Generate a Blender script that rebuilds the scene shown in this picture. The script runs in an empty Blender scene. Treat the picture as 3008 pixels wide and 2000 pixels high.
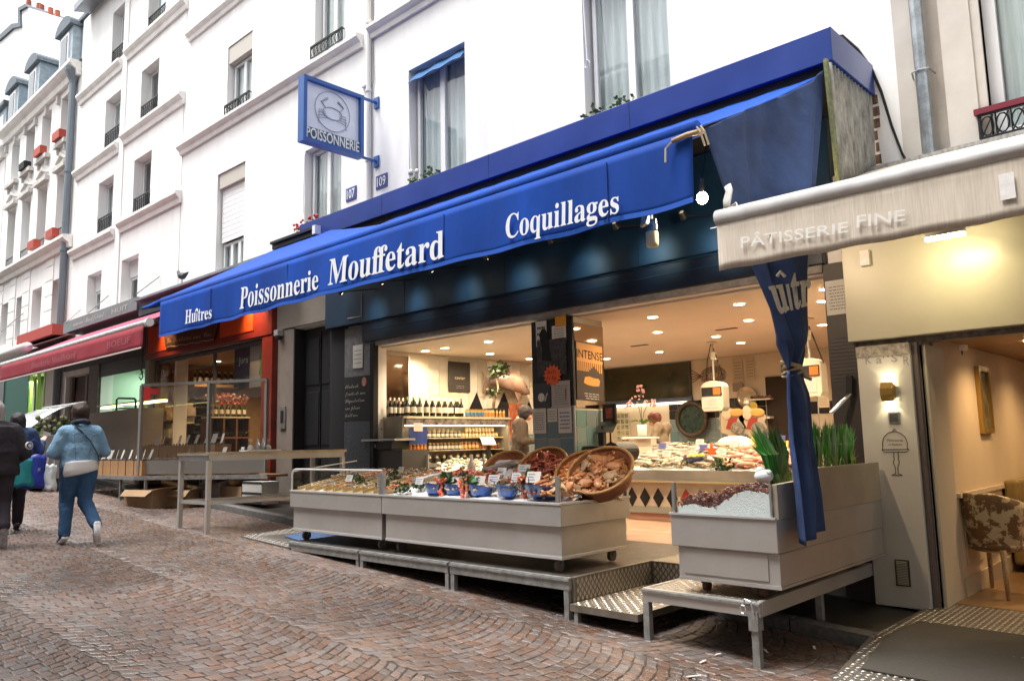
import bpy, bmesh, math, random
import numpy as np
from mathutils import Vector, Matrix, Euler
random.seed(7); RN = random.random
def RU(a, b): return a + (b - a) * RN()
sc = bpy.context.scene
COL = sc.collection
R = math.radians
# ---------------- camera ----------------
CAMP = np.array([0.0, -7.5, 1.6]); FPX, IW, IH = 2315.35, 3008, 2000
_y, _p, _r = R(43.4204), R(7.3569), R(-1.2007)
_F = np.array([-math.sin(_y) * math.cos(_p), math.cos(_y) * math.cos(_p), math.sin(_p)])
_r0 = np.array([math.cos(_y), math.sin(_y), 0.0]); _u0 = np.cross(_r0, _F)
_X = _r0 * math.cos(_r) + _u0 * math.sin(_r); _U = -_r0 * math.sin(_r) + _u0 * math.cos(_r)
cd = bpy.data.cameras.new('camera'); cam = bpy.data.objects.new('camera', cd); COL.objects.link(cam)
cd.sensor_width = 36; cd.lens = 36 * FPX / IW; cd.clip_end = 500; cd.clip_start = 0.05
cam.matrix_world = Matrix(((_X[0], _U[0], -_F[0], CAMP[0]), (_X[1], _U[1], -_F[1], CAMP[1]), (_X[2], _U[2], -_F[2], CAMP[2]), (0, 0, 0, 1)))
sc.camera = cam
# ---------------- sky, sun, exposure ----------------
SUN_EL, SUN_AZ = 68, 212      # azimuth clockwise from +y: behind the camera, a little to the left
world = bpy.data.worlds.new('World'); sc.world = world; world.use_nodes = True
wt = world.node_tree; wt.nodes.clear()
sky = wt.nodes.new('ShaderNodeTexSky'); sky.sky_type = 'NISHITA'; sky.sun_disc = False
sky.sun_elevation = R(SUN_EL); sky.sun_rotation = R(SUN_AZ); sky.dust_density = 4.0; sky.air_density = 1.2
hs = wt.nodes.new('ShaderNodeHueSaturation'); hs.inputs['Saturation'].default_value = 0.06
bgn = wt.nodes.new('ShaderNodeBackground'); bgn.inputs['Strength'].default_value = 0.125
won = wt.nodes.new('ShaderNodeOutputWorld')
wt.links.new(sky.outputs[0], hs.inputs['Color']); wt.links.new(hs.outputs[0], bgn.inputs['Color']); wt.links.new(bgn.outputs[0], won.inputs['Surface'])
sl = bpy.data.lights.new('sun', 'SUN'); sl.energy = 1.5; sl.angle = R(22); sl.color = (1, .97, .93)
so = bpy.data.objects.new('sun', sl); COL.objects.link(so)
sd = Vector((math.sin(R(SUN_AZ)) * math.cos(R(SUN_EL)), math.cos(R(SUN_AZ)) * math.cos(R(SUN_EL)), math.sin(R(SUN_EL))))
so.rotation_euler = sd.to_track_quat('Z', 'Y').to_euler(); so.location = (0, -6, 20)
sc.view_settings.view_transform = 'Standard'; sc.view_settings.look = 'None'
sc.view_settings.exposure = 1.5; sc.view_settings.gamma = 1; sc.view_settings.use_curve_mapping = False
LAMP = 0.56                    # common factor of every electric lamp
try:
    sc.cycles.use_denoising = True; sc.cycles.max_bounces = 8; sc.cycles.diffuse_bounces = 4; sc.cycles.glossy_bounces = 4
    sc.cycles.transparent_max_bounces = 16; sc.cycles.transmission_bounces = 4; sc.cycles.use_light_tree = True
    sc.cycles.caustics_reflective = False; sc.cycles.caustics_refractive = False; sc.cycles.sample_clamp_indirect = 6
except Exception: pass
# ---------------- where things stand (a point of the photograph on a known real plane) ----------------
def ray(px, py): return (px - IW / 2) / FPX * _X - (py - IH / 2) / FPX * _U + _F
def on(axis, px, py, val):
    v = ray(px, py); t = (val - CAMP[axis]) / v[axis]; q = CAMP + t * v
    return (float(q[0]), float(q[1]), float(q[2]))
def ax(px, py, x): return on(0, px, py, x)
def ay(px, py, y=0.0): return on(1, px, py, y)
def az(px, py, z): return on(2, px, py, z)
GA, GB = .03 - .0556 * 2.71, -.0556
def gz(x): return GA + GB * x
def G(px, py):
    v = ray(px, py); t = (GA + GB * CAMP[0] - CAMP[2]) / (v[2] - GB * v[0]); q = CAMP + t * v
    return (float(q[0]), float(q[1]), float(q[2]))
def zc(x0, y0, s): return lambda a, b: (x0 + a / s, y0 + b / s)
# ---------------- mesh builder ----------------
OFF = {}
def woff(o):
    p = Vector((0, 0, 0))
    while o is not None: p = p + o.location; o = o.parent
    return p
class MB:
    def __init__(s): s.v = []; s.f = []
    def add(s, v, f):
        n = len(s.v); s.v += [tuple(p) for p in v]; s.f += [tuple(i + n for i in q) for q in f]; return s
    def box(s, x0, x1, y0, y1, z0, z1):
        return s.add([(x0, y0, z0), (x1, y0, z0), (x1, y1, z0), (x0, y1, z0), (x0, y0, z1), (x1, y0, z1), (x1, y1, z1), (x0, y1, z1)],
                     [(0, 3, 2, 1), (4, 5, 6, 7), (0, 1, 5, 4), (1, 2, 6, 5), (2, 3, 7, 6), (3, 0, 4, 7)])
    def obox(s, c, a, b, d):
        c, a, b, d = Vector(c), Vector(a), Vector(b), Vector(d)
        v = [c - a - b - d, c + a - b - d, c + a + b - d, c - a + b - d, c - a - b + d, c + a - b + d, c + a + b + d, c - a + b + d]
        return s.add(v, [(0, 3, 2, 1), (4, 5, 6, 7), (0, 1, 5, 4), (1, 2, 6, 5), (2, 3, 7, 6), (3, 0, 4, 7)])
    def bar(s, p0, p1, w, h=None, up=(0, 0, 1)):
        p0, p1 = Vector(p0), Vector(p1); d = p1 - p0; h = h or w; up = Vector(up)
        if abs(d.normalized().dot(up)) > .98: up = Vector((0, 1, 0))
        a = d.cross(up).normalized() * (w / 2); b = a.cross(d).normalized() * (h / 2)
        return s.obox((p0 + p1) / 2, d / 2, a, b)
    def ring(s, c, a, b, n): return [c + a * math.cos(2 * math.pi * i / n) + b * math.sin(2 * math.pi * i / n) for i in range(n)]
    def tube(s, pts, r, n=8, cap=True, flat=1.0):
        pts = [Vector(p) for p in pts]; k = len(pts); rs = r if isinstance(r, (list, tuple)) else [r] * k
        vs = []; fs = []; pa = None
        for i, p in enumerate(pts):
            d = (pts[min(i + 1, k - 1)] - pts[max(i - 1, 0)])
            d = d.normalized() if d.length > 1e-9 else Vector((0, 0, 1))
            if pa is None:
                up = Vector((0, 0, 1)) if abs(d.z) < .9 else Vector((0, 1, 0)); pa = d.cross(up).normalized()
            else:
                pa = (pa - d * pa.dot(d)); pa = pa.normalized() if pa.length > 1e-6 else d.orthogonal().normalized()
            b = d.cross(pa).normalized()
            vs += s.ring(p, pa * rs[i], b * rs[i] * flat, n)
        for i in range(k - 1):
            for j in range(n):
                a = i * n + j; b = i * n + (j + 1) % n; fs.append((a, b, b + n, a + n))
        if cap: fs.append(tuple(range(n - 1, -1, -1))); fs.append(tuple((k - 1) * n + j for j in range(n)))
        return s.add(vs, fs)
    def cyl(s, p0, p1, r0, r1=None, n=12, cap=True): return s.tube([p0, p1], [r0, r0 if r1 is None else r1], n, cap)
    def ell(s, c, rx, ry, rz, n=12, m=8, rot=None):
        c = Vector(c); vs = [Vector((0, 0, rz))]; fs = []
        for i in range(1, m):
            t = math.pi * i / m
            for j in range(n):
                q = 2 * math.pi * j / n; vs.append(Vector((rx * math.sin(t) * math.cos(q), ry * math.sin(t) * math.sin(q), rz * math.cos(t))))
        vs.append(Vector((0, 0, -rz)))
        if rot is not None: vs = [rot @ p for p in vs]
        vs = [p + c for p in vs]
        for j in range(n): fs.append((0, 1 + j, 1 + (j + 1) % n))
        for i in range(m - 2):
            for j in range(n):
                a = 1 + i * n + j; b = 1 + i * n + (j + 1) % n; fs.append((a, a + n, b + n, b))
        l = len(vs) - 1; o = 1 + (m - 2) * n
        for j in range(n): fs.append((l, o + (j + 1) % n, o + j))
        return s.add(vs, fs)
    def lathe(s, prof, c=(0, 0, 0), n=14, rot=None):
        c = Vector(c); vs = []; fs = []
        for r, z in prof:
            for j in range(n):
                q = 2 * math.pi * j / n; p = Vector((r * math.cos(q), r * math.sin(q), z)); vs.append(c + (rot @ p if rot is not None else p))
        for i in range(len(prof) - 1):
            for j in range(n):
                a = i * n + j; b = i * n + (j + 1) % n; fs.append((a, b, b + n, a + n))
        return s.add(vs, fs)
    def prism(s, poly, a0, a1, axis=1):
        # poly in the plane across `axis`, pushed from a0 to a1
        def P(q, a): return (a, q[0], q[1]) if axis == 0 else ((q[0], a, q[1]) if axis == 1 else (q[0], q[1], a))
        n = len(poly)
        return s.add([P(q, a0) for q in poly] + [P(q, a1) for q in poly],
                     [tuple(range(n)), tuple(range(2 * n - 1, n - 1, -1))] + [(i, i + n, (i + 1) % n + n, (i + 1) % n) for i in range(n)])
    def quad(s, *p): return s.add(p, [tuple(range(len(p)))])
    def slab(s, pts, t):
        # horizontal-ish polygon with thickness t downwards
        n = len(pts); lo = [(p[0], p[1], p[2] - t) for p in pts]
        return s.add(list(pts) + lo, [tuple(range(n)), tuple(range(2 * n - 1, n - 1, -1))] + [(i, (i + 1) % n, (i + 1) % n + n, i + n) for i in range(n)])
    def cap(s, p0, p1, r0, r1, n=10):
        s.cyl(p0, p1, r0, r1, n); s.ell(p0, r0, r0, r0, n, 6); return s.ell(p1, r1, r1, r1, n, 6)
    def grid(s, fn, nu, nv):
        vs = [fn(i / nu, j / nv) for j in range(nv + 1) for i in range(nu + 1)]
        return s.add(vs, [(j * (nu + 1) + i, j * (nu + 1) + i + 1, (j + 1) * (nu + 1) + i + 1, (j + 1) * (nu + 1) + i) for j in range(nv) for i in range(nu)])
    def mesh(s, name, mat, smooth=False, off=None):
        me = bpy.data.meshes.new(name)
        v = s.v if off is None else [(p[0] - off[0], p[1] - off[1], p[2] - off[2]) for p in s.v]
        me.from_pydata(v, [], s.f)
        if smooth: me.polygons.foreach_set('use_smooth', [True] * len(me.polygons))
        if mat: me.materials.append(mat)
        me.update(); return me
    def build(s, name, mat, parent=None, smooth=False, local=False, bevel=0, kind=None, remesh=0, sm_it=6, solid=0):
        off = None if (local or parent is None) else woff(parent)
        o = bpy.data.objects.new(name, s.mesh(name, mat, smooth, off)); COL.objects.link(o)
        if parent is not None: o.parent = parent
        if remesh:
            m = o.modifiers.new('r', 'REMESH'); m.mode = 'VOXEL'; m.voxel_size = remesh; m.use_smooth_shade = True
            m = o.modifiers.new('s', 'SMOOTH'); m.factor = .5; m.iterations = sm_it
        if solid: m = o.modifiers.new('t', 'SOLIDIFY'); m.thickness = solid; m.offset = 0
        if bevel:
            m = o.modifiers.new('b', 'BEVEL'); m.width = bevel; m.segments = 2; m.limit_method = 'ANGLE'
        if kind: o['kind'] = kind
        return o
def thing(name, label, cat, loc=(0, 0, 0), group=None, rotz=0):
    o = bpy.data.objects.new(name, None); COL.objects.link(o); o.location = loc; o.rotation_euler = (0, 0, rotz)
    o.empty_display_size = .1; tag(o, label, cat, group); return o
def tag(o, label, cat, group=None):
    o['label'] = label; o['category'] = cat
    if group: o['group'] = group
    return o
def kids(o): return [c for c in COL.objects if c.parent is o]
_kids = {}
def copy_tree(o, loc, rotz=0, label=None, group=None, tree=None):
    # tree: list of (object, parent index) made once by snapshot()
    new = []
    for ob, pi in tree:
        c = ob.copy(); COL.objects.link(c)
        if pi is not None: c.parent = new[pi]
        new.append(c)
    r = new[0]; r.location = loc
    if not isinstance(rotz, (int, float)): r.rotation_euler = rotz
    else: r.rotation_euler = (0, 0, rotz)
    if label: r['label'] = label
    if group: r['group'] = group
    return r
def snapshot(o):
    lst = [(o, None)]; i = 0
    while i < len(lst):
        for c in COL.objects:
            if c.parent is lst[i][0]: lst.append((c, i))
        i += 1
    return lst
# ---------------- materials ----------------
MATS = {}
def M(name, col, rough=.6, metal=0, var=0.0, scale=8, bump=0, bscale=None, spec=.5, emit=None, es=1, col2=None, coat=0, stretch=None, sheen=0, island=0):
    if name in MATS: return MATS[name]
    m = bpy.data.materials.new(name); m.use_nodes = True; nt = m.node_tree; N = nt.nodes; L = nt.links
    b = N['Principled BSDF']; b.inputs['Base Color'].default_value = (*col, 1); b.inputs['Roughness'].default_value = rough
    b.inputs['Metallic'].default_value = metal; b.inputs['Specular IOR Level'].default_value = spec
    if coat: b.inputs['Coat Weight'].default_value = coat; b.inputs['Coat Roughness'].default_value = .1
    if sheen: b.inputs['Sheen Weight'].default_value = sheen
    if emit: b.inputs['Emission Color'].default_value = (*emit, 1); b.inputs['Emission Strength'].default_value = es
    if var or bump or col2:
        tc = N.new('ShaderNodeTexCoord'); mp = N.new('ShaderNodeMapping'); L.new(tc.outputs['Object'], mp.inputs[0])
        if stretch: mp.inputs['Scale'].default_value = stretch
        no = N.new('ShaderNodeTexNoise'); no.inputs['Scale'].default_value = scale; no.inputs['Detail'].default_value = 6; no.inputs['Roughness'].default_value = .62
        L.new(mp.outputs[0], no.inputs['Vector'])
        if var or col2:
            c2 = col2 or tuple(max(0, c * (1 - var)) for c in col); c1 = col if col2 else tuple(min(1, c * (1 + var * .6)) for c in col)
            rp = N.new('ShaderNodeValToRGB'); rp.color_ramp.elements[0].position = .36; rp.color_ramp.elements[1].position = .66
            rp.color_ramp.elements[0].color = (*c2, 1); rp.color_ramp.elements[1].color = (*c1, 1)
            L.new(no.outputs['Fac'], rp.inputs[0]); out = rp.outputs[0]
            if island:
                ge = N.new('ShaderNodeNewGeometry'); oi = N.new('ShaderNodeObjectInfo'); ad = N.new('ShaderNodeMath'); ad.operation = 'ADD'
                L.new(ge.outputs['Random Per Island'], ad.inputs[0]); L.new(oi.outputs['Random'], ad.inputs[1])
                fr = N.new('ShaderNodeMath'); fr.operation = 'FRACT'; L.new(ad.outputs[0], fr.inputs[0])
                hv = N.new('ShaderNodeHueSaturation'); mr = N.new('ShaderNodeMapRange'); mr.inputs['To Min'].default_value = 1 - island; mr.inputs['To Max'].default_value = 1 + island
                L.new(fr.outputs[0], mr.inputs[0]); L.new(mr.outputs[0], hv.inputs['Value']); L.new(out, hv.inputs['Color'])
                wn = N.new('ShaderNodeTexWhiteNoise'); wn.noise_dimensions = '1D'; L.new(fr.outputs[0], wn.inputs['W'])
                m2 = N.new('ShaderNodeMapRange'); m2.inputs['To Min'].default_value = .45; m2.inputs['To Max'].default_value = 1.25
                L.new(wn.outputs['Value'], m2.inputs[0]); L.new(m2.outputs[0], hv.inputs['Saturation']); out = hv.outputs[0]
            L.new(out, b.inputs['Base Color'])
            if not metal and rough < .9:
                mr = N.new('ShaderNodeMapRange'); mr.inputs['To Min'].default_value = max(.03, rough - .12); mr.inputs['To Max'].default_value = min(1, rough + .12)
                L.new(no.outputs['Fac'], mr.inputs[0]); L.new(mr.outputs[0], b.inputs['Roughness'])
        if bump:
            n2 = N.new('ShaderNodeTexNoise'); n2.inputs['Scale'].default_value = bscale or scale * 4; n2.inputs['Detail'].default_value = 4
            L.new(mp.outputs[0], n2.inputs['Vector'])
            bp = N.new('ShaderNodeBump'); bp.inputs['Strength'].default_value = bump; bp.inputs['Distance'].default_value = .02
            L.new(n2.outputs['Fac'], bp.inputs['Height']); L.new(bp.outputs[0], b.inputs['Normal'])
    MATS[name] = m; return m
def glass(name, tint=(.93, .96, .95), refl=.9, rough=.02, base=.04):
    if name in MATS: return MATS[name]
    m = bpy.data.materials.new(name); m.use_nodes = True; nt = m.node_tree; nt.nodes.clear(); N = nt.nodes; L = nt.links
    o = N.new('ShaderNodeOutputMaterial'); t = N.new('ShaderNodeBsdfTransparent'); t.inputs[0].default_value = (*tint, 1)
    g = N.new('ShaderNodeBsdfGlossy'); g.inputs['Roughness'].default_value = rough; g.inputs[0].default_value = (refl, refl, refl, 1)
    lw = N.new('ShaderNodeFresnel'); lw.inputs[0].default_value = 1.45; mm = N.new('ShaderNodeMath'); mm.operation = 'ADD'; mm.inputs[1].default_value = base; mm.use_clamp = True; ge = N.new('ShaderNodeNewGeometry'); fm = N.new('ShaderNodeMath'); fm.operation = 'SUBTRACT'; fm.inputs[0].default_value = 1; m3 = N.new('ShaderNodeMath'); m3.operation = 'MULTIPLY'; L.new(ge.outputs['Backfacing'], fm.inputs[1]); L.new(mm.outputs[0], m3.inputs[0]); L.new(fm.outputs[0], m3.inputs[1])
    mx = N.new('ShaderNodeMixShader'); L.new(lw.outputs[0], mm.inputs[0]); L.new(m3.outputs[0], mx.inputs[0]); L.new(t.outputs[0], mx.inputs[1]); L.new(g.outputs[0], mx.inputs[2]); L.new(mx.outputs[0], o.inputs[0])
    MATS[name] = m; return m
def emi(name, col, s):
    return M(name, (.8, .8, .8), emit=col, es=s)
WALLW = M('white_render', (.82, .81, .80), .92, var=.07, scale=1.1, stretch=(3, 3, .5), bump=.15, bscale=60)
WALLG = M('grey_render', (.50, .49, .47), .9, var=.2, scale=2, bump=.1, bscale=40)
WALLB = M('beige_render', (.46, .41, .36), .9, var=.12, scale=2.5, bump=.12, bscale=50)
STONE = M('stone_trim', (.55, .53, .50), .9, var=.15, scale=3, bump=.15, bscale=30)
CORN = M('cornice_stone', (.80, .78, .75), .9, var=.1, scale=3, bump=.15, bscale=30)
PVC = M('white_frame_paint', (.78, .78, .79), .4)
DARKV = M('dark_void', (.03, .03, .035), .9)
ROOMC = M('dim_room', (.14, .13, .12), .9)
CURT = M('net_curtain', (.72, .71, .68), .95, var=.12, scale=3, stretch=(14, 14, .6))
GLS = glass('window_glass', (.90, .94, .95), base=.04)
GLD = glass('display_glass', (.96, .98, .97), base=.02)
IRON = M('black_ironwork', (.015, .015, .018), .45, metal=.3)
ZINC = M('zinc', (.28, .31, .34), .45, metal=.6, var=.25, scale=4)
SLATE = M('slate', (.12, .15, .18), .6, var=.3, scale=10)
BLUEP = M('blue_panel_paint', (.008, .038, .23), .33, var=.12, scale=1.5, coat=.3)
BLUEF = M('blue_awning_canvas', (.003, .060, .37), .75, var=.24, scale=1.6, bump=.35, bscale=7, stretch=(1, 1, .35), spec=.25)
BLUEC = M('faded_blue_canvas', (.026, .056, .16), .85, var=.35, scale=3, bump=.6, bscale=9)
NAVY = M('navy_signboard', (.006, .030, .065), .42, var=.3, scale=2)
NAVYD = M('navy_shutter_box', (.004, .01, .025), .4, var=.3, scale=3)
LETW = M('white_lettering', (.80, .83, .85), .7, var=.05, scale=20)
STEEL = M('stainless_steel', (.42, .42, .42), .34, metal=.85, var=.12, scale=5, stretch=(1, 1, .15))
STEELL = M('light_painted_steel', (.50, .48, .455), .38, metal=.6, var=.09, scale=2.2, bump=.03, bscale=4)
GALV = M('galvanised_steel', (.33, .33, .32), .5, metal=.6, var=.3, scale=14)
ALU = M('anodised_aluminium', (.45, .45, .46), .35, metal=.8)
BLACK = M('black_plastic', (.012, .012, .013), .45)
BLACKM = M('black_matt', (.01, .01, .011), .85)
WHITEP = M('white_plastic', (.75, .74, .70), .4)
PAPER = M('white_paper', (.62, .60, .55), .85, var=.05, scale=10)
WOODB = M('brown_wood', (.16, .075, .03), .5, var=.4, scale=6, stretch=(1, 1, 8))
WOODL = M('pale_wood', (.42, .29, .16), .6, var=.25, scale=6, stretch=(1, 8, 8))
CARD = M('cardboard', (.30, .19, .10), .85, var=.15, scale=8)
ICE = M('crushed_ice', (.86, .88, .90), .4, var=.06, scale=30, bump=.5, bscale=140)
GREEN = M('parsley_green', (.03, .09, .018), .7, var=.5, scale=30, island=.3)
PINK = M('cooked_pink', (.52, .17, .10), .45, var=.35, scale=40, island=.3)
# ================= GROUND =================
ROADM = M('road_bedding', (.075, .058, .047), .6, var=.4, scale=14, bump=.4, bscale=90)
SETTM = M('porphyry_setts', (.180, .112, .084), .30, var=.38, scale=26, bump=.22, bscale=110, col2=(.130, .098, .083), island=.2)
ASPH = M('damp_asphalt', (.040, .034, .028), .4, var=.4, scale=3, bump=.4, bscale=120)
KERBM = M('granite_kerb', (.16, .155, .15), .55, var=.3, scale=22, bump=.3, bscale=80)
b = MB(); b.quad((-70, -60, gz(-70) - .03), (30, -60, gz(30) - .03), (30, 40, gz(30) - .03), (-70, 40, gz(-70) - .03)); b.build('ground', ROADM, kind='structure')
b = MB(); b.quad((-45, -9.6, gz(-45) - .010), (8, -9.6, gz(8) - .010), (8, -1.16, gz(8) - .010), (-45, -1.16, gz(-45) - .010))
road = b.build('road', ROADM, kind='structure')
_nt = SETTM.node_tree; _N = _nt.nodes; _b = _N['Principled BSDF']; _src = _b.inputs['Base Color'].links[0].from_socket
_g = _N.new('ShaderNodeNewGeometry'); _n = _N.new('ShaderNodeTexNoise'); _n.inputs['Scale'].default_value = .55; _n.inputs['Detail'].default_value = 5; _nt.links.new(_g.outputs['Position'], _n.inputs['Vector'])
_m = _N.new('ShaderNodeMapRange'); _m.inputs['From Min'].default_value = .38; _m.inputs['From Max'].default_value = .62; _m.inputs['To Min'].default_value = .76; _m.inputs['To Max'].default_value = 1.12; _nt.links.new(_n.outputs['Fac'], _m.inputs[0])
_h = _N.new('ShaderNodeHueSaturation'); _nt.links.new(_m.outputs[0], _h.inputs['Value']); _nt.links.new(_src, _h.inputs['Color']); _nt.links.new(_h.outputs[0], _b.inputs['Base Color'])
_r = _N.new('ShaderNodeMapRange'); _r.inputs['From Min'].default_value = .38; _r.inputs['From Max'].default_value = .62; _r.inputs['To Min'].default_value = .20; _r.inputs['To Max'].default_value = .46; _nt.links.new(_n.outputs['Fac'], _r.inputs[0]); _nt.links.new(_r.outputs[0], _b.inputs['Roughness'])
# setts laid in segmental arcs, each its own block
setts = []
CW, RS, NU = 1.42, .098, 15
rs = random.Random(3)
for c in range(0, 7):
    yc = -1.18 - (c + .5) * CW
    for r in range(-440, 60):
        for i in range(NU):
            u0 = i / NU - .5; u1 = (i + 1) / NU - .5
            if r % 2: u0 += .25 / NU; u1 += .25 / NU
            def pt(u, q):
                uu = max(-.5, min(.5, u)); return ((q + (c % 2) * .5) * RS + .26 * (1 - 4 * uu * uu), yc + uu * CW)
            q = [pt(u0, r), pt(u1, r), pt(u1, r + 1), pt(u0, r + 1)]
            mx = sum(p[0] for p in q) / 4; my = sum(p[1] for p in q) / 4
            if mx > 3.2 or my < -9.5 or mx < -36: continue
            dx, dy = mx, my + 7.5; dep = -dx * .6868 + dy * .7269
            if mx < -24 and my < -5: continue
            k = .95 - rs.random() * .05; h = rs.uniform(-.002, .002); tx = rs.uniform(-.03, .03); ty = rs.uniform(-.03, .03)
            pts = []
            for p in q:
                x = mx + (p[0] - mx) * k + rs.uniform(-.008, .008); y = my + (p[1] - my) * k + rs.uniform(-.008, .008)
                pts.append((x, y))
            setts.append((dep, mx, my, pts, h, tx, ty))
def sett_geo(s, off=(0, 0, 0)):
    dep, mx, my, pts, h, tx, ty = s; n = []; m = gz(mx)
    for p in pts: n.append((p[0] - off[0], p[1] - off[1], gz(p[0]) - .019 - off[2]))
    for p in pts:
        x = mx + (p[0] - mx) * .97; y = my + (p[1] - my) * .97
        n.append((x - off[0], y - off[1], gz(x) - .004 + h * .6 - off[2]))
    for p in pts:
        x = mx + (p[0] - mx) * .80; y = my + (p[1] - my) * .80
        n.append((x - off[0], y - off[1], gz(x) + h + (x - mx) * tx + (y - my) * ty - off[2]))
    f = [(8, 9, 10, 11)]
    for a in range(4):
        bb = (a + 1) % 4; f += [(a, bb, bb + 4, a + 4), (a + 4, bb + 4, bb + 8, a + 8)]
    return n, f
def inview(s):
    d = np.array([s[1], s[2], gz(s[1])]) - CAMP; w = d @ _F
    if w < .5: return False
    px = IW / 2 + FPX * (d @ _X) / w; py = IH / 2 - FPX * (d @ _U) / w
    return -30 < px < IW + 30 and py < IH + 40 and not (px > 2420 and py > 1880)
vis = sorted([s for s in setts if inview(s)], key=lambda s: s[0]); near = vis[:300]; ids = set(id(s) for s in near)
for s in near:
    off = (s[1], s[2], gz(s[1])); v, f = sett_geo(s, off); me = bpy.data.meshes.new('sett'); me.from_pydata(v, [], f); me.materials.append(SETTM)
    o = bpy.data.objects.new('sett', me); COL.objects.link(o); o.location = off; o.parent = road
b = MB()
for s in setts:
    if id(s) in ids: continue
    v, f = sett_geo(s); b.add(v, f)
b.build('setts', SETTM, road, kind='stuff')
# pavement along the shops with a kerb of granite blocks
b = MB()
def pz(x): return gz(x) + .085
b.slab([(-45, -1.02, pz(-45)), (6, -1.02, pz(6)), (6, .02, pz(6)), (-45, .02, pz(-45))], .2)
pave = b.build('pavement', ASPH, kind='structure')
xk = -36.0
while xk < 3:
    b = MB(); l = RU(.9, 1.15); b.slab([(xk + .006, -1.15, pz(xk) - .004), (xk + l - .006, -1.15, pz(xk + l) - .004), (xk + l - .006, -1.024, pz(xk + l) + .004), (xk + .006, -1.024, pz(xk) + .004)], .22)
    b.build('kerb_stone', KERBM, pave); xk += l
# litter and wet scraps on the road under the platform
for px, py, s in ((2065, 1947, .03), (2110, 1925, .02), (2250, 1915, .03), (2392, 1905, .025), (2040, 1990, .045)):
    p = G(px, py); b = MB(); a = RU(0, 3)
    b.obox((p[0], p[1], p[2] + .012), (s * math.cos(a), s * math.sin(a), .004), (-.008 * math.sin(a), .008 * math.cos(a), 0), (0, 0, .003))
    tag(b.build('paper_scrap', PAPER), 'small wet pale scrap lying on the setts by the platform leg', 'litter', 'wet scraps on the setts')

# ================= BUILDINGS =================
def wall(b, x0, x1, z0, z1, holes, y=0.0, depth=.22):
    xs = sorted(set([x0, x1] + [h[0] for h in holes] + [h[1] for h in holes])); zs = sorted(set([z0, z1] + [h[2] for h in holes] + [h[3] for h in holes]))
    xs = [x for x in xs if x0 <= x <= x1]; zs = [z for z in zs if z0 <= z <= z1]
    for i in range(len(xs) - 1):
        for j in range(len(zs) - 1):
            cx = (xs[i] + xs[i + 1]) / 2; cz = (zs[j] + zs[j + 1]) / 2
            if any(h[0] < cx < h[1] and h[2] < cz < h[3] for h in holes): continue
            b.quad((xs[i], y, zs[j]), (xs[i + 1], y, zs[j]), (xs[i + 1], y, zs[j + 1]), (xs[i], y, zs[j + 1]))
    for a, c, e, f in holes:
        y1 = y + depth
        b.quad((a, y, e), (a, y, f), (a, y1, f), (a, y1, e)); b.quad((c, y, f), (c, y, e), (c, y1, e), (c, y1, f))
        b.quad((a, y, f), (c, y, f), (c, y1, f), (a, y1, f)); b.quad((a, y, e), (a, y1, e), (c, y1, e), (c, y, e))
def cornice(par, x0, x1, z, h=.26, d=.16, m=None):
    b = MB(); b.prism([(-.002, z - h), (-d * .35, z - h), (-d * .45, z - h * .6), (-d * .75, z - h * .45), (-d, z - h * .25), (-d, z), (-.002, z + .03)], x0, x1, axis=0)
    return b.build('cornice', m or CORN, par)
def window(par, x0, x1, z0, z1, y=.17, curtain=True, panes=2, name='window', fr=.055, open_=False):
    b = MB(); f = fr
    b.box(x0, x0 + f, y - .03, y + .03, z0, z1).box(x1 - f, x1, y - .03, y + .03, z0, z1).box(x0 + f, x1 - f, y - .03, y + .03, z1 - f, z1).box(x0 + f, x1 - f, y - .03, y + .03, z0, z0 + f)
    w = b.build(name, PVC, par)
    xs = [x0 + f + (x1 - x0 - 2 * f) * i / panes for i in range(panes + 1)]
    if panes > 1:
        for x in xs[1:-1]: MB().box(x - f * .9, x + f * .9, y - .038, y + .025, z0 + f, z1 - f).build('mullion', PVC, w)
    for i in range(panes):
        a = xs[i] + (f * .9 if i else 0); c = xs[i + 1] - (f * .9 if i < panes - 1 else 0)
        MB().box(a, c, y - .006, y + .004, z0 + f, z1 - f).build('pane', GLS, w)
    if curtain:
        b = MB(); n = max(8, int((x1 - x0) * 14))
        b.grid(lambda u, v: (x0 + .03 + u * (x1 - x0 - .06), y + .06 + .02 * math.sin(u * n * 3.1) + .008 * math.sin(u * 37 + 2), z0 + .03 + v * (z1 - z0 - .05)), n * 3, 1)
        b.build('curtain', CURT, w, smooth=True)
    return w
def railing(par, x0, x1, z, h=.24, y=-.05, fancy=True, m=None, top=None):
    b = MB(); b.box(x0, x1, y - .015, y + .015, z + h - .03, z + h); b.box(x0, x1, y - .008, y + .008, z, z + .015)
    n = max(4, int((x1 - x0) / .11))
    for i in range(n):
        c = x0 + (i + .5) * (x1 - x0) / n; r = (x1 - x0) / n * .42
        if fancy:
            b.tube([(c + r * math.cos(t), y, z + h * .45 + h * .36 * math.sin(t)) for t in [k * math.pi / 5 for k in range(11)]], .007, 4)
            b.tube([(c - r, y, z + .01), (c, y, z + h * .45), (c + r, y, z + h - .04)], .006, 4)
        b.cyl((c - r, y, z), (c - r, y, z + h), .006, n=4)
    for x in (x0, x1): b.bar((x, y, z + h - .02), (x, .1, z + h - .02), .018); b.bar((x, y, z), (x, y, z + h), .018)
    return b.build('railing', m or IRON, par)
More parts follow.
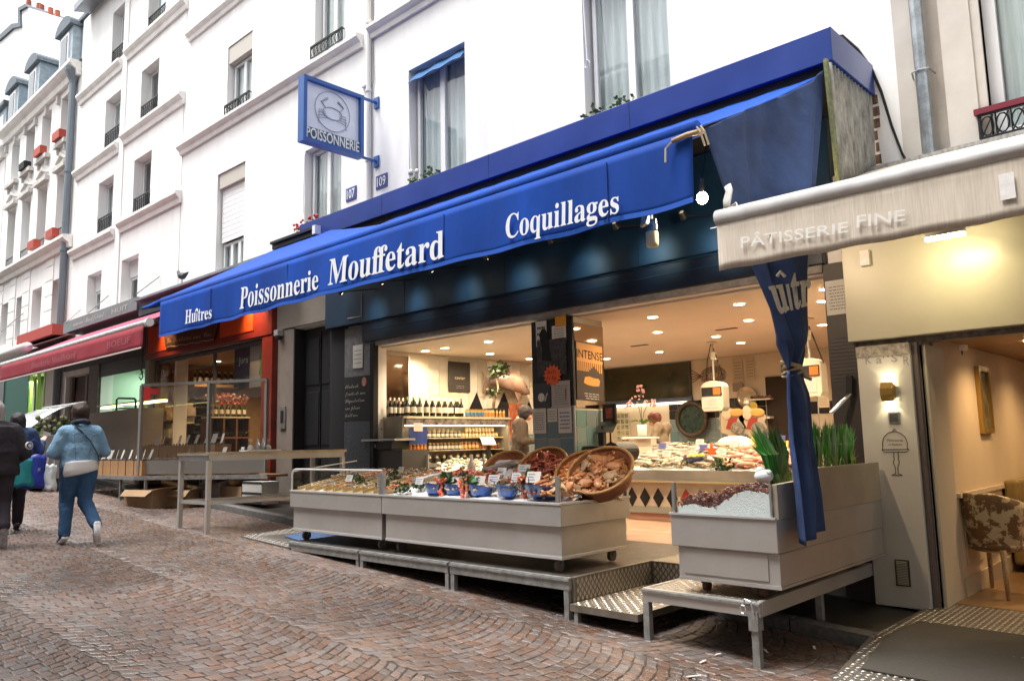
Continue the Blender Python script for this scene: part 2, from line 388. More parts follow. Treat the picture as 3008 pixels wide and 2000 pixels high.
# ---- number 109, the house over the fishmonger ----
b109 = thing('apartment_building', 'white rendered house above the blue fishmonger awning, with the number plate 109', 'building', (-6.2, 0, 0))
b = MB(); wall(b, -10.25, -2.13, -.3, 13.2, [(-10.08, -2.93, .3, 3.15), (-9.22, -7.93, 5.3, 7.44), (-5.75, -4.5, 5.3, 7.4), (-9.1, -8.0, 8.75, 10.6), (-5.75, -4.6, 8.75, 10.6)])
b.quad((-2.13, 0, 4), (-2.13, 8, 4), (-2.13, 8, 13.2), (-2.13, 0, 13.2)).quad((-10.25, 0, 13.2), (-2.13, 0, 13.2), (-2.13, 8, 13.2), (-10.25, 8, 13.2))
b.build('wall', WALLW, b109)
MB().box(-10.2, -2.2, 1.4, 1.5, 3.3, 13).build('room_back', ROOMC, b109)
cornice(b109, -10.17, -2.13, 8.52, .2, .14)
window(b109, -9.17, -7.98, 5.32, 7.40); window(b109, -5.70, -4.55, 5.32, 7.36); window(b109, -9.05, -8.05, 8.78, 10.55); window(b109, -5.7, -4.65, 8.78, 10.55)
b = MB(); b.tube([(-9.21, -.01, 7.35), (-9.16, -.04, 6.5), (-9.08, -.07, 5.72)], .009, 5); b.cyl((-9.085, -.07, 5.78), (-9.075, -.07, 5.68), .022, n=8); b.build('blind_pole', PVC, b109)
b = MB(); b.tube([(-5.72, -.02, 7.4), (-5.66, -.05, 6.3)], .008, 5); b.tube([(-5.66 + .04 * math.cos(t), -.05, 6.25 + .05 * math.sin(t)) for t in [k * .7 for k in range(10)]], .006, 4); b.build('blind_pole', PVC, b109)
# little blue awning inside the window reveal
b = MB(); b.grid(lambda u, v: (-9.18 + u * 1.2, .11 - .16 * v, 7.42 - .22 * v + .012 * math.sin(u * 17)), 16, 4); b.build('window_awning', M('small_blue_canvas', (.02, .11, .28), .8, var=.15), b109, solid=.006)
# grey downpipe and box between 107 and 109
b = MB(); b.cyl((-10.2, -.05, 4.9), (-10.2, -.05, 13), .045, n=10)
for z in (6.2, 7.4, 8.6): b.cyl((-10.2, -.05, z), (-10.2, -.05, z + .05), .058, n=10)
b.build('downpipe', M('white_painted_pipe', (.68, .66, .62), .6), b109)
MB().box(-10.42, -10.22, -.06, 0, 7.55, 7.75).build('junction_box', PVC, b109)
b = MB(); b.tube([(-10.12, -.012, 9.6), (-10.13, -.012, 8.55), (-10.12, -.012, 7.9), (-10.1, -.02, 7.6), (-10.16, -.03, 7.4)], .007, 4); b.build('cable', M('grey_cable', (.25, .23, .21), .7), b109)
# cable round the fascia end
b = MB(); P = [(2445, 110), (2475, 105), (2520, 145), (2560, 200), (2590, 270), (2620, 370), (2650, 450), (2670, 487)]
b.tube([ay(p[0], p[1], -.03) for p in P], .010, 5); b.tube([ay(p[0] - 6 + i, p[1] + 4, -.028) for i, p in enumerate(P)], .008, 5); b.build('cable', BLACKM, b109)
# bare brick scar beside the corrugated panel
b = MB()
for i in range(9):
    z = 3.75 + i * .115; b.box(-2.38 + RU(0, .02), -2.325 + RU(-.02, .02), -.012, .002, z, z + .085)
b.build('bare_bricks', M('scar_brick', (.16, .10, .07), .9, var=.4, scale=20), b109)
# ---- number 107 ----
b107 = thing('apartment_building', 'white rendered house left of the hanging sign, with roller shutter and number plate 107', 'building', (-14, 0, 0))
b = MB(); wall(b, -17.40, -10.25, -.3, 13.2, [(-17.40, -13.43, .3, 3.62), (-12.43, -11.26, .3, 3.70), (-12.2, -11.05, 5.1, 6.95), (-15.62, -14.43, 5.1, 7.37), (-15.30, -14.25, 8.55, 10.12), (-11.92, -10.98, 8.55, 10.3), (-15.3, -14.3, 11.4, 13.0), (-11.9, -11.0, 11.4, 13.0)])
b.quad((-17.40, 0, 13.2), (-10.25, 0, 13.2), (-10.25, 8, 13.2), (-17.40, 8, 13.2)); b.build('wall', WALLW, b107)
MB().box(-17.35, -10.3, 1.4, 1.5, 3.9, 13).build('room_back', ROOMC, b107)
cornice(b107, -17.45, -10.42, 8.50, .22, .15); cornice(b107, -17.2, -10.42, 11.15, .2, .14)
window(b107, -12.15, -11.1, 5.12, 6.92); window(b107, -15.25, -14.3, 8.57, 9.72); window(b107, -11.88, -11.02, 8.57, 10.28)
window(b107, -15.25, -14.35, 11.42, 12.9); window(b107, -11.85, -11.05, 11.42, 12.9)
railing(b107, -15.3, -14.25, 8.55); railing(b107, -11.98, -10.98, 8.62)
MB().box(-15.28, -14.27, .02, .2, 9.74, 10.1).build('shutter_box', M('cream_box', (.50, .47, .42), .7), b107)
b = MB(); b.tube([(-12.2, -.01, 6.9), (-12.16, -.05, 6.0), (-12.13, -.06, 5.75)], .009, 5); b.build('blind_pole', PVC, b107)
MB().box(-15.58, -14.47, .03, .14, 7.05, 7.36).build('shutter_box', M('cream_box', (.50, .47, .42), .7), b107)
for i in range(22):
    z = 5.88 + i * .053; MB().box(-15.57, -14.48, .098 + (i % 2) * .002, .112, z, z + .050).build('shutter_slat', PVC, b107)
w = window(b107, -15.56, -14.49, 5.12, 5.86, y=.18, panes=3)
# ---- number 105 and the row beyond, on the same line ----
b105 = thing('apartment_building', 'tall white house in two bays with three stone bands and black balcony rails', 'building', (-21, 0, 0))
hl = []
for zi, (z0, z1) in enumerate(((7.50, 8.93), (9.88, 11.24), (12.2, 13.75))):
    for x0, x1 in ((-22.72, -21.62), (-20.25, -19.16)): hl.append((x0 + zi * .25, x1 + zi * .25, z0, z1))
hl += [(-23.25, -22.2, 5.35, 6.42), (-20.8, -19.72, 5.33, 6.42)]
b = MB(); wall(b, -24.62, -17.42, -.3, 14.5, hl + [(-18.55, -17.42, .3, 3.62), (-21.86, -18.92, .5, 3.75), (-24.6, -22.6, .5, 3.7)], depth=.3)
b.quad((-24.62, 0, 4), (-24.62, 6, 4), (-24.62, 6, 14.5), (-24.62, 0, 14.5)); b.build('wall', WALLW, b105)
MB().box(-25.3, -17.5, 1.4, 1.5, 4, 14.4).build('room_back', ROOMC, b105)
for z in (7.36, 9.72, 12.06):
    cornice(b105, -24.55, -21.28, z - .02, .27, .16); cornice(b105, -20.95, -17.35, z + .07, .27, .16)
b = MB(); b.box(-21.27, -20.96, -.035, .0, 4.2, 14.4); b.build('pilaster', WALLW, b105)
b = MB(); b.slab([(-24.1, -.42, 14.55), (-17.3, -.42, 14.62), (-17.3, .6, 14.8), (-24.1, .6, 14.8)], .14); b.box(-24.1, -17.3, -.46, -.40, 14.4, 14.6); b.build('eave', ZINC, b105)
for k, (x0, x1, z0, z1) in enumerate(hl):
    if k < 6:
        window(b105, x0 + .02, x1 - .02, z0 + .01, z1 - .02, y=.26, curtain=(k % 2 == 0)); railing(b105, x0, x1, z0, .42, y=.03, fancy=True)
    else:
        window(b105, x0 + .02, x1 - .02, z0 + .01, z1 - .45, y=.26, curtain=False); MB().box(x0 + .03, x1 - .03, .2, .27, z1 - .44, z1 - .01).build('shutter_box', PVC, b105)
b = MB(); b.cyl((-24.95, -.12, .8), (-24.95, -.12, 12.6), .10, n=10); b.lathe([(.10, 0), (.12, .1), (.24, .38), (.26, .5), (.0, .5)], (-24.95, -.12, 12.55), 10)
for z in (5, 7.4, 9.8): b.cyl((-24.95, -.12, z), (-24.95, -.12, z + .07), .12, n=10)
b.build('downpipe', M('dark_zinc_pipe', (.17, .20, .23), .5, metal=.4), b105)
# ornate house
bor = thing('apartment_building', 'ornate cream house with curved dormers, window pediments and red flower boxes', 'building', (-29, 0, 0))
xs = [(-26.35, -25.55), (-28.25, -27.3), (-29.95, -29.0), (-31.65, -30.7)]
hl = [(a, c, z0, z1) for a, c in xs for z0, z1 in ((11.05, 12.58), (7.95, 10.1), (5.3, 6.75))]
b = MB(); wall(b, -32.4, -24.63, .5, 13.0, hl + [(-28.9, -26.5, .9, 4.0)], depth=.4); b.build('wall', WALLW, bor)
MB().box(-32.3, -25.5, 1.4, 1.5, 4.1, 12.9).build('room_back', ROOMC, bor)
cornice(bor, -32.5, -24.64, 13.2, .42, .34); cornice(bor, -32.5, -24.64, 7.85, .34, .28)
for k, (a, c, z0, z1) in enumerate(hl):
    window(bor, a + .02, c - .02, z0 + .01, z1 - .02, y=.34, curtain=(k % 2 == 1), fr=.05)
    if k % 3 == 0:
        MB().box(a - .12, c + .12, -.16, .02, z0 - .14, z0 - .01).build('sill', STONE, bor)
        b = MB(); b.prism([(a - .1, z0 - .62), (a, z0 - .62), ((a + c) / 2, z0 - .45), (c, z0 - .62), (c + .1, z0 - .62), ((a + c) / 2, z0 - .33)], -.09, .0); b.build('pediment', STONE, bor)
        for s in (a + .02, c - .12): MB().box(s, s + .1, -.1, 0, z0 - .34, z0 - .15).build('bracket', STONE, bor)
    if k % 3 == 1: MB().box(a - .15, c + .15, -.14, .0, z1 + .06, z1 + .2).build('lintel', STONE, bor); railing(bor, a, c, z0, .4, y=.03, fancy=False)
for i in range(7):
    x = -32.3 + i * 1.14
    MB().box(x, x + .14, -.1, 0, 12.45, 12.7).build('bracket', STONE, bor)
for r in range(7):
    for i in range(9):
        x0 = -32.4 + i * .78; z = 4.5 + r * .46
        if all(not (a < x0 + .39 < c) for a, c in xs): MB().box(x0, x0 + .75, -.025, .0, z, z + .43).build('stone_block', WALLW, bor)
b = MB(); b.prism([(-.1, 13.2), (1.6, 15.2), (1.6, 13.2)], -32.4, -24.64, axis=0); b.build('roof', SLATE, bor)
for x in (-26.4, -29.7, -32.1):
    d = MB(); w_ = .62
    d.box(x - w_, x + w_, .05, 1.2, 13.2, 14.9); d.build('dormer', M('dormer_zinc', (.38, .46, .52), .6, var=.2), bor)
    arc = [(x + (w_ + .12) * math.cos(t), 14.85 + .42 * math.sin(t)) for t in [k * math.pi / 8 for k in range(9)]]
    MB().prism(arc, -.08, 1.3).build('dormer_roof', SLATE, bor)
    MB().box(x - .38, x + .38, .0, .05, 13.35, 14.7).build('dormer_window', PVC, bor); MB().box(x - .28, x + .28, -.02, .0, 13.45, 14.6).build('pane', M('far_pane', (.1, .12, .14), .15), bor)
# chimneys and far houses beyond
far = thing('apartment_building', 'far pale house with grey roof at the left edge, beyond the ornate one', 'building', (-38, 0, 0))
hl2 = [(x, x + 1.0, z, z + 1.7) for x in (-34.3, -36.4, -38.5, -40.6) for z in (5.2, 8.0, 10.7)]
b = MB(); wall(b, -44, -32.45, 1, 12.6, hl2 + [(-35.5, -33.2, 1.6, 4)], depth=.3); b.build('wall', WALLW, far); MB().box(-43.8, -32.6, 1.4, 1.5, 1, 12.5).build('room_back', ROOMC, far)
for a, c, z0, z1 in hl2: window(far, a + .02, c - .02, z0 + .02, z1 - .02, y=.26, curtain=False)
cornice(far, -44, -32.5, 12.75, .4, .35); cornice(far, -44, -32.5, 7.6, .3, .25)
MB().prism([(-.1, 12.75), (1.9, 15.4), (1.9, 12.75)], -44, -32.5, axis=0).build('roof', SLATE, far)
for x in (-33.8, -36.6):
    MB().box(x - .6, x + .6, .1, 1.3, 12.8, 14.6).build('dormer', M('dormer_zinc', (.38, .46, .52), .6), far); MB().box(x - .4, x + .4, .05, .1, 13.0, 14.3).build('dormer_window', PVC, far); MB().box(x - .75, x + .75, -.05, 1.4, 14.6, 14.75).build('dormer_roof', SLATE, far)
for i, (x, w_, z1, lb) in enumerate(((-35.2, 1.6, 22.0, 'tall white party wall with small red chimney pots on its ridge'), )):
    ch = thing('chimney_wall', lb, 'chimney', (x, 4.5, 0))
    Q = lambda *p: [(ay(a_, c_, 3)[0], ay(a_, c_, 3)[2]) for a_, c_ in p]
    MB().prism(Q((0, 420), (0, 118), (42, 80), (62, 76), (62, 32), (80, 22), (240, 72), (240, 420)), 3, 9).build('stack', WALLW, ch)
    MB().prism(Q((-4, 112), (40, 72), (58, 70), (58, 26), (80, 14), (84, 22), (64, 34), (66, 80), (43, 86), (0, 124)), 2.9, 9.1).build('flashing', SLATE, ch)
    for px, py in ((84, 20), (114, 30), (122, 34), (148, 44), (168, 52)):
        q = ay(px, py, 4); MB().cyl((q[0], 4, q[2] - .3), (q[0], 4, q[2] + .35), .16, .13, 8).build('chimney_pot', M('terracotta', (.42, .12, .07), .8), ch)
ch = thing('chimney_stack', 'white chimney stack with zinc cap standing between the dormers and the tall white house', 'chimney', (-26.3, 1.6, 13))
MB().box(-25.7, -24.7, .3, 2.2, 13.3, 15.0).build('stack', WALLW, ch); MB().box(-25.8, -24.62, .2, 2.3, 15.0, 15.12).build('cap', SLATE, ch)
# flower boxes on the ornate house
RED = M('red_planter', (.38, .05, .03), .6)
for k, (x, z, y) in enumerate(((-25.95, 11.08, -.08), (-27.78, 11.08, -.08), (-26.0, 8.0, -.1), (-27.8, 8.0, -.1), )):
    f = thing('flower_box', ['red flower box on the uppermost sill beside the downpipe', 'red flower box on the second top floor sill from the downpipe', 'red flower box on the balcony below, nearest the downpipe', 'red flower box on the balcony below, second from the downpipe'][k], 'flower box', (x, y, z), 'red flower boxes on the ornate house')
    MB().box(x - .33, x + .33, y - .16, y + .04, z, z + .26).build('box', RED, f)
f = thing('flower_box', 'dark planter on a top floor sill of the ornate house', 'flower box', (-29.5, -.1, 11.08)); MB().box(-29.8, -29.2, -.22, .0, 11.06, 11.3).build('box', BLACKM, f)
# ---- patisserie house on the right ----
bpt = thing('apartment_building', 'beige stone house on the right above the pastry shop, with a grey downpipe', 'building', (-.5, 0, 0))
b = MB(); wall(b, -2.13, 26, -.3, 13.2, [(-2.13, 3.4, .0, 2.42), (-1.43, .1, 4.05, 6.6), (1.2, 2.7, 4.05, 6.6)], depth=.3); b.build('wall', WALLB, bpt)
MB().box(-2.1, 25.9, 1.4, 1.5, 3.6, 13).build('room_back', ROOMC, bpt)
MB().box(-1.74, -1.5, -.05, .0, 3.3, 13).build('pilaster', M('pale_beige_render', (.56, .52, .47), .9, var=.1, scale=2), bpt)
MB().box(-2.132, -1.98, -.012, .0, 3.3, 13).build('pilaster', M('pale_beige_render', (.56, .52, .47), .9), bpt)
b = MB(); b.cyl((-1.9, -.1, 3.95), (-1.9, -.1, 13), .052, n=12); b.lathe([(.052, 0), (.075, .02), (.075, .05), (.052, .07)], (-1.9, -.1, 3.95), 12)
b.build('downpipe', M('galvanised_pipe', (.38, .42, .45), .35, metal=.7, var=.3, scale=9), bpt)
b = MB(); b.tube([(-1.99, -.02, 4.78), (-1.97, -.14, 4.8), (-1.9, -.165, 4.8), (-1.83, -.14, 4.8), (-1.81, -.02, 4.78)], .008, 5); b.build('pipe_clip', ZINC, bpt)
b = MB(); b.box(-1.50, -1.43, -.03, .28, 4.0, 6.6); b.build('window_surround', M('pale_beige_render', (.56, .52, .47), .9), bpt)
window(bpt, -1.43, .10, 4.06, 6.59, y=.12, curtain=True, fr=.10)
railing(bpt, -1.50, .2, 4.06, .23, y=-.08); MB().box(-1.53, .2, -.105, -.055, 4.275, 4.325).build('handrail', M('maroon_rail', (.16, .015, .03), .4), bpt)
# house across the street, behind the camera (seen mirrored in the window panes)
bop = thing('apartment_building', 'house across the street that shows mirrored in the first floor window panes', 'building', (-8, -9.8, 0))
hl = [(x, x + 1.1, z, z + 2.0) for x in [-34 + 2.6 * i for i in range(22)] for z in (4.2, 7.4, 10.2)]
b = MB(); wall(b, -60, 26, -2.5, 11.6, hl, y=-9.8, depth=-.25); b.build('wall', M('opposite_render', (.50, .47, .43), .9, var=.12), bop)
MB().box(-60, 26, -10.2, -10.1, -2.5, 11.6).build('window_glass', M('far_pane', (.1, .12, .14), .15), bop)
MB().box(-60, 26, -9.8, -9.55, 3.4, 3.65).build('cornice', CORN, bop); MB().box(-60, 26, -9.8, -9.4, 11.4, 11.7).build('eave', CORN, bop)
# ================= WRITING HELPERS =================
def bold(s):
    o = ''
    for c in s:
        if 'A' <= c <= 'Z': o += chr(0x1D400 + ord(c) - 65)
        elif 'a' <= c <= 'z': o += chr(0x1D41A + ord(c) - 97)
        else: o += c
    return o
def script_(s):
    o = ''
    for c in s:
        if 'A' <= c <= 'Z': o += chr(0x1D4D0 + ord(c) - 65)
        elif 'a' <= c <= 'z': o += chr(0x1D4EA + ord(c) - 97)
        else: o += c
    return o
def text_mesh(body, ext=.01, off=0.0):
    cu = bpy.data.curves.new('t', 'FONT'); cu.body = body; cu.extrude = ext; cu.offset = off; cu.resolution_u = 3
    if '|' in body:
        a, c = body.split('|'); m1 = text_mesh(a, 0, off); m2 = text_mesh(c, 0, off); dx = max(v.co.x for v in m1.vertices) - .14; vs = [tuple(v.co) for v in m1.vertices] + [(v.co.x + dx, v.co.y, .0015) for v in m2.vertices]; n = len(m1.vertices); fs = [tuple(p.vertices) for p in m1.polygons] + [tuple(i + n for i in p.vertices) for p in m2.polygons]; me = bpy.data.meshes.new('t'); me.from_pydata(vs, [], fs); return me
    o = bpy.data.objects.new('t', cu); me = bpy.data.meshes.new_from_object(o); bpy.data.objects.remove(o); bpy.data.curves.remove(cu); return me
_cap = {}
def lettering(name, body, corners, mat, parent, prof='plain', push=.004, boldness=0.0, fn=None, label=None, low=0.0):
    """corners BL, BR, TR, TL of the line of writing, baseline to capital height; pushed out of its surface by `push`"""
    conv = {'plain': lambda s: s, 'serif': bold, 'script': script_}[prof]
    if prof not in _cap:
        m = text_mesh(conv('H'), 0, 0); _cap[prof] = max(v.co.y for v in m.vertices)
    me = text_mesh(conv(body), 0.0, boldness)
    xs = [v.co.x for v in me.vertices]; x0, x1 = min(xs), max(xs); H = _cap[prof]
    off = woff(parent) if parent is not None else Vector((0, 0, 0))
    fn0 = fn
    if fn is None:
        BL, BR, TR, TL = [Vector(p) for p in corners]; nrm = (BR - BL).cross(TL - BL).normalized()
        def fn(u, v): return BL * (1 - u) * (1 - v) + BR * u * (1 - v) + TR * u * v + TL * (1 - u) * v + nrm * push
    zn = Vector((0, 0, 0)) if fn0 else nrm
    for v in me.vertices:
        v.co = fn((v.co.x - x0) / max(1e-6, x1 - x0), v.co.y / H) - off + zn * v.co.z
    me.materials.clear(); me.materials.append(mat); me.name = name
    o = bpy.data.objects.new(name, me); COL.objects.link(o)
    if parent is not None: o.parent = parent
    if label: o['label'] = label
    return o
def sheet(name, cs, mat, parent, t=.004):
    BL, BR, TR, TL = [Vector(p) for p in cs]; n = (BR - BL).cross(TL - BL).normalized() * t
    return MB().add([BL, BR, TR, TL, BL + n, BR + n, TR + n, TL + n], [(0, 3, 2, 1), (4, 5, 6, 7), (0, 1, 5, 4), (1, 2, 6, 5), (2, 3, 7, 6), (3, 0, 4, 7)]).build(name, mat, parent)
def sub(cs, u0, u1, v0, v1, push=0.0):
    BL, BR, TR, TL = [Vector(p) for p in cs]; n = (BR - BL).cross(TL - BL).normalized() * push
    f = lambda u, v: BL * (1 - u) * (1 - v) + BR * u * (1 - v) + TR * u * v + TL * (1 - u) * v + n
    return (f(u0, v0), f(u1, v0), f(u1, v1), f(u0, v1))
INK = M('dark_ink', (.03, .03, .04), .8); INKG = M('grey_ink', (.2, .2, .2), .8)
def scribble(cs, parent, rows, ink=None, u0=.12, u1=.88, v0=.12, v1=.85, name='print', thick=.35, rnd=None):
    rr = rnd or random; b = MB()
    for i in range(rows):
        v = v1 - (i + .5) * (v1 - v0) / rows; h = (v1 - v0) / rows * thick; u = u0 + rr.uniform(0, .08)
        while u < u1:
            w = rr.uniform(.05, .16); q = sub(cs, u, min(u1, u + w), v - h / 2, v + h / 2, .0065); b.quad(*q); u += w + .03
    return b.build(name, ink or INK, parent)
def notice(label, cs, group=None, paper=None, rows=6, ink=None, cat='notice', name='notice', thick=.35):
    c = sum((Vector(p) for p in cs), Vector()) / 4; t = thing(name, label, cat, c, group); sheet('sheet', cs, paper or PAPER, t)
    if rows: scribble(cs, t, rows, ink, thick=thick)
    return t
def rect_y(F0, F1, y):
    """upright rectangle on the plane y, from two photo corners (top left, bottom right)"""
    a = ay(F0[0], F0[1], y); c = ay(F1[0], F1[1], y); return ((a[0], y, c[2]), (c[0], y, c[2]), (c[0], y, a[2]), (a[0], y, a[2]))
def ry(x0, x1, z0, z1, y): return ((x0, y, z0), (x1, y, z0), (x1, y, z1), (x0, y, z1))
def rx(y0, y1, z0, z1, x): return ((x, y0, z0), (x, y1, z0), (x, y1, z1), (x, y0, z1))
def checker(b, o, U, V, lu, lv, p=.034, h=.0025, lim=None):
    o, U, V = Vector(o), Vector(U).normalized(), Vector(V).normalized(); n = U.cross(V).normalized()
    for i in range(int(lu / p)):
        for j in range(int(lv / p)):
            c = o + U * ((i + .5) * p) + V * ((j + .5) * p)
            if lim and not lim(c): continue
            a, d = (U + V, U - V) if (i + j) % 2 else (U - V, U + V); a = a.normalized() * p * .40; d = d.normalized() * p * .16
            b.add([c - a, c - d, c + a, c + d, c + n * h + a * .25, c + n * h - a * .25], [(0, 1, 4, 5), (1, 2, 4), (2, 3, 5, 4), (3, 0, 5)])
def rhomb(b, o, U, lu, p=.058, hz=.036):
    o, U = Vector(o), Vector(U); n = U.cross(Vector((0, 0, 1))); Z = Vector((0, 0, 1))
    for j in range(5):
        for i in range(int(lu / p)):
            c = o + U * ((i + .5 + .5 * (j % 2)) * p) + Z * (.02 + j * hz); a = U * p * .33; d = Z * hz * .8
            b.add([c - a, c - d, c + a, c + d, c + n * .003], [(0, 1, 4), (1, 2, 4), (2, 3, 4), (3, 0, 4)])
CHK = M('checker_plate', (.20, .175, .145), .42, metal=.5, var=.25, scale=9)
# ================= FISHMONGER: FRONT =================
zA = zc(1000, 900, 3.137); zB = zc(1500, 850, 3.137); zC = zc(2000, 850, 3.484); zD = zc(400, 700, 2.613); zE = zc(800, 1250, 3.37)
zF = zc(1400, 1250, 3.485); zG = zc(1900, 1250, 2.09); zH = zc(2400, 900, 2.613); zI = zc(2400, 1400, 2.613); zJ = zc(2008, 0, 2.24)
zK = zc(1900, 350, 2.851); zL = zc(700, 450, 2.851); zM = zc(1400, 500, 2.949); z1 = zc(0, 0, 2.24); z2 = zc(0, 600, 2.24); z3 = zc(0, 1000, 2.24); z4 = zc(700, 0, 2.24); z6 = zc(400, 1200, 2.613); z7 = zc(0, 1100, 2.614)
FL = .465   # shop floor and platform level
AY, ATOP = -2.5, 3.86
aw = thing('shop_awning', 'long blue awning of the fishmonger with white lettering across its valance', 'awning', (-6.5, -1, 4.9))
b = MB(); b.box(-10.66, -2.33, -1.03, -.02, 4.745, 5.045); b.build('cassette', BLUEP, aw, bevel=.006)
b = MB()
for x in (-8.55, -6.45, -4.4): b.box(x - .002, x + .002, -1.0325, -1.0295, 4.745, 5.045)
b.build('panel_joint', BLACKM, aw)
MB().box(-10.6, -2.4, -.98, -.1, 4.66, 4.743).build('cassette_shadow_gap', BLACKM, aw)  # black box put in as the shadow gap below the cassette
def can(x0f, x0b, x1f, x1b, yb, zb, yf, zf, sag=.04):
    def fn(u, v):
        xa = x0b + (x1b - x0b) * u; xc = x0f + (x1f - x0f) * u
        s = math.sin(math.pi * v) * sag * (1 + .25 * math.sin(u * 23)); return (xa + (xc - xa) * v, yb + (yf - yb) * v, zb + (zf - zb) * v - s + .004 * math.sin(u * 90 + v * 5))
    return fn
b = MB(); b.grid(can(-9.55, -8.3, -2.80, -2.42, -.92, 4.70, AY + .02, ATOP + .02), 60, 10); b.build('canopy', BLUEF, aw, smooth=True, solid=.004)
b = MB(); b.grid(can(-12.85, -11.35, -6.2, -10.02, -.95, 4.84, AY - .01, ATOP + .03, .02), 60, 10); b.build('canopy', BLUEF, aw, smooth=True, solid=.004)
b = MB(); b.cyl((-12.1, AY, ATOP), (-2.80, AY, ATOP), .062, n=14); b.tube([(-12.1, AY, ATOP), (-12.5, AY, ATOP - .01), (-12.9, AY, ATOP)], [.062, .04, .02], 10); b.build('front_bar', BLUEF, aw, smooth=True)
b = MB(); b.box(-11.4, -10.08, -1.12, -.8, 4.86, 4.90).box(-11.4, -10.12, -1.08, -.84, 4.78, 4.855); b.build('small_cassette', BLACK, aw)
MB().box(-10.14, -10.06, -1.13, -.82, 4.775, 4.91).build('end_cap', PVC, aw)
b = MB(); b.grid(lambda u, v: (-12.08 + u * 9.26 - .02 * v, AY - .055 + .012 * math.sin(u * 60) * v + .02 * math.sin(u * 9) * v, ATOP - .02 - .545 * v + .006 * math.sin(u * 70) * v), 140, 8)
b.build('valance', BLUEF, aw, smooth=True, solid=.003)
b = MB(); b.grid(lambda u, v: (-12.08 + u * 9.24, AY - .062 + .012 * math.sin(u * 60) + .02 * math.sin(u * 9), ATOP - .525 - .04 * v + .006 * math.sin(u * 70)), 140, 1); b.build('hem_band', M('blue_hem', (.006, .09, .50), .7), aw, smooth=True)
b = MB()
for x in (-10.4, -8.4, -5.55, -3.6): b.box(x, x + .006, AY - .066, AY - .058, ATOP - .55, ATOP - .06)
b.build('seam', M('blue_seam', (.005, .03, .25), .8), aw)
VY = AY - .078
def line(tl, bl, br, tr, f, y): return [ay(*f(*bl), y), ay(*f(*br), y), ay(*f(*tr), y), ay(*f(*tl), y)]
lettering('lettering', 'Huıtres', line((382, 553), (376, 657), (580, 612), (583, 520), zD, VY), LETW, aw, 'serif', boldness=.003)
CQ = line((382, 553), (376, 657), (580, 612), (583, 520), zD, VY - .004); b = MB(); p_ = [sub(CQ, u, u, v, v)[0] for u, v in ((.375, .77), (.425, .97), (.475, .77))]
b.bar(p_[0], p_[1], .022, .006, (0, 1, 0)); b.bar(p_[1], p_[2], .022, .006, (0, 1, 0)); b.build('circumflex', LETW, aw)
lettering('lettering', 'Poissonnerie', line((25, 1128), (12, 1306), (672, 1137), (674, 968), zL, VY), LETW, aw, 'serif', boldness=.003)
lettering('lettering', 'Mouf|fetard', line((768, 893), (752, 1108), (1724, 873), (1724, 645), zL, VY), LETW, aw, 'serif', boldness=.003)
lettering('lettering', 'Coquillages', line((258, 392), (252, 597), (1235, 368), (1235, 165), zM, VY), LETW, aw, 'serif', boldness=.003)
# stick and rope at the front corner
t = thing('wooden_pole', 'short wooden pole lashed with string to the right end of the blue awning bar', 'pole', (-3, AY, ATOP))
p0 = ay(*zK(215, 185), AY - .08); p1 = ay(*zK(470, 100), AY - .08)
b = MB(); b.tube([p0, ((p0[0] + p1[0]) / 2, p0[1], (p0[2] + p1[2]) / 2 + .01), p1], [.018, .02, .022], 7); b.build('stick', WOODL, t, smooth=True)
b = MB(); b.tube([p0, (p0[0] - .05, p0[1] - .02, p0[2] - .05), (p0[0] - .05, p0[1] - .03, p0[2] - .16)], .009, 5)
for k in range(2): b.tube([(p1[0] - .03 * k, p1[1] - .03, p1[2] + .03), (p1[0] - .03 * k + .03, p1[1] - .035, p1[2] - .02), (p1[0] - .03 * k + .05, p1[1] - .02, p1[2] - .12)], .008, 5)
b.build('string', M('hemp_string', (.42, .36, .24), .9), t)
# corrugated side panel under the cassette end
t = thing('corrugated_panel', 'grey weathered corrugated sheet closing the right side under the blue cassette', 'panel', (-2.36, -.7, 4.2))
X = -2.36; c = [ax(*zJ(935, 392), X), ax(*zJ(1020, 1205), X), ax(*zJ(1268, 1140), X), ax(*zJ(1240, 640), X)]
def cp(u, v):
    A, B_, C_, D_ = [Vector(q) for q in c]; p = A * (1 - u) * (1 - v) + B_ * (1 - u) * v + C_ * u * v + D_ * u * (1 - v)
    return (p.x + .012 * math.sin(u * 14 * 2 * math.pi), p.y, p.z)
b = MB(); b.grid(cp, 98, 6); b.build('sheet', M('weathered_fibre_sheet', (.30, .30, .28), .95, var=.45, scale=16, bump=.5, bscale=60, stretch=(1, 1, .35)), t, smooth=True, solid=.006)
b = MB(); b.bar(c[0], c[1], .03, .05); b.bar(c[1], (c[1][0], c[1][1] + .22, c[1][2] - .03), .03, .05); b.build('edge_trim', M('mossy_trim', (.16, .18, .09), .9, var=.4, scale=20), t)
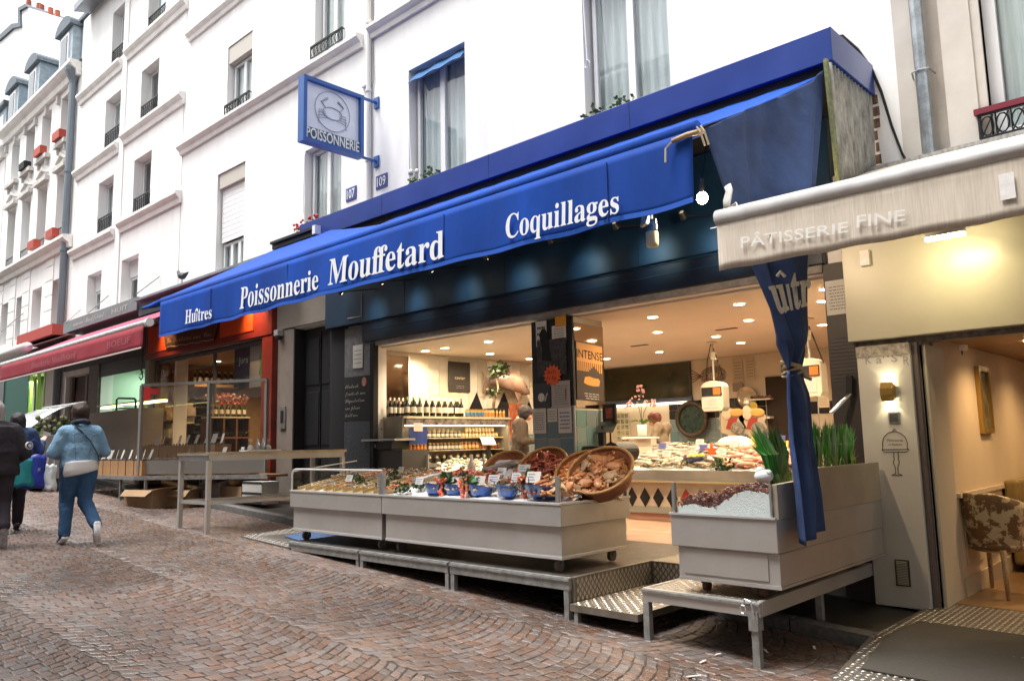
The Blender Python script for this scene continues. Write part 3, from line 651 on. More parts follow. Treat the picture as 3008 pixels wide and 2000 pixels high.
# side curtain
t = thing('side_curtain', 'faded blue canvas side curtain tied in the middle with rope and hanging to the counter', 'curtain', (-2.6, -1.8, 3.5))
TL_, TR_ = Vector(ay(*zK(470, 90), -2.42)), Vector(ax(*zJ(912, 462), -2.45))
GT = Vector(ax(2330, 1088, -2.56)); GT2 = GT
rows_l = [(zK(475, 80), -2.42), (zK(520, 300), -2.38), (zK(660, 760), -2.30), (zK(830, 1240), -2.2), ((2278, 1000), -2.1), ((2308, 1085), -2.02)]
rows_r = [(zJ(912, 462), -2.42), (zJ(920, 700), -2.42), (zJ(905, 1240), -2.43), (zK(1420, 1170), -2.45), ((2376, 960), -2.5), ((2350, 1085), -2.55)]
LP = [Vector(ay(*p, y)) for p, y in rows_l]; RP = [Vector(ax(*p, x)) for p, x in rows_r]
def along(P, t_):
    t_ = max(0, min(.9999, t_)) * (len(P) - 1); i = int(t_); return P[i].lerp(P[i + 1], t_ - i)
def curt(u, v):
    a = along(LP, v); c_ = along(RP, v); p = a.lerp(c_, u); w = (c_ - a).length
    fold = (.02 + .10 * v * (1 - .35 * v)) * math.sin(u * (9 + 3 * v) + 1.2 * v) + .012 * math.sin(u * 31 + v * 6)
    if v > .85: fold *= (1 - v) / .15 * .8 + .2
    return p + Vector((fold, fold * .45, .02 * math.sin(u * 6) * (1 - v) - .10 * math.sin(math.pi * u) * (1 - v) ** 4 * .4))
b = MB(); b.grid(lambda u, v: curt(u, v), 64, 60); b.build('canvas', BLUEC, t, smooth=True, solid=.004)
LL = [Vector(ay(2305, 1092, -2.02)), Vector(ay(2300, 1180, -2.02)), Vector(ay(2308, 1300, -2.04)), Vector(ay(2330, 1450, -2.1)), Vector(ay(2345, 1604, -2.12))]
RR = [Vector(ax(2352, 1092, -2.50)), Vector(ax(2380, 1160, -2.46)), Vector(ax(2392, 1300, -2.44)), Vector(ax(2412, 1450, -2.43)), Vector(ax(2418, 1558, -2.43))]
def low(u, v):
    a = along(LL, v); c_ = along(RR, v); p = a.lerp(c_, u); f_ = (.025 + .03 * math.sin(v * 2)) * math.sin(u * 11 + v * 1.5)
    return p + Vector((f_ * .8 + .02, -f_ * .3 - .09 * math.sin(math.pi * u), 0))
b = MB(); b.grid(lambda u, v: low(u, v), 40, 30); b.build('canvas_tail', BLUEC, t, smooth=True, solid=.005)
b = MB()
for k in range(5):
    z = -.03 + k * .014; c0, c1 = LP[-1], RP[-1]; m_ = (c0 + c1) / 2
    b.tube([m_ + Vector((.06 * math.cos(q), -.02 + .12 * math.sin(q) + 0, z + .03 * math.sin(q + k))) for q in [i * 2 * math.pi / 14 for i in range(15)]], .009, 5)
b.tube([RP[-1] + Vector((.05, -.1, 0)), RP[-1] + Vector((.08, -.1, -.07)), RP[-1] + Vector((.12, -.08, -.09))], .013, 5); b.build('rope', M('hemp_string', (.42, .36, .24), .9), t)
WL = M('peeling_white_letters', (.70, .71, .68), .8, var=.12, scale=18)
lettering('lettering', 'uıtr', None, WL, t, 'serif', boldness=.02, fn=lambda u, v: along(LP, .74 - .10 * v).lerp(along(RP, .74 - .10 * v),   .12 + .72 * u) + Vector((.10, -.13, 0)), label='white peeling letters near the fold')
b = MB(); a_ = [(2245 + 18, 795), (2280, 783), (2305, 800)]
b.tube([Vector(ay(x, y, -2.62)) for x, y in ((2283, 812), (2293, 798), (2306, 812))], .012, 5); b.build('circumflex', WL, t)
b = MB()
pts = [ay(*zK(675, 555), -2.44), ay(*zK(690, 600), -2.45), ay(*zK(672, 680), -2.46), ay(*zK(668, 750), -2.47)]
b.tube(pts, [.028, .03, .034, .026], 7, flat=.25); b.tube([ay(*zK(700, 740), -2.47), ay(*zK(750, 705), -2.45), ay(*zK(770, 760), -2.47)], [.018, .02, .012], 6, flat=.3); b.build('folded_letter', WL, t, smooth=True)
# navy signboard and shutter box
sg = thing('shop_signboard', 'dark navy signboard over the fish shop opening, lit by small spotlights', 'signboard', (-7, -.1, 3.9))
MB().box(-11.26, -2.75, -.16, -.003, 3.54, 4.62).build('board', NAVY, sg, bevel=.01)
b = MB()
for x in (-9.15, -7.05, -4.95): b.box(x - .002, x + .002, -.1635, -.16, 3.54, 4.62)
b.build('board_joint', BLACKM, sg)
b = MB(); q = [zL(915, 1385), zL(1030, 1365), zL(1030, 1170)]; b.tube([ay(*p, -.168) for p in q], .006, 4); b.build('scratched_outline', STEELL, sg)
MB().box(-10.3, -2.9, -.10, -.003, 3.23, 3.538).build('shutter_box', NAVYD, sg, bevel=.008)
b = MB(); b.box(-10.3, -2.9, -.115, -.10, 3.52, 3.545).box(-10.3, -2.9, -.108, -.10, 3.40, 3.415); b.build('box_trim', NAVY, sg)
MB().box(-10.08, -2.93, -.06, .12, 3.155, 3.228).build('shutter_guide', M('grey_guide', (.22, .20, .19), .7, var=.3, scale=12), sg)
def spot(par, loc, target, power, ang=70, blend=.6, col=(1, .78, .52), r=.02):
    l = bpy.data.lights.new('spot', 'SPOT'); l.energy = power * LAMP; l.spot_size = R(ang); l.spot_blend = blend; l.color = col; l.shadow_soft_size = r
    o = bpy.data.objects.new('bulb_light', l); COL.objects.link(o); o.location = Vector(loc) - (woff(par) if par else Vector()); o.parent = par
    o.rotation_euler = (Vector(loc) - Vector(target)).to_track_quat('Z', 'Y').to_euler(); return o
LAMPM = emi('halogen_bulb', (1, .80, .5), 9)
for k, (px, py) in enumerate(((1003, 862), (1121, 833), (1268, 797), (1430, 759), (1620, 712), (1812, 670), (2010, 640))):
    p = ay(px, py, -.78); t = thing('sign_spotlight', 'small spotlight on an arm above the navy signboard, one of the row', 'spotlight', p, 'spotlights along the navy signboard')
    MB().cyl((p[0], p[1], p[2] + .02), (p[0], -.1, p[2] + .16), .009, n=6).build('arm', BLACK, t)
    d = Vector((0, .62, -.62)).normalized(); MB().cyl(Vector(p) - d * .07, Vector(p), .03, .042, 10, cap=False).build('shade', BLACK, t, smooth=True)
    MB().ell(Vector(p) - d * .01, .028, .028, .022, 10, 6).build('bulb', LAMPM, t)
    spot(t, Vector(p) + d * .03, (p[0] + .04, -.1, 3.60), 17, 54, 1.0, (.66, .95, 1), .12)
# bare halogen bulb and hanging glass lamp
p = ay(2063, 582, -1.9); t = thing('work_light', 'glaring round halogen lamp hanging at the right end of the blue valance', 'lamp', p)
MB().ell(p, .045, .045, .05, 12, 8).build('bulb', emi('glaring_bulb', (1, .82, .5), 60), t, smooth=True); MB().cyl((p[0], p[1], p[2] + .04), (p[0], p[1], p[2] + .16), .02, n=8).build('socket', BLACK, t)
MB().cyl((p[0], p[1], p[2] + .16), (p[0] - .1, p[1] + .3, p[2] + .55), .006, n=5).build('flex', BLACK, t)
l = bpy.data.lights.new('l', 'POINT'); l.energy = 55 * LAMP; l.color = (1, .72, .42); l.shadow_soft_size = .05; o = bpy.data.objects.new('bulb_light', l); COL.objects.link(o); o.parent = t; o.location = (0, -.02, -.09)
p = ay(*zM(1522, 600), -2.2); t = thing('hanging_lamp', 'unlit glass jar lamp hanging under the right part of the blue valance', 'lamp', p)
MB().lathe([(.0, -.06), (.045, -.06), (.05, -.03), (.05, .06)], p, 12).build('globe', M('milky_globe', (.60, .52, .34), .3), t, smooth=True)
MB().lathe([(.052, .06), (.05, .16), (.03, .2)], p, 12).build('glass', glass('lamp_glass', base=.1), t, smooth=True)
MB().cyl((p[0], p[1], p[2] + .17), (p[0], p[1], p[2] + .40), .014, n=6).obox((p[0] - .06, p[1], p[2] + .17), (.03, 0, .01), (0, .02, 0), (.01, 0, .04)).build('cap', GALV, t)
# hanging sign
t = thing('hanging_sign', 'square blue framed hanging sign with a crab drawing and the word POISSONNERIE', 'sign', (-9.4, -.9, 6.6))
xs_ = -9.98; cTL, cTR, cBL, cBR = ax(*z4(440, 497), xs_), ax(*z4(833, 625), xs_), ax(*z4(420, 925), xs_), ax(*z4(822, 1030), xs_)
y0, y1 = (cTL[1] + cBL[1]) / 2, (cTR[1] + cBR[1]) / 2; z0, z1_ = (cBL[2] + cBR[2]) / 2, (cTL[2] + cTR[2]) / 2
SF = M('sign_blue_frame', (.03, .11, .36), .45, var=.1, scale=5)
b = MB(); f = .06; dx = .16
b.box(xs_ - dx, xs_, y0, y0 + f, z0, z1_).box(xs_ - dx, xs_, y1 - f, y1, z0, z1_).box(xs_ - dx, xs_, y0 + f, y1 - f, z0, z0 + f).box(xs_ - dx, xs_, y0 + f, y1 - f, z1_ - f, z1_); b.build('frame', SF, t)
MB().box(xs_ - .09, xs_ - .07, y0 + f, y1 - f, z0 + f, z1_ - f).build('panel', M('sign_face', (.74, .78, .86), .25, var=.1, scale=2), t)
zb = z0 + f + .19 * (z1_ - z0)
MB().box(xs_ - .068, xs_ - .05, y0 + f, y1 - f, z0 + f, zb).build('name_band', M('sign_slate_band', (.09, .12, .17), .5), t)
lettering('lettering', 'POISSONNERIE', [(xs_ - .03, y0 + f + .01, z0 + f + .02), (xs_ - .03, y1 - f - .01, z0 + f + .02), (xs_ - .03, y1 - f - .01, zb - .02), (xs_ - .03, y0 + f + .01, zb - .02)], LETW, t, 'plain', boldness=.015)
cy_, cz_ = (y0 + y1) / 2, (zb + z1_ - f) / 2; rr = min(y1 - y0 - 2 * f, z1_ - f - zb) * .44
b = MB(); GD = M('sign_grey_drawing', (.38, .41, .46), .6)
b.tube([(xs_ - .06, cy_ + rr * math.cos(q), cz_ + rr * math.sin(q)) for q in [i * 2 * math.pi / 32 for i in range(33)]], .006, 4)
b.tube([(xs_ - .06, cy_ + rr * .55 * math.cos(q), cz_ - rr * .1 + rr * .3 * math.sin(q)) for q in [i * 2 * math.pi / 20 for i in range(21)]], .008, 4)
for s in (-1, 1):
    for k in range(4): b.tube([(xs_ - .06, cy_ + s * rr * (.4 - .03 * k), cz_ - rr * (.1 + .1 * k)), (xs_ - .06, cy_ + s * rr * .75, cz_ - rr * (.05 + .15 * k)), (xs_ - .06, cy_ + s * rr * .8, cz_ - rr * (.25 + .17 * k))], .005, 4)
    b.tube([(xs_ - .06, cy_ + s * rr * .4, cz_ + rr * .1), (xs_ - .06, cy_ + s * rr * .65, cz_ + rr * .35), (xs_ - .06, cy_ + s * rr * .3, cz_ + rr * .6)], [.007, .012, .02], 5)
b.build('crab_drawing', GD, t)
b = MB()
for px, z in ((z1_ - .02, z1_ - .02), (z0, z0 + .02)):
    MB().bar((xs_ - .05, y1, z), (xs_ - .05, -.02, z), .035).box(xs_ - .11, xs_ + .01, -.03, 0, z - .09, z + .09).build('bracket', SF, t)
NB = M('enamel_blue', (.035, .06, .25), .3)
for txt, a_, c_, lb in (('107', (1018, 560), (1047, 580), 'blue enamel number plate 107, lower left of the two'), ('109', (1106, 522), (1138, 545), 'blue enamel number plate 109, upper right of the two')):
    p, q = ay(*a_), ay(*c_); zc_ = (p[2] + q[2]) / 2; t = thing('number_plate', lb, 'number plate', (p[0], 0, zc_), 'house number plates')
    MB().box(p[0], q[0] + .01, -.015, -.002, zc_ - .11, zc_ + .11).build('plate', NB, t)
    lettering('digits', txt, ry(p[0] + .035, q[0] - .025, zc_ - .075, zc_ + .075, -.016), LETW, t, 'plain', boldness=.01)
# ---- pier with notices left of the opening ----
pr = thing('shopfront_pier', 'grey painted pier with blackboard left of the fish shop opening', 'pier', (-10.45, -.05, FL))
MB().box(-10.81, -10.10, -.07, -.003, 2.70, 3.50).build('upper_panel', M('grey_board', (.16, .16, .16), .7, var=.3, scale=10), pr)
MB().box(-10.81, -10.10, -.075, -.003, 2.00, 2.695).build('blackboard', M('blackboard', (.022, .022, .022), .8, var=.3, scale=5), pr)
MB().box(-10.81, -10.10, -.07, -.003, .35, 1.995).build('lower_panel', M('graffiti_board', (.10, .115, .13), .6, col2=(.028, .032, .04), scale=42, bump=.1), pr)
MB().box(-10.098, -10.0, -.09, .0, .35, 3.2).build('post', BLACKM, pr)
CHALK = M('chalk', (.40, .38, .34), .9)
for i, s in enumerate(('Elaboré', 'fruits de mer', 'Dégustation', 'sur place', 'huîtres')):
    z = 2.52 - i * .115; w = (.36, .55, .52, .4, .34)[i]; lettering('chalk_line', s, ry(-10.77, -10.77 + w, z, z + .055, -.08), CHALK, pr, 'script')
MB().prism([(-10.26 + .06 * math.cos(q), 2.60 + .075 * math.sin(q)) for q in [i * math.pi / 5 for i in range(10)]], -.083, -.076).build('shell_sticker', M('pink_shell', (.5, .22, .17), .7), pr)
notice('white notice sheet pinned on the grey pier left of the opening', ry(-10.56, -10.30, 2.83, 3.20, -.08), rows=4, thick=.15)
# entry between the shops with a tall black door
dr = thing('entrance_door', 'tall black double door in the passage between the red shop and the fish shop', 'door', (-11.85, .1, .6))
MB().box(-12.43, -11.27, .16, .22, .4, 3.68).build('door_leaf', M('black_door_paint', (.004, .0045, .006), .6, var=.3, scale=2), dr)
for x0, x1 in ((-12.33, -11.9), (-11.8, -11.37)):
    for z0, z1 in ((.9, 1.5), (1.62, 2.55), (2.67, 3.5)): MB().box(x0, x1, .145, .16, z0, z1).build('door_panel', M('black_door_paint', (.004, .0045, .006), .6), dr, bevel=.01)
MB().box(-11.858, -11.842, .14, .16, .6, 3.6).build('meeting_stile', BLACK, dr)
MB().box(-12.98, -12.45, -.03, -.003, .55, 3.72).build('pier_render', M('taupe_render', (.20, .165, .135), .85, var=.15, scale=3), b107)
MB().box(-12.43, -12.395, -.04, .158, .5, 3.69).build('door_jamb', BLACKM, dr)
MB().box(-11.262, -10.815, -.05, -.003, .3, 3.535).build('dark_panel', BLACKM, dr)
MB().box(-13.0, -11.27, -.05, -.003, 3.73, 4.6).build('taupe_panel', M('taupe_panel', (.20, .17, .14), .8, var=.1, scale=3), b107)
t = thing('intercom', 'steel intercom plate on the pier by the black door', 'intercom', (-12.75, -.04, 1.75)); q = ay(*zD(1142, 1375)); MB().box(q[0] - .09, q[0] + .09, -.06, -.032, q[2] - .2, q[2] + .2).build('plate', STEEL, t, bevel=.006); MB().box(q[0] - .05, q[0] + .05, -.064, -.061, q[2] - .1, q[2] + .12).build('keypad', BLACK, t)
t = thing('security_camera', 'small security camera under the taupe panel by the black door', 'camera', ay(*zD(1132, 745))); q = ay(*zD(1132, 745)); MB().box(q[0] - .08, q[0] + .06, -.16, -.03, q[2] - .02, q[2] + .09).build('housing', M('grey_plastic', (.35, .35, .35), .5), t, bevel=.01); MB().ell((q[0], -.1, q[2] - .05), .05, .05, .05).build('lens_dome', BLACK, t)
# ---- right hand pier of the fish shop ----
pg = thing('shopfront_pier', 'brown grey ribbed pier between the fish shop and the pastry shop', 'pier', (-2.83, 0, FL))
MB().box(-2.93, -2.66, -.04, .3, .1, 3.23).build('pier_body', M('ribbed_pier', (.075, .065, .062), .6, var=.15, scale=4), pg)
b = MB()
for i in range(60): z = .5 + i * .034; b.box(-2.925, -2.665, -.046, -.04, z, z + .02)
b.build('ribs', M('ribbed_pier', (.075, .065, .062), .6), pg)
notice('white notice with a small crest on the brown pier beside the blue curtain', ry(-2.915, -2.70, 2.73, 3.06, -.046), rows=8, thick=.2)
t = thing('extractor_arm', 'angled grey metal arm fixed on the brown pier above the green leaves', 'bracket', (-2.85, -.1, 1.9)); q0, q1, q2 = ay(*zH(250, 530), -.1), ay(*zH(250, 670), -.1), ay(*zH(110, 815), -.25)
MB().bar(q0, q1, .05, .04).build('arm_upper', BLACK, t); MB().bar(q1, q2, .045, .02).build('arm_lower', STEEL, t)
# ================= PLATFORMS =================
pl = thing('platform', 'galvanised platform on legs carrying the long seafood counter', 'platform', (-6.5, -2.2, gz(-6.5)))
DK = M('platform_deck', (.10, .085, .075), .4, metal=.5, var=.4, scale=8)
MB().slab([(-8.78, -2.22, FL - .004), (-4.37, -2.22, FL - .004), (-4.37, .1, FL - .004), (-8.78, .1, FL - .004)], .03).build('deck', DK, pl)
for x0, x1 in ((-8.78, -7.345), (-7.315, -5.88), (-5.85, -4.36)):
    MB().box(x0, x1, -2.26, -2.222, FL - .105, FL).build('rail', GALV, pl, bevel=.003)
    MB().box(x0, x1, -2.275, -2.262, FL - .03, FL - .012).build('rail_lip', GALV, pl)
for x in (-7.37, -7.29, -5.90, -5.82, -4.40):
    MB().box(x - .025, x + .025, -2.255, -2.205, gz(x) - .01, FL - .106).build('leg', GALV, pl)
MB().box(-4.38, -4.34, -2.22, -1.04, FL - .205, FL).build('side_riser', CHK, pl)
b = MB(); rhomb(b, (-4.337, -2.2, FL - .2), (0, 1, 0), 1.14); b.build('tread_diamonds', M('diamond_steel', (.50, .45, .38), .32, metal=.6), pl, kind='stuff')
st = thing('step', 'low checker plate step between the two platforms', 'step', (-3.9, -1.8, gz(-3.9)))
SZ = .262
MB().slab([(-4.335, -2.29, SZ), (-3.66, -2.29, SZ), (-3.66, -1.06, SZ), (-4.335, -1.06, SZ)], .055).build('tread', CHK, st)
MB().box(-4.335, -3.49, -1.06, -1.03, SZ, FL).build('riser', CHK, st)
DIA = M('diamond_steel', (.50, .45, .38), .32, metal=.6)
b = MB(); checker(b, (-4.33, -2.28, SZ), (1, 0, 0), (0, 1, 0), .67, 1.2, .052, .005); rhomb(b, (-4.33, -1.062, SZ + .005), (1, 0, 0), .80); b.build('tread_diamonds', DIA, st, kind='stuff')
for x in (-4.28,):
    for y in (-2.26, -1.2): MB().box(x - .02, x + .02, y - .02, y + .02, gz(x) - .01, SZ - .055).build('leg', GALV, st)
fp = MB(); fp.slab([(-4.37, -1.03, FL - .003), (-2.70, -1.03, FL - .003), (-2.70, -.05, FL - .003), (-2.95, -.05, FL - .003), (-2.95, .9, FL - .003), (-4.37, .9, FL - .003)], .04); fo = fp.build('checker_floor', CHK, kind='structure')
fo.data.materials[0] = CHK
b = MB(); checker(b, (-4.36, -1.0, FL - .003), (1, 0, 0), (0, 1, 0), 1.4, 1.9, .04, .003); b.build('tread_diamonds', DIA, fo, kind='stuff')
p2 = thing('platform', 'smaller galvanised platform on tall legs under the planter counter', 'platform', (-3.05, -1.3, gz(-3)))
MB().slab([(-3.598, -2.22, FL - .003), (-2.70, -2.22, FL - .003), (-2.70, -1.035, FL - .003), (-3.598, -1.035, FL - .003)], .03).build('deck', CHK, p2)
b = MB(); checker(b, (-3.58, -2.2, FL - .003), (1, 0, 0), (0, 1, 0), .87, 1.15, .05, .004); b.build('tread_diamonds', DIA, p2, kind='stuff')
MB().box(-3.63, -2.66, -2.26, -2.222, FL - .10, FL).build('rail', STEELL, p2, bevel=.003); MB().box(-3.63, -2.66, -2.276, -2.262, FL - .025, FL - .008).build('rail_lip', GALV, p2)
MB().box(-2.697, -2.66, -2.218, -.05, FL - .10, FL + .004).build('rail', STEELL, p2, bevel=.003); MB().box(-3.63, -3.60, -2.218, -1.04, FL - .12, FL).build('rail', GALV, p2)
for x, y in ((-2.705, -2.235), (-2.79, -.96), (-3.60, -2.235)):
    MB().box(x - .027, x + .027, y - .027, y + .027, (gz(x) if y < -1 else pz(x)) - .01, FL - .101).build('leg', GALV, p2, bevel=.003)
MB().box(-2.74, -2.67, -2.28, -2.2, FL - .19, FL - .06).build('leg_bracket', GALV, p2)
b = MB(); b.tube([(-2.77, -2.285, FL - .02), (-2.75, -2.29, FL + .02), (-2.71, -2.29, FL + .01), (-2.69, -2.29, FL - .1)], .006, 5)
b.tube([(-2.77 + .02 * math.cos(q), -2.29, FL - .05 + .03 * math.sin(q)) for q in [i for i in range(8)]], .005, 4); b.build('hook', STEELL, p2)
# ramp at the left end, blue mat on it
rp = thing('ramp', 'checker plate ramp lying on the setts at the left end of the platform', 'ramp', (-9.4, -1.9, .4))
cs = [(-9.95, -2.26, gz(-9.95) + .012), (-8.72, -2.26, gz(-8.7) + .02), (-8.72, -1.2, FL), (-10.2, -1.2, FL + .01)]
MB().slab(cs, .02).build('plate', M('dark_plate', (.09, .08, .07), .6, metal=.3), rp)
b = MB(); U_ = Vector(cs[1]) - Vector(cs[0]); V_ = Vector(cs[3]) - Vector(cs[0])
checker(b, Vector(cs[0]) + Vector((0, 0, .002)), U_, (0, 1, (FL - gz(-9.4) - .012) / 1.06), 1.2, 1.0, .055, .006); b.build('tread_diamonds', M('white_diamond', (.66, .63, .58), .5), rp, kind='stuff')
mt = MB().slab([(-9.4, -1.95, gz(-9.4) + .055), (-8.75, -2.02, gz(-8.7) + .06), (-8.7, -1.3, FL + .015), (-9.55, -1.3, FL + .015)], .012).build('mat', M('blue_mat', (.05, .11, .25), .8, var=.2, scale=20)); tag(mt, 'blue rubber mat on the ramp under the left end of the counter', 'mat')
# ================= FISHMONGER: INSIDE =================
CR = M('cream_wall', (.60, .53, .42), .7, var=.06, scale=2); CEIL = M('cream_ceiling', (.66, .58, .48), .75, var=.05, scale=1.2)
TBL = M('blue_grey_tile', (.16, .24, .27), .22, var=.15, scale=3, island=.12); TCR = M('cream_tile', (.56, .52, .42), .25, var=.1, scale=3, island=.08); TBK = M('black_tile', (.015, .015, .018), .2)
GROUT = M('grout', (.45, .43, .38), .9)
MB().slab([(-10.3, -1.05 + 1.95, FL - .004), (-2.93, .9, FL - .004), (-2.93, 6.15, FL - .004), (-10.3, 6.15, FL - .004)], .05).build('shop_floor', M('pink_floor_tile', (.42, .27, .20), .35, var=.2, scale=8), kind='structure')
MB().slab([(-10.3, 0.1, FL - .006), (-4.38, .1, FL - .006), (-4.38, .9, FL - .006), (-10.3, .9, FL - .006)], .05).build('shop_floor', M('pink_floor_tile', (.42, .27, .20), .35), kind='structure')
cl = MB().box(-10.3, -2.9, .12, 6.2, 3.125, 3.25).build('shop_ceiling', CEIL, kind='structure')
lw = MB().box(-10.40, -10.26, .1, 6.2, .3, 3.12).build('shop_side_wall', CR, kind='structure')
bw = MB().box(-10.25, -2.9, 6.11, 6.25, .3, 3.12).build('shop_back_wall', CR, kind='structure')
rw = MB().box(-2.925, -2.8, .31, 6.1, .3, 3.12).build('shop_side_wall', CR, kind='structure')
def tiles(par, axis, pos, a0, a1, z0, z1, s, mat, skip=None, t=.008, thick=1):
    me = None; na = max(1, round((a1 - a0) / s)); nz = max(1, round((z1 - z0) / s)); sa = (a1 - a0) / na; sz = (z1 - z0) / nz; off = woff(par)
    b = MB(); g = .004
    if axis == 0: b.box(0, t, g, sa - g, g, sz - g)
    else: b.box(g, sa - g, -t, 0, g, sz - g)
    me = b.mesh('tile', mat)
    for i in range(na):
        for j in range(nz):
            a = a0 + i * sa; z = z0 + j * sz
            if skip and skip(a + sa / 2, z + sz / 2): continue
            o = bpy.data.objects.new('tile', me); COL.objects.link(o); o.parent = par
            o.location = Vector((pos, a, z) if axis == 0 else (a, pos, z)) - off
tiles(lw, 0, -10.258, 1.25, 4.7, 1.75, 3.1, .23, TCR); tiles(lw, 0, -10.258, 2.5, 4.7, 1.1, 1.75, .215, TBL)
tiles(bw, 1, 6.108, -8.6, -6.55, 1.98, 2.34, .2, TBK); tiles(bw, 1, 6.108, -8.6, -6.55, 1.3, 1.98, .2, TBL); tiles(bw, 1, 6.108, -5.8, -2.95, 1.98, 2.2, .2, TBK)
for yy, z in ((1.87, 2.39), (2.35, 2.50), (3.06, 2.53), (3.75, 2.38)):
    MB().prism([(yy - .17, z - .30), (yy + .17, z - .30), (yy + .02, z)], -10.25, -10.238, axis=0).build('triangle_tile', TBK, lw)
# recessed ceiling lamps on their real grid
WARM = (1, .77, .50)
SPD = emi('warm_lamp_disc', (1, .82, .55), 22); TRIM = M('lamp_trim', (.6, .5, .38), .4)
lamp_pts = [(-9.9, .88), (-9.42, .88), (-8.41, .87), (-7.3, .85), (-9.57, 2.05), (-8.4, 2.05), (-9.72, 3.23), (-5.44, .83), (-6.18, 2.07), (-7.6, 4.3), (-8.86, 4.45), (-5.88, 3.2), (-4.25, .81), (-4.77, 2.06), (-6.03, 4.27), (-3.52, 1.4), (-3.2, .68), (-4.3, 3.3), (-7.3, 2.05)]
t0 = thing('ceiling_lamp', 'round recessed warm ceiling lamp in the fish shop', 'lamp', (0, 0, 3.12), 'recessed lamps in the fish shop ceiling')
MB().lathe([(.062, .002), (.078, -.006), (.082, .003)], (0, 0, 0), 18).build('trim', TRIM, t0, local=True, smooth=True)
MB().cyl((0, 0, -.002), (0, 0, .002), .06, n=18).build('lamp_disc', SPD, t0, local=True)
l = bpy.data.lights.new('bulb_light', 'SPOT'); l.energy = 82 * LAMP; l.spot_size = R(160); l.spot_blend = .8; l.color = WARM; l.shadow_soft_size = .05
o = bpy.data.objects.new('bulb_light', l); COL.objects.link(o); o.parent = t0; o.location = (0, 0, -.02)
tr = snapshot(t0)
for i, (x, y) in enumerate(lamp_pts):
    if i == 0: t0.location = (x, y, 3.12)
    else: copy_tree(t0, (x, y, 3.12), tree=tr)
for x, y in ((-7.26, 3.19), (-5.37, 2.58)):
    t = thing('ceiling_vent', ['narrow slotted vent in the ceiling near the pillar', 'narrow slotted vent in the ceiling left of the hanging blue curtain'][x > -6], 'vent', (x, y, 3.12)); MB().box(x - .16, x + .16, y - .03, y + .03, 3.113, 3.124).build('slot', M('vent_brown', (.15, .10, .06), .6), t)
# mirror strip on the left wall by the opening
MIR = M('dark_mirror', (.40, .33, .26), .06, metal=1)
t = thing('wall_mirror', 'tall mirror on the left inner wall just inside the fish shop opening', 'mirror', (-10.25, .5, 2)); MB().box(-10.256, -10.24, .16, .80, 1.4, 3.05).build('mirror_glass', MIR, t); MB().box(-10.256, -10.23, .80, .825, 1.4, 3.07).build('mirror_edge', PVC, t)
# ---- pillar ----
pi = MB().box(-6.745, -6.075, .008, .612, .3, 3.13).build('pillar', GROUT); tag(pi, 'square pillar in the middle of the fish shop opening, tiled blue below and papered above', 'pillar')
PB = M('pillar_black', (.012, .012, .014), .5)
MB().box(-6.75, -6.07, .0, .006, 2.03, 3.13).build('dark_panel', PB, pi); MB().box(-6.10, -6.068, -.01, .02, 2.03, 3.13).build('corner_trim', BLACK, pi)
tiles(pi, 1, .007, -6.745, -6.09, .5, 2.02, .2, TBL); 
PBG = M('blue_green_tile', (.14, .22, .21), .2, var=.15, scale=3, island=.12); tiles(pi, 0, -6.074, .02, .61, .5, 1.98, .2, PBG)
MB().box(-6.095, -6.07, -.006, .018, .45, 2.03).build('corner_trim', ALU, pi)
MB().box(-6.074, -6.066, .03, .615, 2.0, 3.05).build('mirror_glass', MIR, pi)
def frect(name, a, c, y, mat, lb, cat='poster', rows=0, ink=None, group=None):
    cs = rect_y(zB(*a), zB(*c), y); return notice(lb, cs, group, mat, rows, ink, cat, name)
ORG = M('orange_card', (.75, .12, .03), .6); YEL = M('yellow_orange_card', (.62, .30, .03), .6)
frect('poster', (232, 300), (335, 520), -.012, PAPER, 'white poster with dark figures, top left of the pillar', rows=3)
frect('poster', (380, 340), (512, 470), -.012, PAPER, 'white notice under the yellow card on the pillar', rows=5, ink=INKG)
frect('card', (410, 238), (512, 335), -.02, YEL, 'small yellow orange card at the top right of the pillar', cat='card')
t = frect('poster', (243, 478), (520, 778), -.016, M('dark_photo', (.05, .045, .045), .5, var=.7, scale=22), 'dark photographic poster in the middle of the pillar')
b = MB(); b.prism([(-6.56, 2.62), (-6.55, 2.78), (-6.60, 2.95), (-6.55, 3.02), (-6.50, 3.02), (-6.46, 2.95), (-6.44, 2.78), (-6.40, 2.6)], -.024, -.018); b.build('figure', BLACKM, t)
p = thing('price_star', 'bright orange jagged star card with handwriting on the pillar', 'card', ay(*zB(385, 790), -.03))
cx, _, cz = ay(*zB(385, 790), -.03); b = MB(); b.prism([(cx + (.115 if i % 2 else .15) * math.cos(q), cz + (.10 if i % 2 else .14) * math.sin(q)) for i, q in [(i, i * math.pi / 14) for i in range(28)]], -.034, -.028); b.build('star', ORG, p)
for i in range(2): lettering('writing', ['Lotte', 'le kg'][i], ry(cx - .09, cx + .07, cz + .02 - .07 * i, cz + .07 - .07 * i, -.035), M('brown_ink', (.2, .03, .01), .8), p, 'script')
t = frect('poster', (208, 872), (370, 1095), -.012, M('slate_card', (.045, .045, .055), .5), 'dark slate poster with a white plate, lower left of the papers on the pillar')
q = ay(*zB(283, 995), -.02); MB().cyl((q[0], -.018, q[2]), (q[0], -.022, q[2]), .055, n=16).build('plate_print', PAPER, t); MB().bar((q[0] + .06, -.021, q[2] - .05), (q[0] + .1, -.021, q[2] + .05), .01).build('knife_print', PAPER, t)
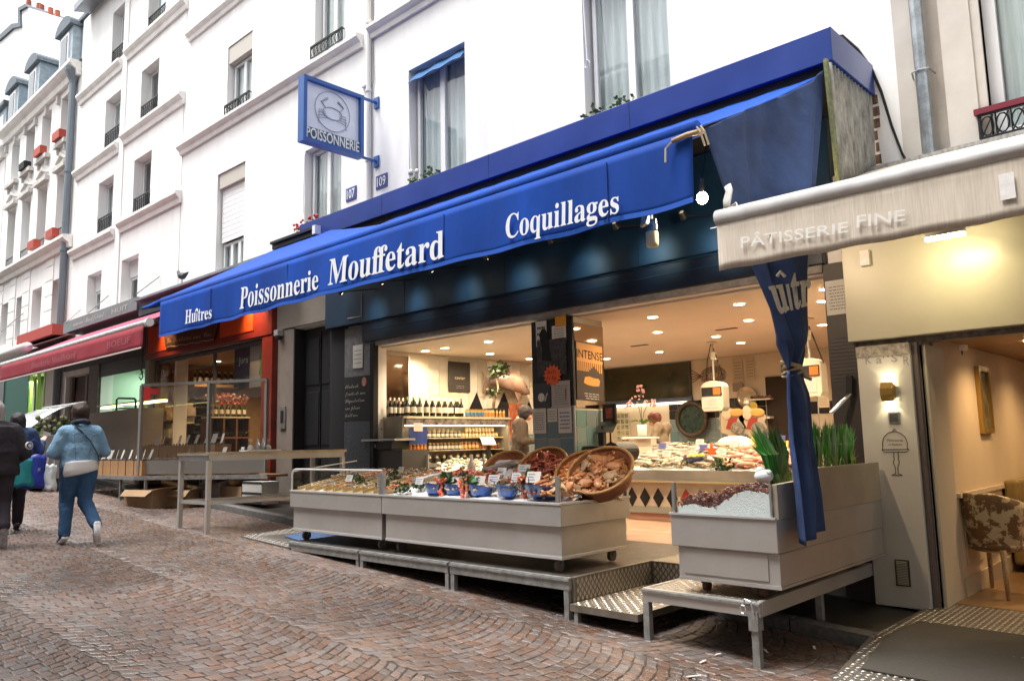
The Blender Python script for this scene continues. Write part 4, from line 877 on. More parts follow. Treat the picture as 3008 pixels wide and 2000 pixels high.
t = frect('poster', (375, 850), (553, 1088), -.014, M('grey_paper', (.42, .40, .38), .8), 'pale grey notice with a thermometer on the pillar', rows=9, ink=INKG); q = ay(*zB(508, 965), -.02); MB().box(q[0] - .006, q[0] + .006, -.023, -.02, q[2] - .07, q[2] + .07).build('thermometer', M('red_ink', (.3, .02, .02), .6), t)
frect('notice', (203, 1098), (330, 1325), -.012, PAPER, 'white certificate with yellow line, left of three on the blue tiles', rows=8, ink=INKG)
frect('notice', (340, 1096), (430, 1218), -.012, PAPER, 'small square sticker with rings, middle of three on the blue tiles', rows=4, ink=INKG)
frect('notice', (438, 1086), (565, 1320), -.012, PAPER, 'white poster with blue heading, right of three on the blue tiles', rows=5, ink=M('blue_ink', (.06, .1, .3), .7))
# INTENSE poster on the mirrored side (faces right)
cs = (Vector((-6.060, .04, 2.10)), Vector((-6.060, .58, 2.08)), Vector((-6.060, .58, 2.80)), Vector((-6.060, .04, 2.83)))
t = thing('poster', 'dark poster with the word INTENSE over orange stripes on the mirrored pillar side', 'poster', (-6.06, .3, 2.45))
sheet('sheet', cs, M('poster_brown', (.05, .038, .032), .4), t); OR2 = M('orange_print', (.55, .26, .06), .5)
b = MB(); b.quad(*sub(cs, .02, .98, .66, .98, .006))
for i in range(13): b.quad(*sub(cs, .03 + i * .073, .03 + i * .073 + .042, .50 + (.10 if 5 < i < 11 else 0) * (1 - abs(i - 8) / 3), .66, .006))
b.build('orange_print', OR2, t)
lettering('lettering', 'INTENSE', sub(cs, .02, .98, .72, .86, .003), BLACKM, t, 'plain', boldness=.01)
b = MB(); b.prism([(0, 0), (0, 0.01), (0.01, 0)], 0, .001); b = MB(); pts = [(.25, .30), (.3, .4), (.45, .42), (.62, .4), (.8, .40), (.86, .36), (.82, .27), (.6, .26), (.4, .27)]
b.quad(*[sub(cs, u, u, v, v, .0065)[0] for u, v in pts]); b.build('toast_print', OR2, t); scribble(cs, t, 3, M('pale_print', (.5, .48, .44), .7), .25, .8, .02, .14, thick=.3)
# small fixtures in front of the pillar: till screen and scale
t = thing('till_screen', 'flat till screen on a pole beside the pillar', 'screen', (-5.85, .3, 1.4))
c_ = [ay(*zB(775, 1318), .3), ay(*zB(945, 1310), .45), ay(*zB(990, 1212), .55), ay(*zB(830, 1218), .4)]; sheet('display', c_, M('screen_glass', (.05, .055, .05), .08), t, t=-.02)
MB().box(-6.02, -5.94, .38, .44, 1.4, 1.78).build('pole', BLACK, t)
t = thing('shop_scale', 'black counter scale with round end beside the pillar, behind the crab basket', 'scale', (-6, .3, 1.4)); q = ay(*zB(850, 1500), .15)
MB().box(q[0] - .30, q[0] + .28, .1, .45, q[2] - .10, q[2] + .08).build('housing', BLACK, t, bevel=.03); MB().cyl((q[0] + .2, .05, q[2]), (q[0] + .2, .45, q[2]), .12, n=18).build('drum', BLACK, t); MB().box(q[0] + .17, q[0] + .23, .045, .05, q[2] - .02, q[2] + .04).build('label_sticker', PAPER, t)
MB().box(q[0] - .30, q[0] - .02, .12, .6, .5, q[2] - .11).build('scale_stand', M('cream_unit', (.35, .31, .25), .5), t)
# second customer monitor pair by the pillar: small sign box
t = thing('small_screen', 'small dark screen with red picture on a stalk above the till screen', 'screen', (-5.9, .5, 2)); q = ay(*zB(905, 1130), .5); MB().box(q[0] - .1, q[0] + .1, .5, .53, q[2] - .13, q[2] + .1).build('housing', BLACK, t); MB().box(q[0] - .05, q[0] + .06, .495, .5, q[2] - .08, q[2] + .05).build('picture', M('red_picture', (.3, .06, .04), .5, var=.5, scale=30), t); MB().box(q[0] - .01, q[0] + .01, .51, .52, 1.5, q[2] - .12).build('stalk', BLACK, t)
# ---- left wall: cold cabinet with bottles and jars ----
cb = thing('cold_cabinet', 'open shelf cabinet of jars along the left wall with bottles on its top', 'cabinet', (-9.9, 1.3, FL))
CBS = M('cabinet_steel', (.40, .36, .29), .35, metal=.4, var=.1, scale=3)
b = MB(); b.box(-10.23, -10.19, .2, 2.5, FL, 2.0).box(-10.19, -9.6, .16, .2, FL, 2.0).box(-10.19, -9.6, 2.5, 2.54, FL, 2.0).box(-10.19, -9.56, .16, 2.54, FL, 1.30).box(-10.2, -9.55, .14, 2.56, 2.0, 2.035); b.build('carcass', CBS, cb)
MB().box(-9.62, -9.56, .2, 2.5, 1.90, 2.0).build('header', M('header_print', (.25, .22, .2), .3, var=.7, scale=9), cb)
MB().box(-9.66, -9.63, .25, 2.45, 1.885, 1.90).build('strip_light', emi('cab_light', (1, .8, .5), 5), cb)
for z in (1.30, 1.50, 1.70): MB().box(-10.19, -9.72, .2, 2.5, z - .012, z).build('shelf', M('shelf_edge', (.55, .48, .32), .4), cb)
b = MB()
for i in range(3): b.box(-9.558, -9.55, .35 + i * .75, .9 + i * .75, 1.16, 1.24)
b.build('vent_grille', BLACK, cb)
l = bpy.data.lights.new('l', 'AREA'); l.energy = 5 * LAMP; l.color = (1, .78, .48); l.shape = 'RECTANGLE'; l.size = .06; l.size_y = 2.2; o = bpy.data.objects.new('tube_light', l); COL.objects.link(o); o.parent = cb; o.location = Vector((-9.66, 1.35, 1.88)) - cb.location; o.rotation_euler = (0, R(-25), 0)
for k, (nm, lb, lo) in enumerate((('price_rail', None, 0),)):
    MB().box(-9.548, -9.54, .2, 2.5, 2.0, 2.03).build('price_rail', M('price_strip', (.62, .55, .38), .5), cb)
# bottles
BG = M('bottle_green', (.02, .035, .012), .12, coat=.4); BD = M('bottle_dark', (.015, .012, .008), .12, coat=.4); LBL = M('bottle_label', (.62, .58, .50), .7)
def bottle_proto(nm, lb, mat, cap_, group, h=.30):
    t = thing(nm, lb, 'bottle', (0, 0, 0), group); k = h / .30
    MB().lathe([(0, 0), (.036, 0), (.038, .01), (.038, .17 * k), (.034, .195 * k), (.016, .225 * k), (.0135, .27 * k), (.0135, .30 * k), (0, .30 * k)], n=12).build('glass_body', mat, t, smooth=True, local=True)
    MB().lathe([(.0385, .06 * k), (.0385, .15 * k)], n=12).build('label', LBL, t, smooth=True, local=True); MB().lathe([(.0145, .25 * k), (.0145, .302 * k), (0, .303 * k)], n=10).build('capsule', cap_, t, smooth=True, local=True); return t, snapshot_l(t)
def snapshot_l(t): return snapshot(t)
CW = M('capsule_white', (.6, .57, .5), .5); CG = M('capsule_green', (.18, .35, .04), .5); CRD = M('capsule_red', (.45, .03, .02), .5)
gb = 'bottles on top of the jar cabinet'
pg1 = bottle_proto('wine_bottle', 'green bottle with pale green neck at the left of the row on the jar cabinet', BG, CG, gb); pg2 = bottle_proto('wine_bottle', 'dark wine bottle with white label on the jar cabinet', BD, CW, gb)
pg3 = bottle_proto('wine_bottle', 'red capped bottle at the right end of the bottles on the jar cabinet', BD, CRD, gb)
used = [False, False]
for i in range(17):
    kind = 0 if i < 5 else 1; pr_ = (pg1, pg2)[kind]; y = .30 + i * .066; x = -9.66 - (i % 2) * .10; 
    if not used[kind]: pr_[0].location = (x, y, 2.036); used[kind] = True
    else: copy_tree(pr_[0], (x, y, 2.036), tree=pr_[1])
pg3[0].location = (-9.64, 1.43, 2.036)
bk = [0]
for i in range(8): copy_tree(pg2[0], (-9.95, .0 + .035 + i * .085 + .16, 2.036), tree=pg2[1], label='dark bottle in the back row before the left mirror', group='back row bottles on the jar cabinet')
# jars
def jar_proto(nm, lb, body, lid, group, r=.032, h=.085, band=None):
    t = thing(nm, lb, 'jar', (0, 0, 0), group); MB().lathe([(0, 0), (r, 0), (r, h * .8), (r * .8, h * .9), (r * .8, h)], n=10).build('jar_body', body, t, smooth=True, local=True)
    MB().lathe([(r * .88, h * .88), (r * .88, h * 1.08), (0, h * 1.08)], n=10).build('lid', lid, t, local=True)
    if band: MB().lathe([(r * 1.02, h * .2), (r * 1.02, h * .65)], n=10).build('label', band, t, smooth=True, local=True)
    return t, snapshot(t)
JB = M('jar_blue', (.06, .20, .30), .4); JO = M('jar_orange', (.55, .22, .05), .35); JY = M('jar_yellow', (.60, .42, .16), .4); JR = M('jar_red_brown', (.25, .06, .025), .3); JW = M('jar_cream', (.55, .50, .38), .5); JD = M('jar_dark', (.06, .04, .025), .3); LGO = M('gold_lid', (.45, .33, .12), .3, metal=.7)
def row(proto, n, y0, y1, x, z, jit=.0):
    for i in range(n):
        y = y0 + (y1 - y0) * i / max(1, n - 1)
        if not row.used.get(id(proto[0])): proto[0].location = (x, y, z); row.used[id(proto[0])] = 1
        else: copy_tree(proto[0], (x + RU(-jit, jit), y, z), tree=proto[1])
row.used = {}
row(jar_proto('jar', 'blue labelled jar beside the bottles on the jar cabinet', JO, LGO, 'blue jars on the cabinet', .042, .12, JB), 5, 1.56, 1.90, -9.63, 2.036)
row(jar_proto('jar', 'pale orange jar right of the blue jars on the cabinet', JY, LGO, 'orange jars on the cabinet', .042, .12, JO), 6, 1.97, 2.40, -9.63, 2.036)
row(jar_proto('jar', 'cream jar on the upper shelf of the cabinet', JD, LGO, 'jars on the upper cabinet shelf', .036, .10, JW), 9, .75, 1.5, -9.78, 1.70); row(jar_proto('carton', 'pale upright carton among the jars on the upper shelf', JW, JW, 'cartons on the upper cabinet shelf', .035, .14, LBL), 5, 1.05, 1.45, -9.9, 1.70)
row(jar_proto('jar', 'small cream jar stacked at the right of the upper shelf', JY, LGO, 'stacked cream jars', .032, .075, JW), 11, 1.6, 2.4, -9.80, 1.70); row(jar_proto('jar', 'small cream jar in the second layer of the upper shelf', JY, LGO, 'second layer of cream jars', .032, .075, JW), 9, 1.68, 2.3, -9.80, 1.785)
row(jar_proto('jar', 'red jar at the left of the middle shelf', JR, LGO, 'red jars on the middle shelf', .034, .10, JO), 7, .3, .75, -9.78, 1.50); row(jar_proto('jar', 'brown jar with cream label on the middle shelf', JD, LGO, 'brown jars on the middle shelf', .036, .11, JW), 9, .85, 1.5, -9.78, 1.50)
row(jar_proto('jar', 'tall orange red jar right of the brown jars', JR, LGO, 'orange red jars on the middle shelf', .036, .12, JY), 5, 1.55, 1.9, -9.78, 1.50); row(jar_proto('jar', 'small dark jar at the right of the middle shelf', JD, LGO, 'dark jars on the middle shelf', .032, .085, JR), 7, 1.96, 2.42, -9.78, 1.50)
row(jar_proto('jar', 'pale jar on the lowest cabinet shelf', JW, LGO, 'jars on the lowest shelf', .036, .11, JD), 14, .4, 2.4, -9.8, 1.302)
t = thing('blue_sign', 'blue printed placard hanging before the left end of the jar cabinet', 'sign', (-9.6, .3, 1.8)); sheet('sheet', rx(.22, .58, 1.60, 1.86, -9.52), M('placard_blue', (.02, .05, .22), .5), t, .006); sheet('card', rx(.30, .48, 1.80, 1.93, -9.505), PAPER, t, .006)
# left wall decorations
t = thing('poster', 'black poster with the word caviar on the cream tiled left wall', 'poster', (-10.24, 1.95, 2.8)); cs = rx(1.68, 2.2, 2.50, 3.03, -10.236); sheet('sheet', cs, M('poster_black', (.03, .025, .022), .45), t, .006)
lettering('lettering', 'caviar', sub(cs, .27, .75, .42, .52, .012), M('poster_cream', (.6, .5, .36), .6), t, 'plain'); scribble([Vector(p) + Vector((.01, 0, 0)) for p in cs], t, 2, M('pale_print', (.5, .48, .44), .7), .3, .7, .1, .22, thick=.12)
# mounted fish
t = thing('mounted_fish', 'large pink sea bream mounted on the cream tiled wall', 'fish', (-10.1, 3.1, 2.65))
FISHM = M('bream_skin', (.20, .145, .11), .4, var=.35, scale=5, col2=(.13, .065, .045))
def P_(y, z, x=-10.12): return Vector((x, y, z))
b = MB(); n = 14
prof = [(2.56, .03, 2.68), (2.68, .06, 2.70), (2.85, .12, 2.72), (3.05, .17, 2.72), (3.25, .19, 2.70), (3.42, .17, 2.65), (3.54, .12, 2.60), (3.62, .06, 2.55), (3.66, .02, 2.53)]
vs = []; fs = []
for i, (y, r, z) in enumerate(prof):
    for j in range(n): q = 2 * math.pi * j / n; vs.append((-10.12 + r * .35 * math.cos(q), y, z + r * math.sin(q)))
for i in range(len(prof) - 1):
    for j in range(n): a = i * n + j; c = i * n + (j + 1) % n; fs.append((a, c, c + n, a + n))
b.add(vs, fs); b.build('body', FISHM, t, smooth=True)
MB().prism([(2.60, 2.68), (2.40, 2.86), (2.44, 2.70), (2.42, 2.50)], -10.13, -10.10, axis=0).build('tail_fin', FISHM, t)
b = MB(); b.prism([(2.8, 2.82), (2.9, 2.92), (3.1, 2.95), (3.3, 2.94), (3.4, 2.86), (3.2, 2.85)], -10.13, -10.11, axis=0); b.prism([(3.2, 2.54), (3.3, 2.34), (3.38, 2.52)], -10.11, -10.09, axis=0); b.build('fin', FISHM, t)
MB().ell(P_(3.52, 2.64, -10.075), .008, .018, .018).build('eye', BLACK, t)
# small tree on the cabinet
t = thing('bonsai', 'small artificial tree with twisted trunk on top of the jar cabinet before the fish', 'plant', (-9.8, 2.45, 2.04))
b = MB(); b.tube([(-9.75, 2.28, 2.15), (-9.76, 2.33, 2.35), (-9.74, 2.42, 2.5), (-9.78, 2.43, 2.7), (-9.76, 2.47, 2.85)], [.03, .026, .022, .018, .01], 7); b.build('trunk', M('bark', (.30, .22, .14), .85, var=.4, scale=20), t, smooth=True)
MB().box(-9.86, -9.6, 2.16, 2.52, 2.036, 2.19).build('planter', BLACK, t)
LEAFD = M('dark_leaf', (.035, .07, .015), .5, var=.4, scale=20, island=.35)
def leaves(b, c, rx_, ry_, rz_, n, s, rnd=None):
    for i in range(n):
        while True:
            d = Vector((RU(-1, 1), RU(-1, 1), RU(-1, 1)))
            if d.length < 1: break
        p = Vector(c) + Vector((d.x * rx_, d.y * ry_, d.z * rz_)); a = Vector((RU(-1, 1), RU(-1, 1), RU(-.6, 1))).normalized(); e = a.orthogonal().normalized() * s * .35; a = a * s
        b.add([p, p + a * .5 + e, p + a, p + a * .5 - e], [(0, 1, 2, 3)])
b = MB(); leaves(b, (-9.76, 2.47, 2.88), .18, .24, .13, 190, .07); leaves(b, (-9.75, 2.32, 2.48), .1, .16, .09, 70, .06); b.build('foliage', LEAFD, t, kind='stuff')
# food posters and papers
t = thing('poster', 'red and orange food photo poster standing at the right end of the jar cabinet', 'poster', (-9.5, 2.7, 2)); sheet('sheet', rx(2.58, 2.98, 1.62, 2.28, -9.65), M('food_photo', (.55, .20, .08), .5, col2=(.25, .03, .015), scale=11), t, .006)
t = thing('notice', 'long white paper on the cream tiles right of the food poster', 'notice', (-10.23, 3.3, 2)); cs = rx(3.32, 3.62, 1.85, 2.25, -10.235); sheet('sheet', cs, PAPER, t)
# ---- glass display of white shellfish inside ----
gd = thing('glass_display', 'low inner glass display heaped with pale shellfish behind the long counter', 'display case', (-7.9, .7, FL))
MB().box(-9.35, -6.9, .45, 1.25, FL, 1.14).build('cabinet', STEEL, gd); MB().box(-9.35, -6.9, .44, .45, 1.14, 1.42).build('front_glass', GLD, gd)
for x in (-9.35, -8.13, -6.92): MB().box(x, x + .025, .43, .455, 1.14, 1.44).build('post', ALU, gd)
b = MB(); b.grid(lambda u, v: (-9.3 + 2.36 * u, .5 + .7 * v, 1.2 + .12 * math.sin(math.pi * v) + .02 * math.sin(u * 30) * math.cos(v * 9)), 40, 10); b.build('ice_bed', ICE, gd, smooth=True)
b = MB()
for i in range(260):
    u, v = RN(), RN(); b.ell((-9.3 + 2.3 * u, .5 + .7 * v, 1.24 + .12 * math.sin(math.pi * v)), RU(.02, .04), RU(.02, .04), .014, 6, 4, Euler((RU(-.6, .6), RU(-.6, .6), RU(0, 3))).to_matrix())
b.build('shellfish_heap', M('pale_shell', (.55, .47, .33), .45, var=.4, scale=30, island=.3), gd, smooth=True, kind='stuff')
t = thing('red_tag', 'round red card standing at the left of the inner glass display', 'card', (-8.9, .4, 1.4)); q = ay(*zA(568, 1430), .38); MB().cyl((q[0], .38, q[2]), (q[0], .384, q[2]), .065, n=18).build('disc', M('bright_red', (.55, .02, .02), .5), t); MB().cyl((q[0], .385, q[2]), (q[0], .385, 1.14), .006, n=5).build('stick', STEEL, t)
t = thing('green_tag', 'yellow green folded card beside the round red card', 'card', (-8.6, .4, 1.4)); q = ay(*zA(668, 1425), .38); MB().box(q[0] - .1, q[0] + .1, .38, .386, q[2] - .12, q[2] + .07).build('card', M('olive_yellow', (.42, .38, .06), .6), t)
t = thing('jug', 'steel jug standing left of the red card', 'jug', (-9.1, .35, 1.3)); q = ay(*zA(420, 1450), .35); MB().lathe([(0, -.09), (.05, -.09), (.055, 0), (.04, .06), (.05, .09)], q, 14).build('body', STEEL, t, smooth=True); MB().tube([(q[0] + .04, .35, q[2] + .06), (q[0] + .11, .35, q[2] + .03), (q[0] + .1, .35, q[2] - .05), (q[0] + .05, .35, q[2] - .06)], .009, 6).build('handle', BLACK, t)
# counter scale at the far left
t = thing('shop_scale', 'steel topped counter scale with tilted screen at the left end of the opening', 'scale', (-9.8, .0, 1.6))
q = ay(*zA(390, 1232), .0); MB().box(q[0] - .42, q[0] + .42, -.10, .3, q[2] - .01, q[2] + .02).build('pan', STEELL, t); MB().box(q[0] - .3, q[0] + .3, -.06, .28, q[2] - .14, q[2] - .02).build('housing', BLACK, t); MB().box(q[0] - .25, q[0] - .1, -.068, -.06, q[2] - .11, q[2] - .06).build('label_sticker', PAPER, t)
MB().box(q[0] - .4, q[0] + .5, -.02, .5, FL, q[2] - .15).build('stand', M('cabinet_dark', (.06, .055, .05), .5), t)
c_ = [ay(*zA(225, 1130), .1), ay(*zA(385, 1130), .1), ay(*zA(350, 1050), .2), ay(*zA(208, 1048), .2)]; sheet('display', c_, M('lit_screen', (.5, .45, .35), .3), t, -.02); q2 = ay(*zA(300, 1135), .16); MB().box(q2[0] - .04, q2[0] + .04, .14, .18, q[2], q2[2] + .03).build('pole', BLACK, t)
t = thing('till_screen', 'tilted pale screen on a black pole at the right end of the jar cabinet', 'screen', (-8.5, 1, 1.5)); c_ = [ay(*zA(1310, 1272), .9), ay(*zA(1432, 1268), .9), ay(*zA(1405, 1203), 1.0), ay(*zA(1285, 1203), 1.0)]; sheet('display', c_, M('lit_screen', (.5, .45, .35), .3), t, -.02); q2 = ay(*zA(1365, 1300), .95); MB().box(q2[0] - .03, q2[0] + .03, .93, .97, 1.1, q2[2] + .05).build('pole', BLACK, t)
# ---- back: dark window, sill light ----
t = thing('serving_window', 'wide dark window in the back wall mirroring the ceiling lamps', 'window', (-9.1, 6.08, 2.75)); MB().box(-10.2, -8.10, 6.085, 6.10, 2.42, 3.10).build('pane', M('black_glass', (.02, .022, .012), .05, col2=(.035, .04, .015), scale=3, coat=.3), t)
MB().box(-10.24, -8.04, 6.05, 6.10, 2.33, 2.41).build('sill_band', M('blue_band', (.05, .06, .1), .4), t); MB().box(-10.2, -8.04, 6.0, 6.1, 2.285, 2.325).build('sill', emi('sill_glow', (1, .84, .6), 1.4), t); MB().box(-8.10, -8.05, 6.07, 6.10, 2.42, 3.10).build('frame', BLACK, t)
t = thing('back_door', 'dark doorway in the back wall behind the blue curtain', 'door', (-6.2, 6.1, FL)); MB().box(-6.52, -6.1, 6.07, 6.1, FL, 2.68).build('opening', M('dark_brown_void', (.03, .018, .012), .8), t); MB().box(-6.08, -5.82, 6.05, 6.1, FL, 2.66).build('door_leaf', M('grey_green_door', (.15, .18, .18), .4), t)
t = thing('wall_porthole', 'large round dark wreathed porthole on the back wall', 'wall decoration', (-7.85, 6.0, 1.95)); q = ay(*zB(1675, 1195), 6.0)
MB().lathe([(.0, 0), (.30, 0)], (q[0], 5.98, q[2]), 28, Matrix.Rotation(R(90), 3, 'X')).build('disc', M('deep_green_glass', (.02, .05, .045), .3, var=.7, scale=14), t)
b = MB(); b.tube([(q[0] + .31 * math.cos(a), 5.97, q[2] + .31 * math.sin(a)) for a in [i * math.pi / 18 for i in range(37)]], .05, 8); b.build('ring', M('dark_bronze', (.05, .035, .02), .5, var=.4, scale=20), t, smooth=True)
t = thing('wall_clock', 'small grey panel on the back wall left of the pan', 'clock', ay(*zC(585, 1000), 6.08)); q = ay(*zC(585, 1000), 6.08); MB().box(q[0] - .1, q[0] + .1, 6.06, 6.1, q[2] - .08, q[2] + .08).build('panel', M('grey_brown_panel', (.22, .18, .14), .5), t)
t = thing('hanging_pan', 'round pan hanging on the back wall beside the shelf', 'pan', ay(*zC(680, 1100), 6.05)); q = ay(*zC(680, 1100), 6.05); MB().lathe([(0, 0), (.17, 0), (.2, .03)], (q[0], 6.06, q[2]), 24, Matrix.Rotation(R(90), 3, 'X')).build('pan_body', M('pan_steel', (.45, .38, .28), .3, metal=.8), t, smooth=True)
t = thing('wall_shelf', 'small white wall shelf with oysters and a lemon half on the back wall', 'shelf', ay(*zC(810, 1120), 6)); q = ay(*zC(815, 1120), 6.0); MB().box(q[0] - .22, q[0] + .22, 5.9, 6.1, q[2] - .02, q[2]).build('board', PVC, t); MB().box(q[0] - .24, q[0] + .2, 5.9, 6.1, q[2] - .36, q[2] - .32).build('board', PVC, t)
b = MB(); [b.ell((q[0] - .15 + .07 * i, 5.96, q[2] + .03), .04, .03, .03, 8, 5) for i in range(6)]; b.build('shells', M('brown_shell', (.22, .10, .05), .5, var=.4, scale=30), t); MB().ell((q[0] - .1, 5.93, q[2] - .12), .07, .02, .07).build('lemon_half', M('lemon', (.65, .48, .04), .5), t)
for k, px in enumerate((525, 735)):
    t = thing('cutout_sign', ['cut out red and white cook figure holding an orange plate, left of the pair', 'cut out red and white cook figure holding an orange plate, right of the pair'][k], 'sign', ay(*zC(px, 1350), 5.0), 'cook figure signs above the fish'); q = ay(*zC(px, 1350), 5.0)
    MB().prism([(q[0] + .22 * math.cos(a) * (1.25 if i % 3 else .95), q[2] - .02 + .24 * math.sin(a) * (1.1 if i % 2 else .95)) for i, a in [(i, i * math.pi / 9) for i in range(18)]], 5.0, 5.015).build('board', M('kraft_board', (.42, .33, .22), .7), t)
    b = MB(); b.prism([(q[0] - .12, q[2] - .12), (q[0] + .05, q[2] - .15), (q[0] + .1, q[2] + .06), (q[0] - .05, q[2] + .08)], 4.992, 4.999); b.build('apron', M('apron_red', (.28, .03, .02), .7), t)
    MB().ell((q[0] - .09, 4.99, q[2] + .15), .09, .008, .12).build('face', M('pale_figure', (.55, .45, .33), .7), t); MB().ell((q[0] + .1, 4.985, q[2] + .15), .13, .008, .07).build('plate', M('plate_orange', (.6, .3, .08), .5), t); MB().ell((q[0] + .1, 4.985, q[2] - .12), .13, .008, .11).build('oyster_dish', M('grey_oysters', (.25, .22, .19), .5, var=.7, scale=30), t)
for a, c, lb in ((zC(525, 700), zC(640, 945), 'sheet of cream paper on the back wall by the hanging scale'), (zC(650, 690), zC(760, 930), 'second cream paper on the back wall'), (zC(1400, 1080), zC(1520, 1205), 'yellow notice under the third scale by the brown pier')):
    cs = rect_y(a, c, 6.09 if 'yellow' not in lb else 3.0); notice(lb, cs, rows=6, ink=INKG, paper=M('cream_paper', (.50, .42, .31), .8))
t = thing('calendar', 'grid of small pale pictures hanging left of the shop assistant', 'calendar', ay(*zB(1040, 1250), 6.0)); b = MB(); q0 = ay(*zB(975, 1140), 6.06); q1 = ay(*zB(1100, 1400), 6.06); MB().box(q0[0], q1[0], 6.05, 6.07, q1[2], q0[2]).build('board', PAPER, t)
for i in range(3):
    for j in range(5):
        x0 = q0[0] + (q1[0] - q0[0]) * (i + .12) / 3; z0 = q1[2] + (q0[2] - q1[2]) * (j + .12) / 5; MB().box(x0, x0 + (q1[0] - q0[0]) * .25, 6.04, 6.05, z0, z0 + (q0[2] - q1[2]) * .15).build('picture', M('tiny_picture', (.35, .36, .2), .5, var=.6, scale=9), t)
# hanging scales
def hanging_scale(x, y, zt, zb, w, lb, mz=3.12):
    t = thing('hanging_scale', lb, 'scale', (x, y, zb), 'white hanging scales'); WS = M('scale_casing', (.62, .58, .48), .35)
    b = MB(); h = zt - zb; 
    prof = [(-w / 2, zb + h * .12), (-w / 2, zt - .10)] + [(-w / 2 + w / 2 * (1 - math.cos(a)), zt - .10 + .10 * math.sin(a)) for a in [i * math.pi / 8 for i in range(1, 8)]] + [(w / 2, zt - .10), (w / 2, zb + h * .12), (w / 2 - .03, zb), (-w / 2 + .03, zb)]
    b.prism([(x + p[0], p[1]) for p in prof], y - .09, y + .12); b.build('casing', WS, t, bevel=.01)
    MB().box(x - w / 2 + .015, x + w / 2 - .015, y - .10, y - .091, zt - .24, zt - .10).build('display', BLACK, t); MB().box(x + w * .08, x + w / 2 - .03, y - .104, y - .10, zt - .225, zt - .115).build('orange_badge', M('badge_orange', (.55, .15, .02), .5), t)
    cs = ry(x - w * .33, x + w * .3, zb + .06, zt - .26, y - .095); sheet('ticket', cs, PAPER, t); scribble(cs, t, 5, INKG, thick=.2)
    MB().cyl((x, y, zt), (x, y, mz), .017, n=8).build('rod', STEELL, t); MB().lathe([(.0, 0), (.09, 0), (.09, -.01), (.03, -.03)], (x, y, mz), 14).build('ceiling_plate', M('lamp_trim', (.6, .5, .38), .4), t); MB().box(x - .02, x + .05, y - .03, y + .03, mz - .28, mz - .16).build('coupling', WS, t)
    b = MB(); b.tube([(x - .02, y, mz - .02), (x - .10, y, mz - .3), (x - .13, y, mz - .6), (x - .05, y, zt)], .008, 5); b.tube([(x + .02, y, mz - .1), (x + .1, y, mz - .35), (x + .18, y, mz - .6), (x + .06, y, zt)], .008, 5); b.build('flex', BLACK, t)
    MB().cyl((x + w * .2, y, zb), (x + w * .2, y, zb - .42), .008, n=5).build('pan_rod', STEEL, t); MB().lathe([(0, 0), (.12, .0), (.15, .02)], (x + w * .2, y, zb - .43), 16).build('scale_pan', STEEL, t); return t
hanging_scale(-6.29, 3.8, 2.50, 2.02, .38, 'white hanging scale with orange badge in the middle of the shop, left of the curtain')
hanging_scale(-4.20, 2.55, 2.60, 2.10, .34, 'white hanging scale partly hidden just right of the blue curtain')
hanging_scale(-3.42, 1.9, 2.45, 2.05, .26, 'third hanging scale at the right edge of the opening beside the brown pier')
# wicker fish frame on back wall
t = thing('wire_fish', 'black wire fish ornament on the back wall behind the hanging scale', 'wall decoration', (-7.5, 6.0, 2.8)); q = ay(*zC(330, 880), 5.95); b = MB()
for k in range(6): 
    r = .27 - k * .03; b.tube([(q[0] + r * math.cos(a), 5.95, q[2] + r * .62 * math.sin(a)) for a in [i * math.pi / 12 for i in range(25)]], .006, 4)
for k in range(9): x = -.22 + k * .055; hh = .165 * math.sqrt(max(0, 1 - (x / .27) ** 2)); b.tube([(q[0] + x - .03, 5.95, q[2] - hh), (q[0] + x + .03, 5.95, q[2] + hh)], .005, 4)
for k in range(5): a = 2.6 + k * .25; b.tube([(q[0] - .24, 5.95, q[2]), (q[0] - .24 + .28 * math.cos(a), 5.95, q[2] + .28 * math.sin(a) * 1.0)], .008, 4)
b.build('wire', M('dark_wire', (.10, .07, .04), .6), t)
# orchid on a ledge
t = thing('orchid', 'pink orchid in a white pot left of the shop assistant', 'plant', ay(*zB(1215, 1290), 3.3)); q = ay(*zB(1212, 1290), 3.3)
MB().lathe([(0, -.10), (.07, -.10), (.085, .08), (.075, .08), (0, .06)], q, 14).build('pot', WHITEP, t, smooth=True)
b = MB()
for k, (dx, h) in enumerate(((-.03, .50), (.02, .62), (.10, .46))): b.tube([(q[0], 3.3, q[2] + .06), (q[0] + dx * .6, 3.28, q[2] + h * .6), (q[0] + dx * 2, 3.25, q[2] + h)], .006, 5)
b.build('stem', GREEN, t); b = MB()
for k in range(6): a = k * 1.05; b.add([Vector(q) + Vector((0, 0, .07)), Vector(q) + Vector((.1 * math.cos(a) - .02, .05 * math.sin(a), .17)), Vector(q) + Vector((.26 * math.cos(a), .14 * math.sin(a), .13)), Vector(q) + Vector((.1 * math.cos(a) + .03, .06 * math.sin(a), .13))], [(0, 1, 2, 3)])
b.build('leaf', M('orchid_leaf', (.06, .12, .02), .4), t)
b = MB()
for i in range(46):
    x = RU(-1, 1); c = Vector(q) + Vector((x * .28 - .02, RU(-.06, .06), .46 + .05 * math.cos(x * 3) + RU(-.06, .05) + (.16 if abs(x - .1) < .25 else 0))); b.ell(c, .026, .012, .024, 6, 4, Euler((RU(-1, 1), RU(-1, 1), RU(-1, 1))).to_matrix())
b.build('blossom', M('orchid_pink', (.62, .22, .30), .6, col2=(.7, .5, .45), scale=18), t, smooth=True, kind='stuff')
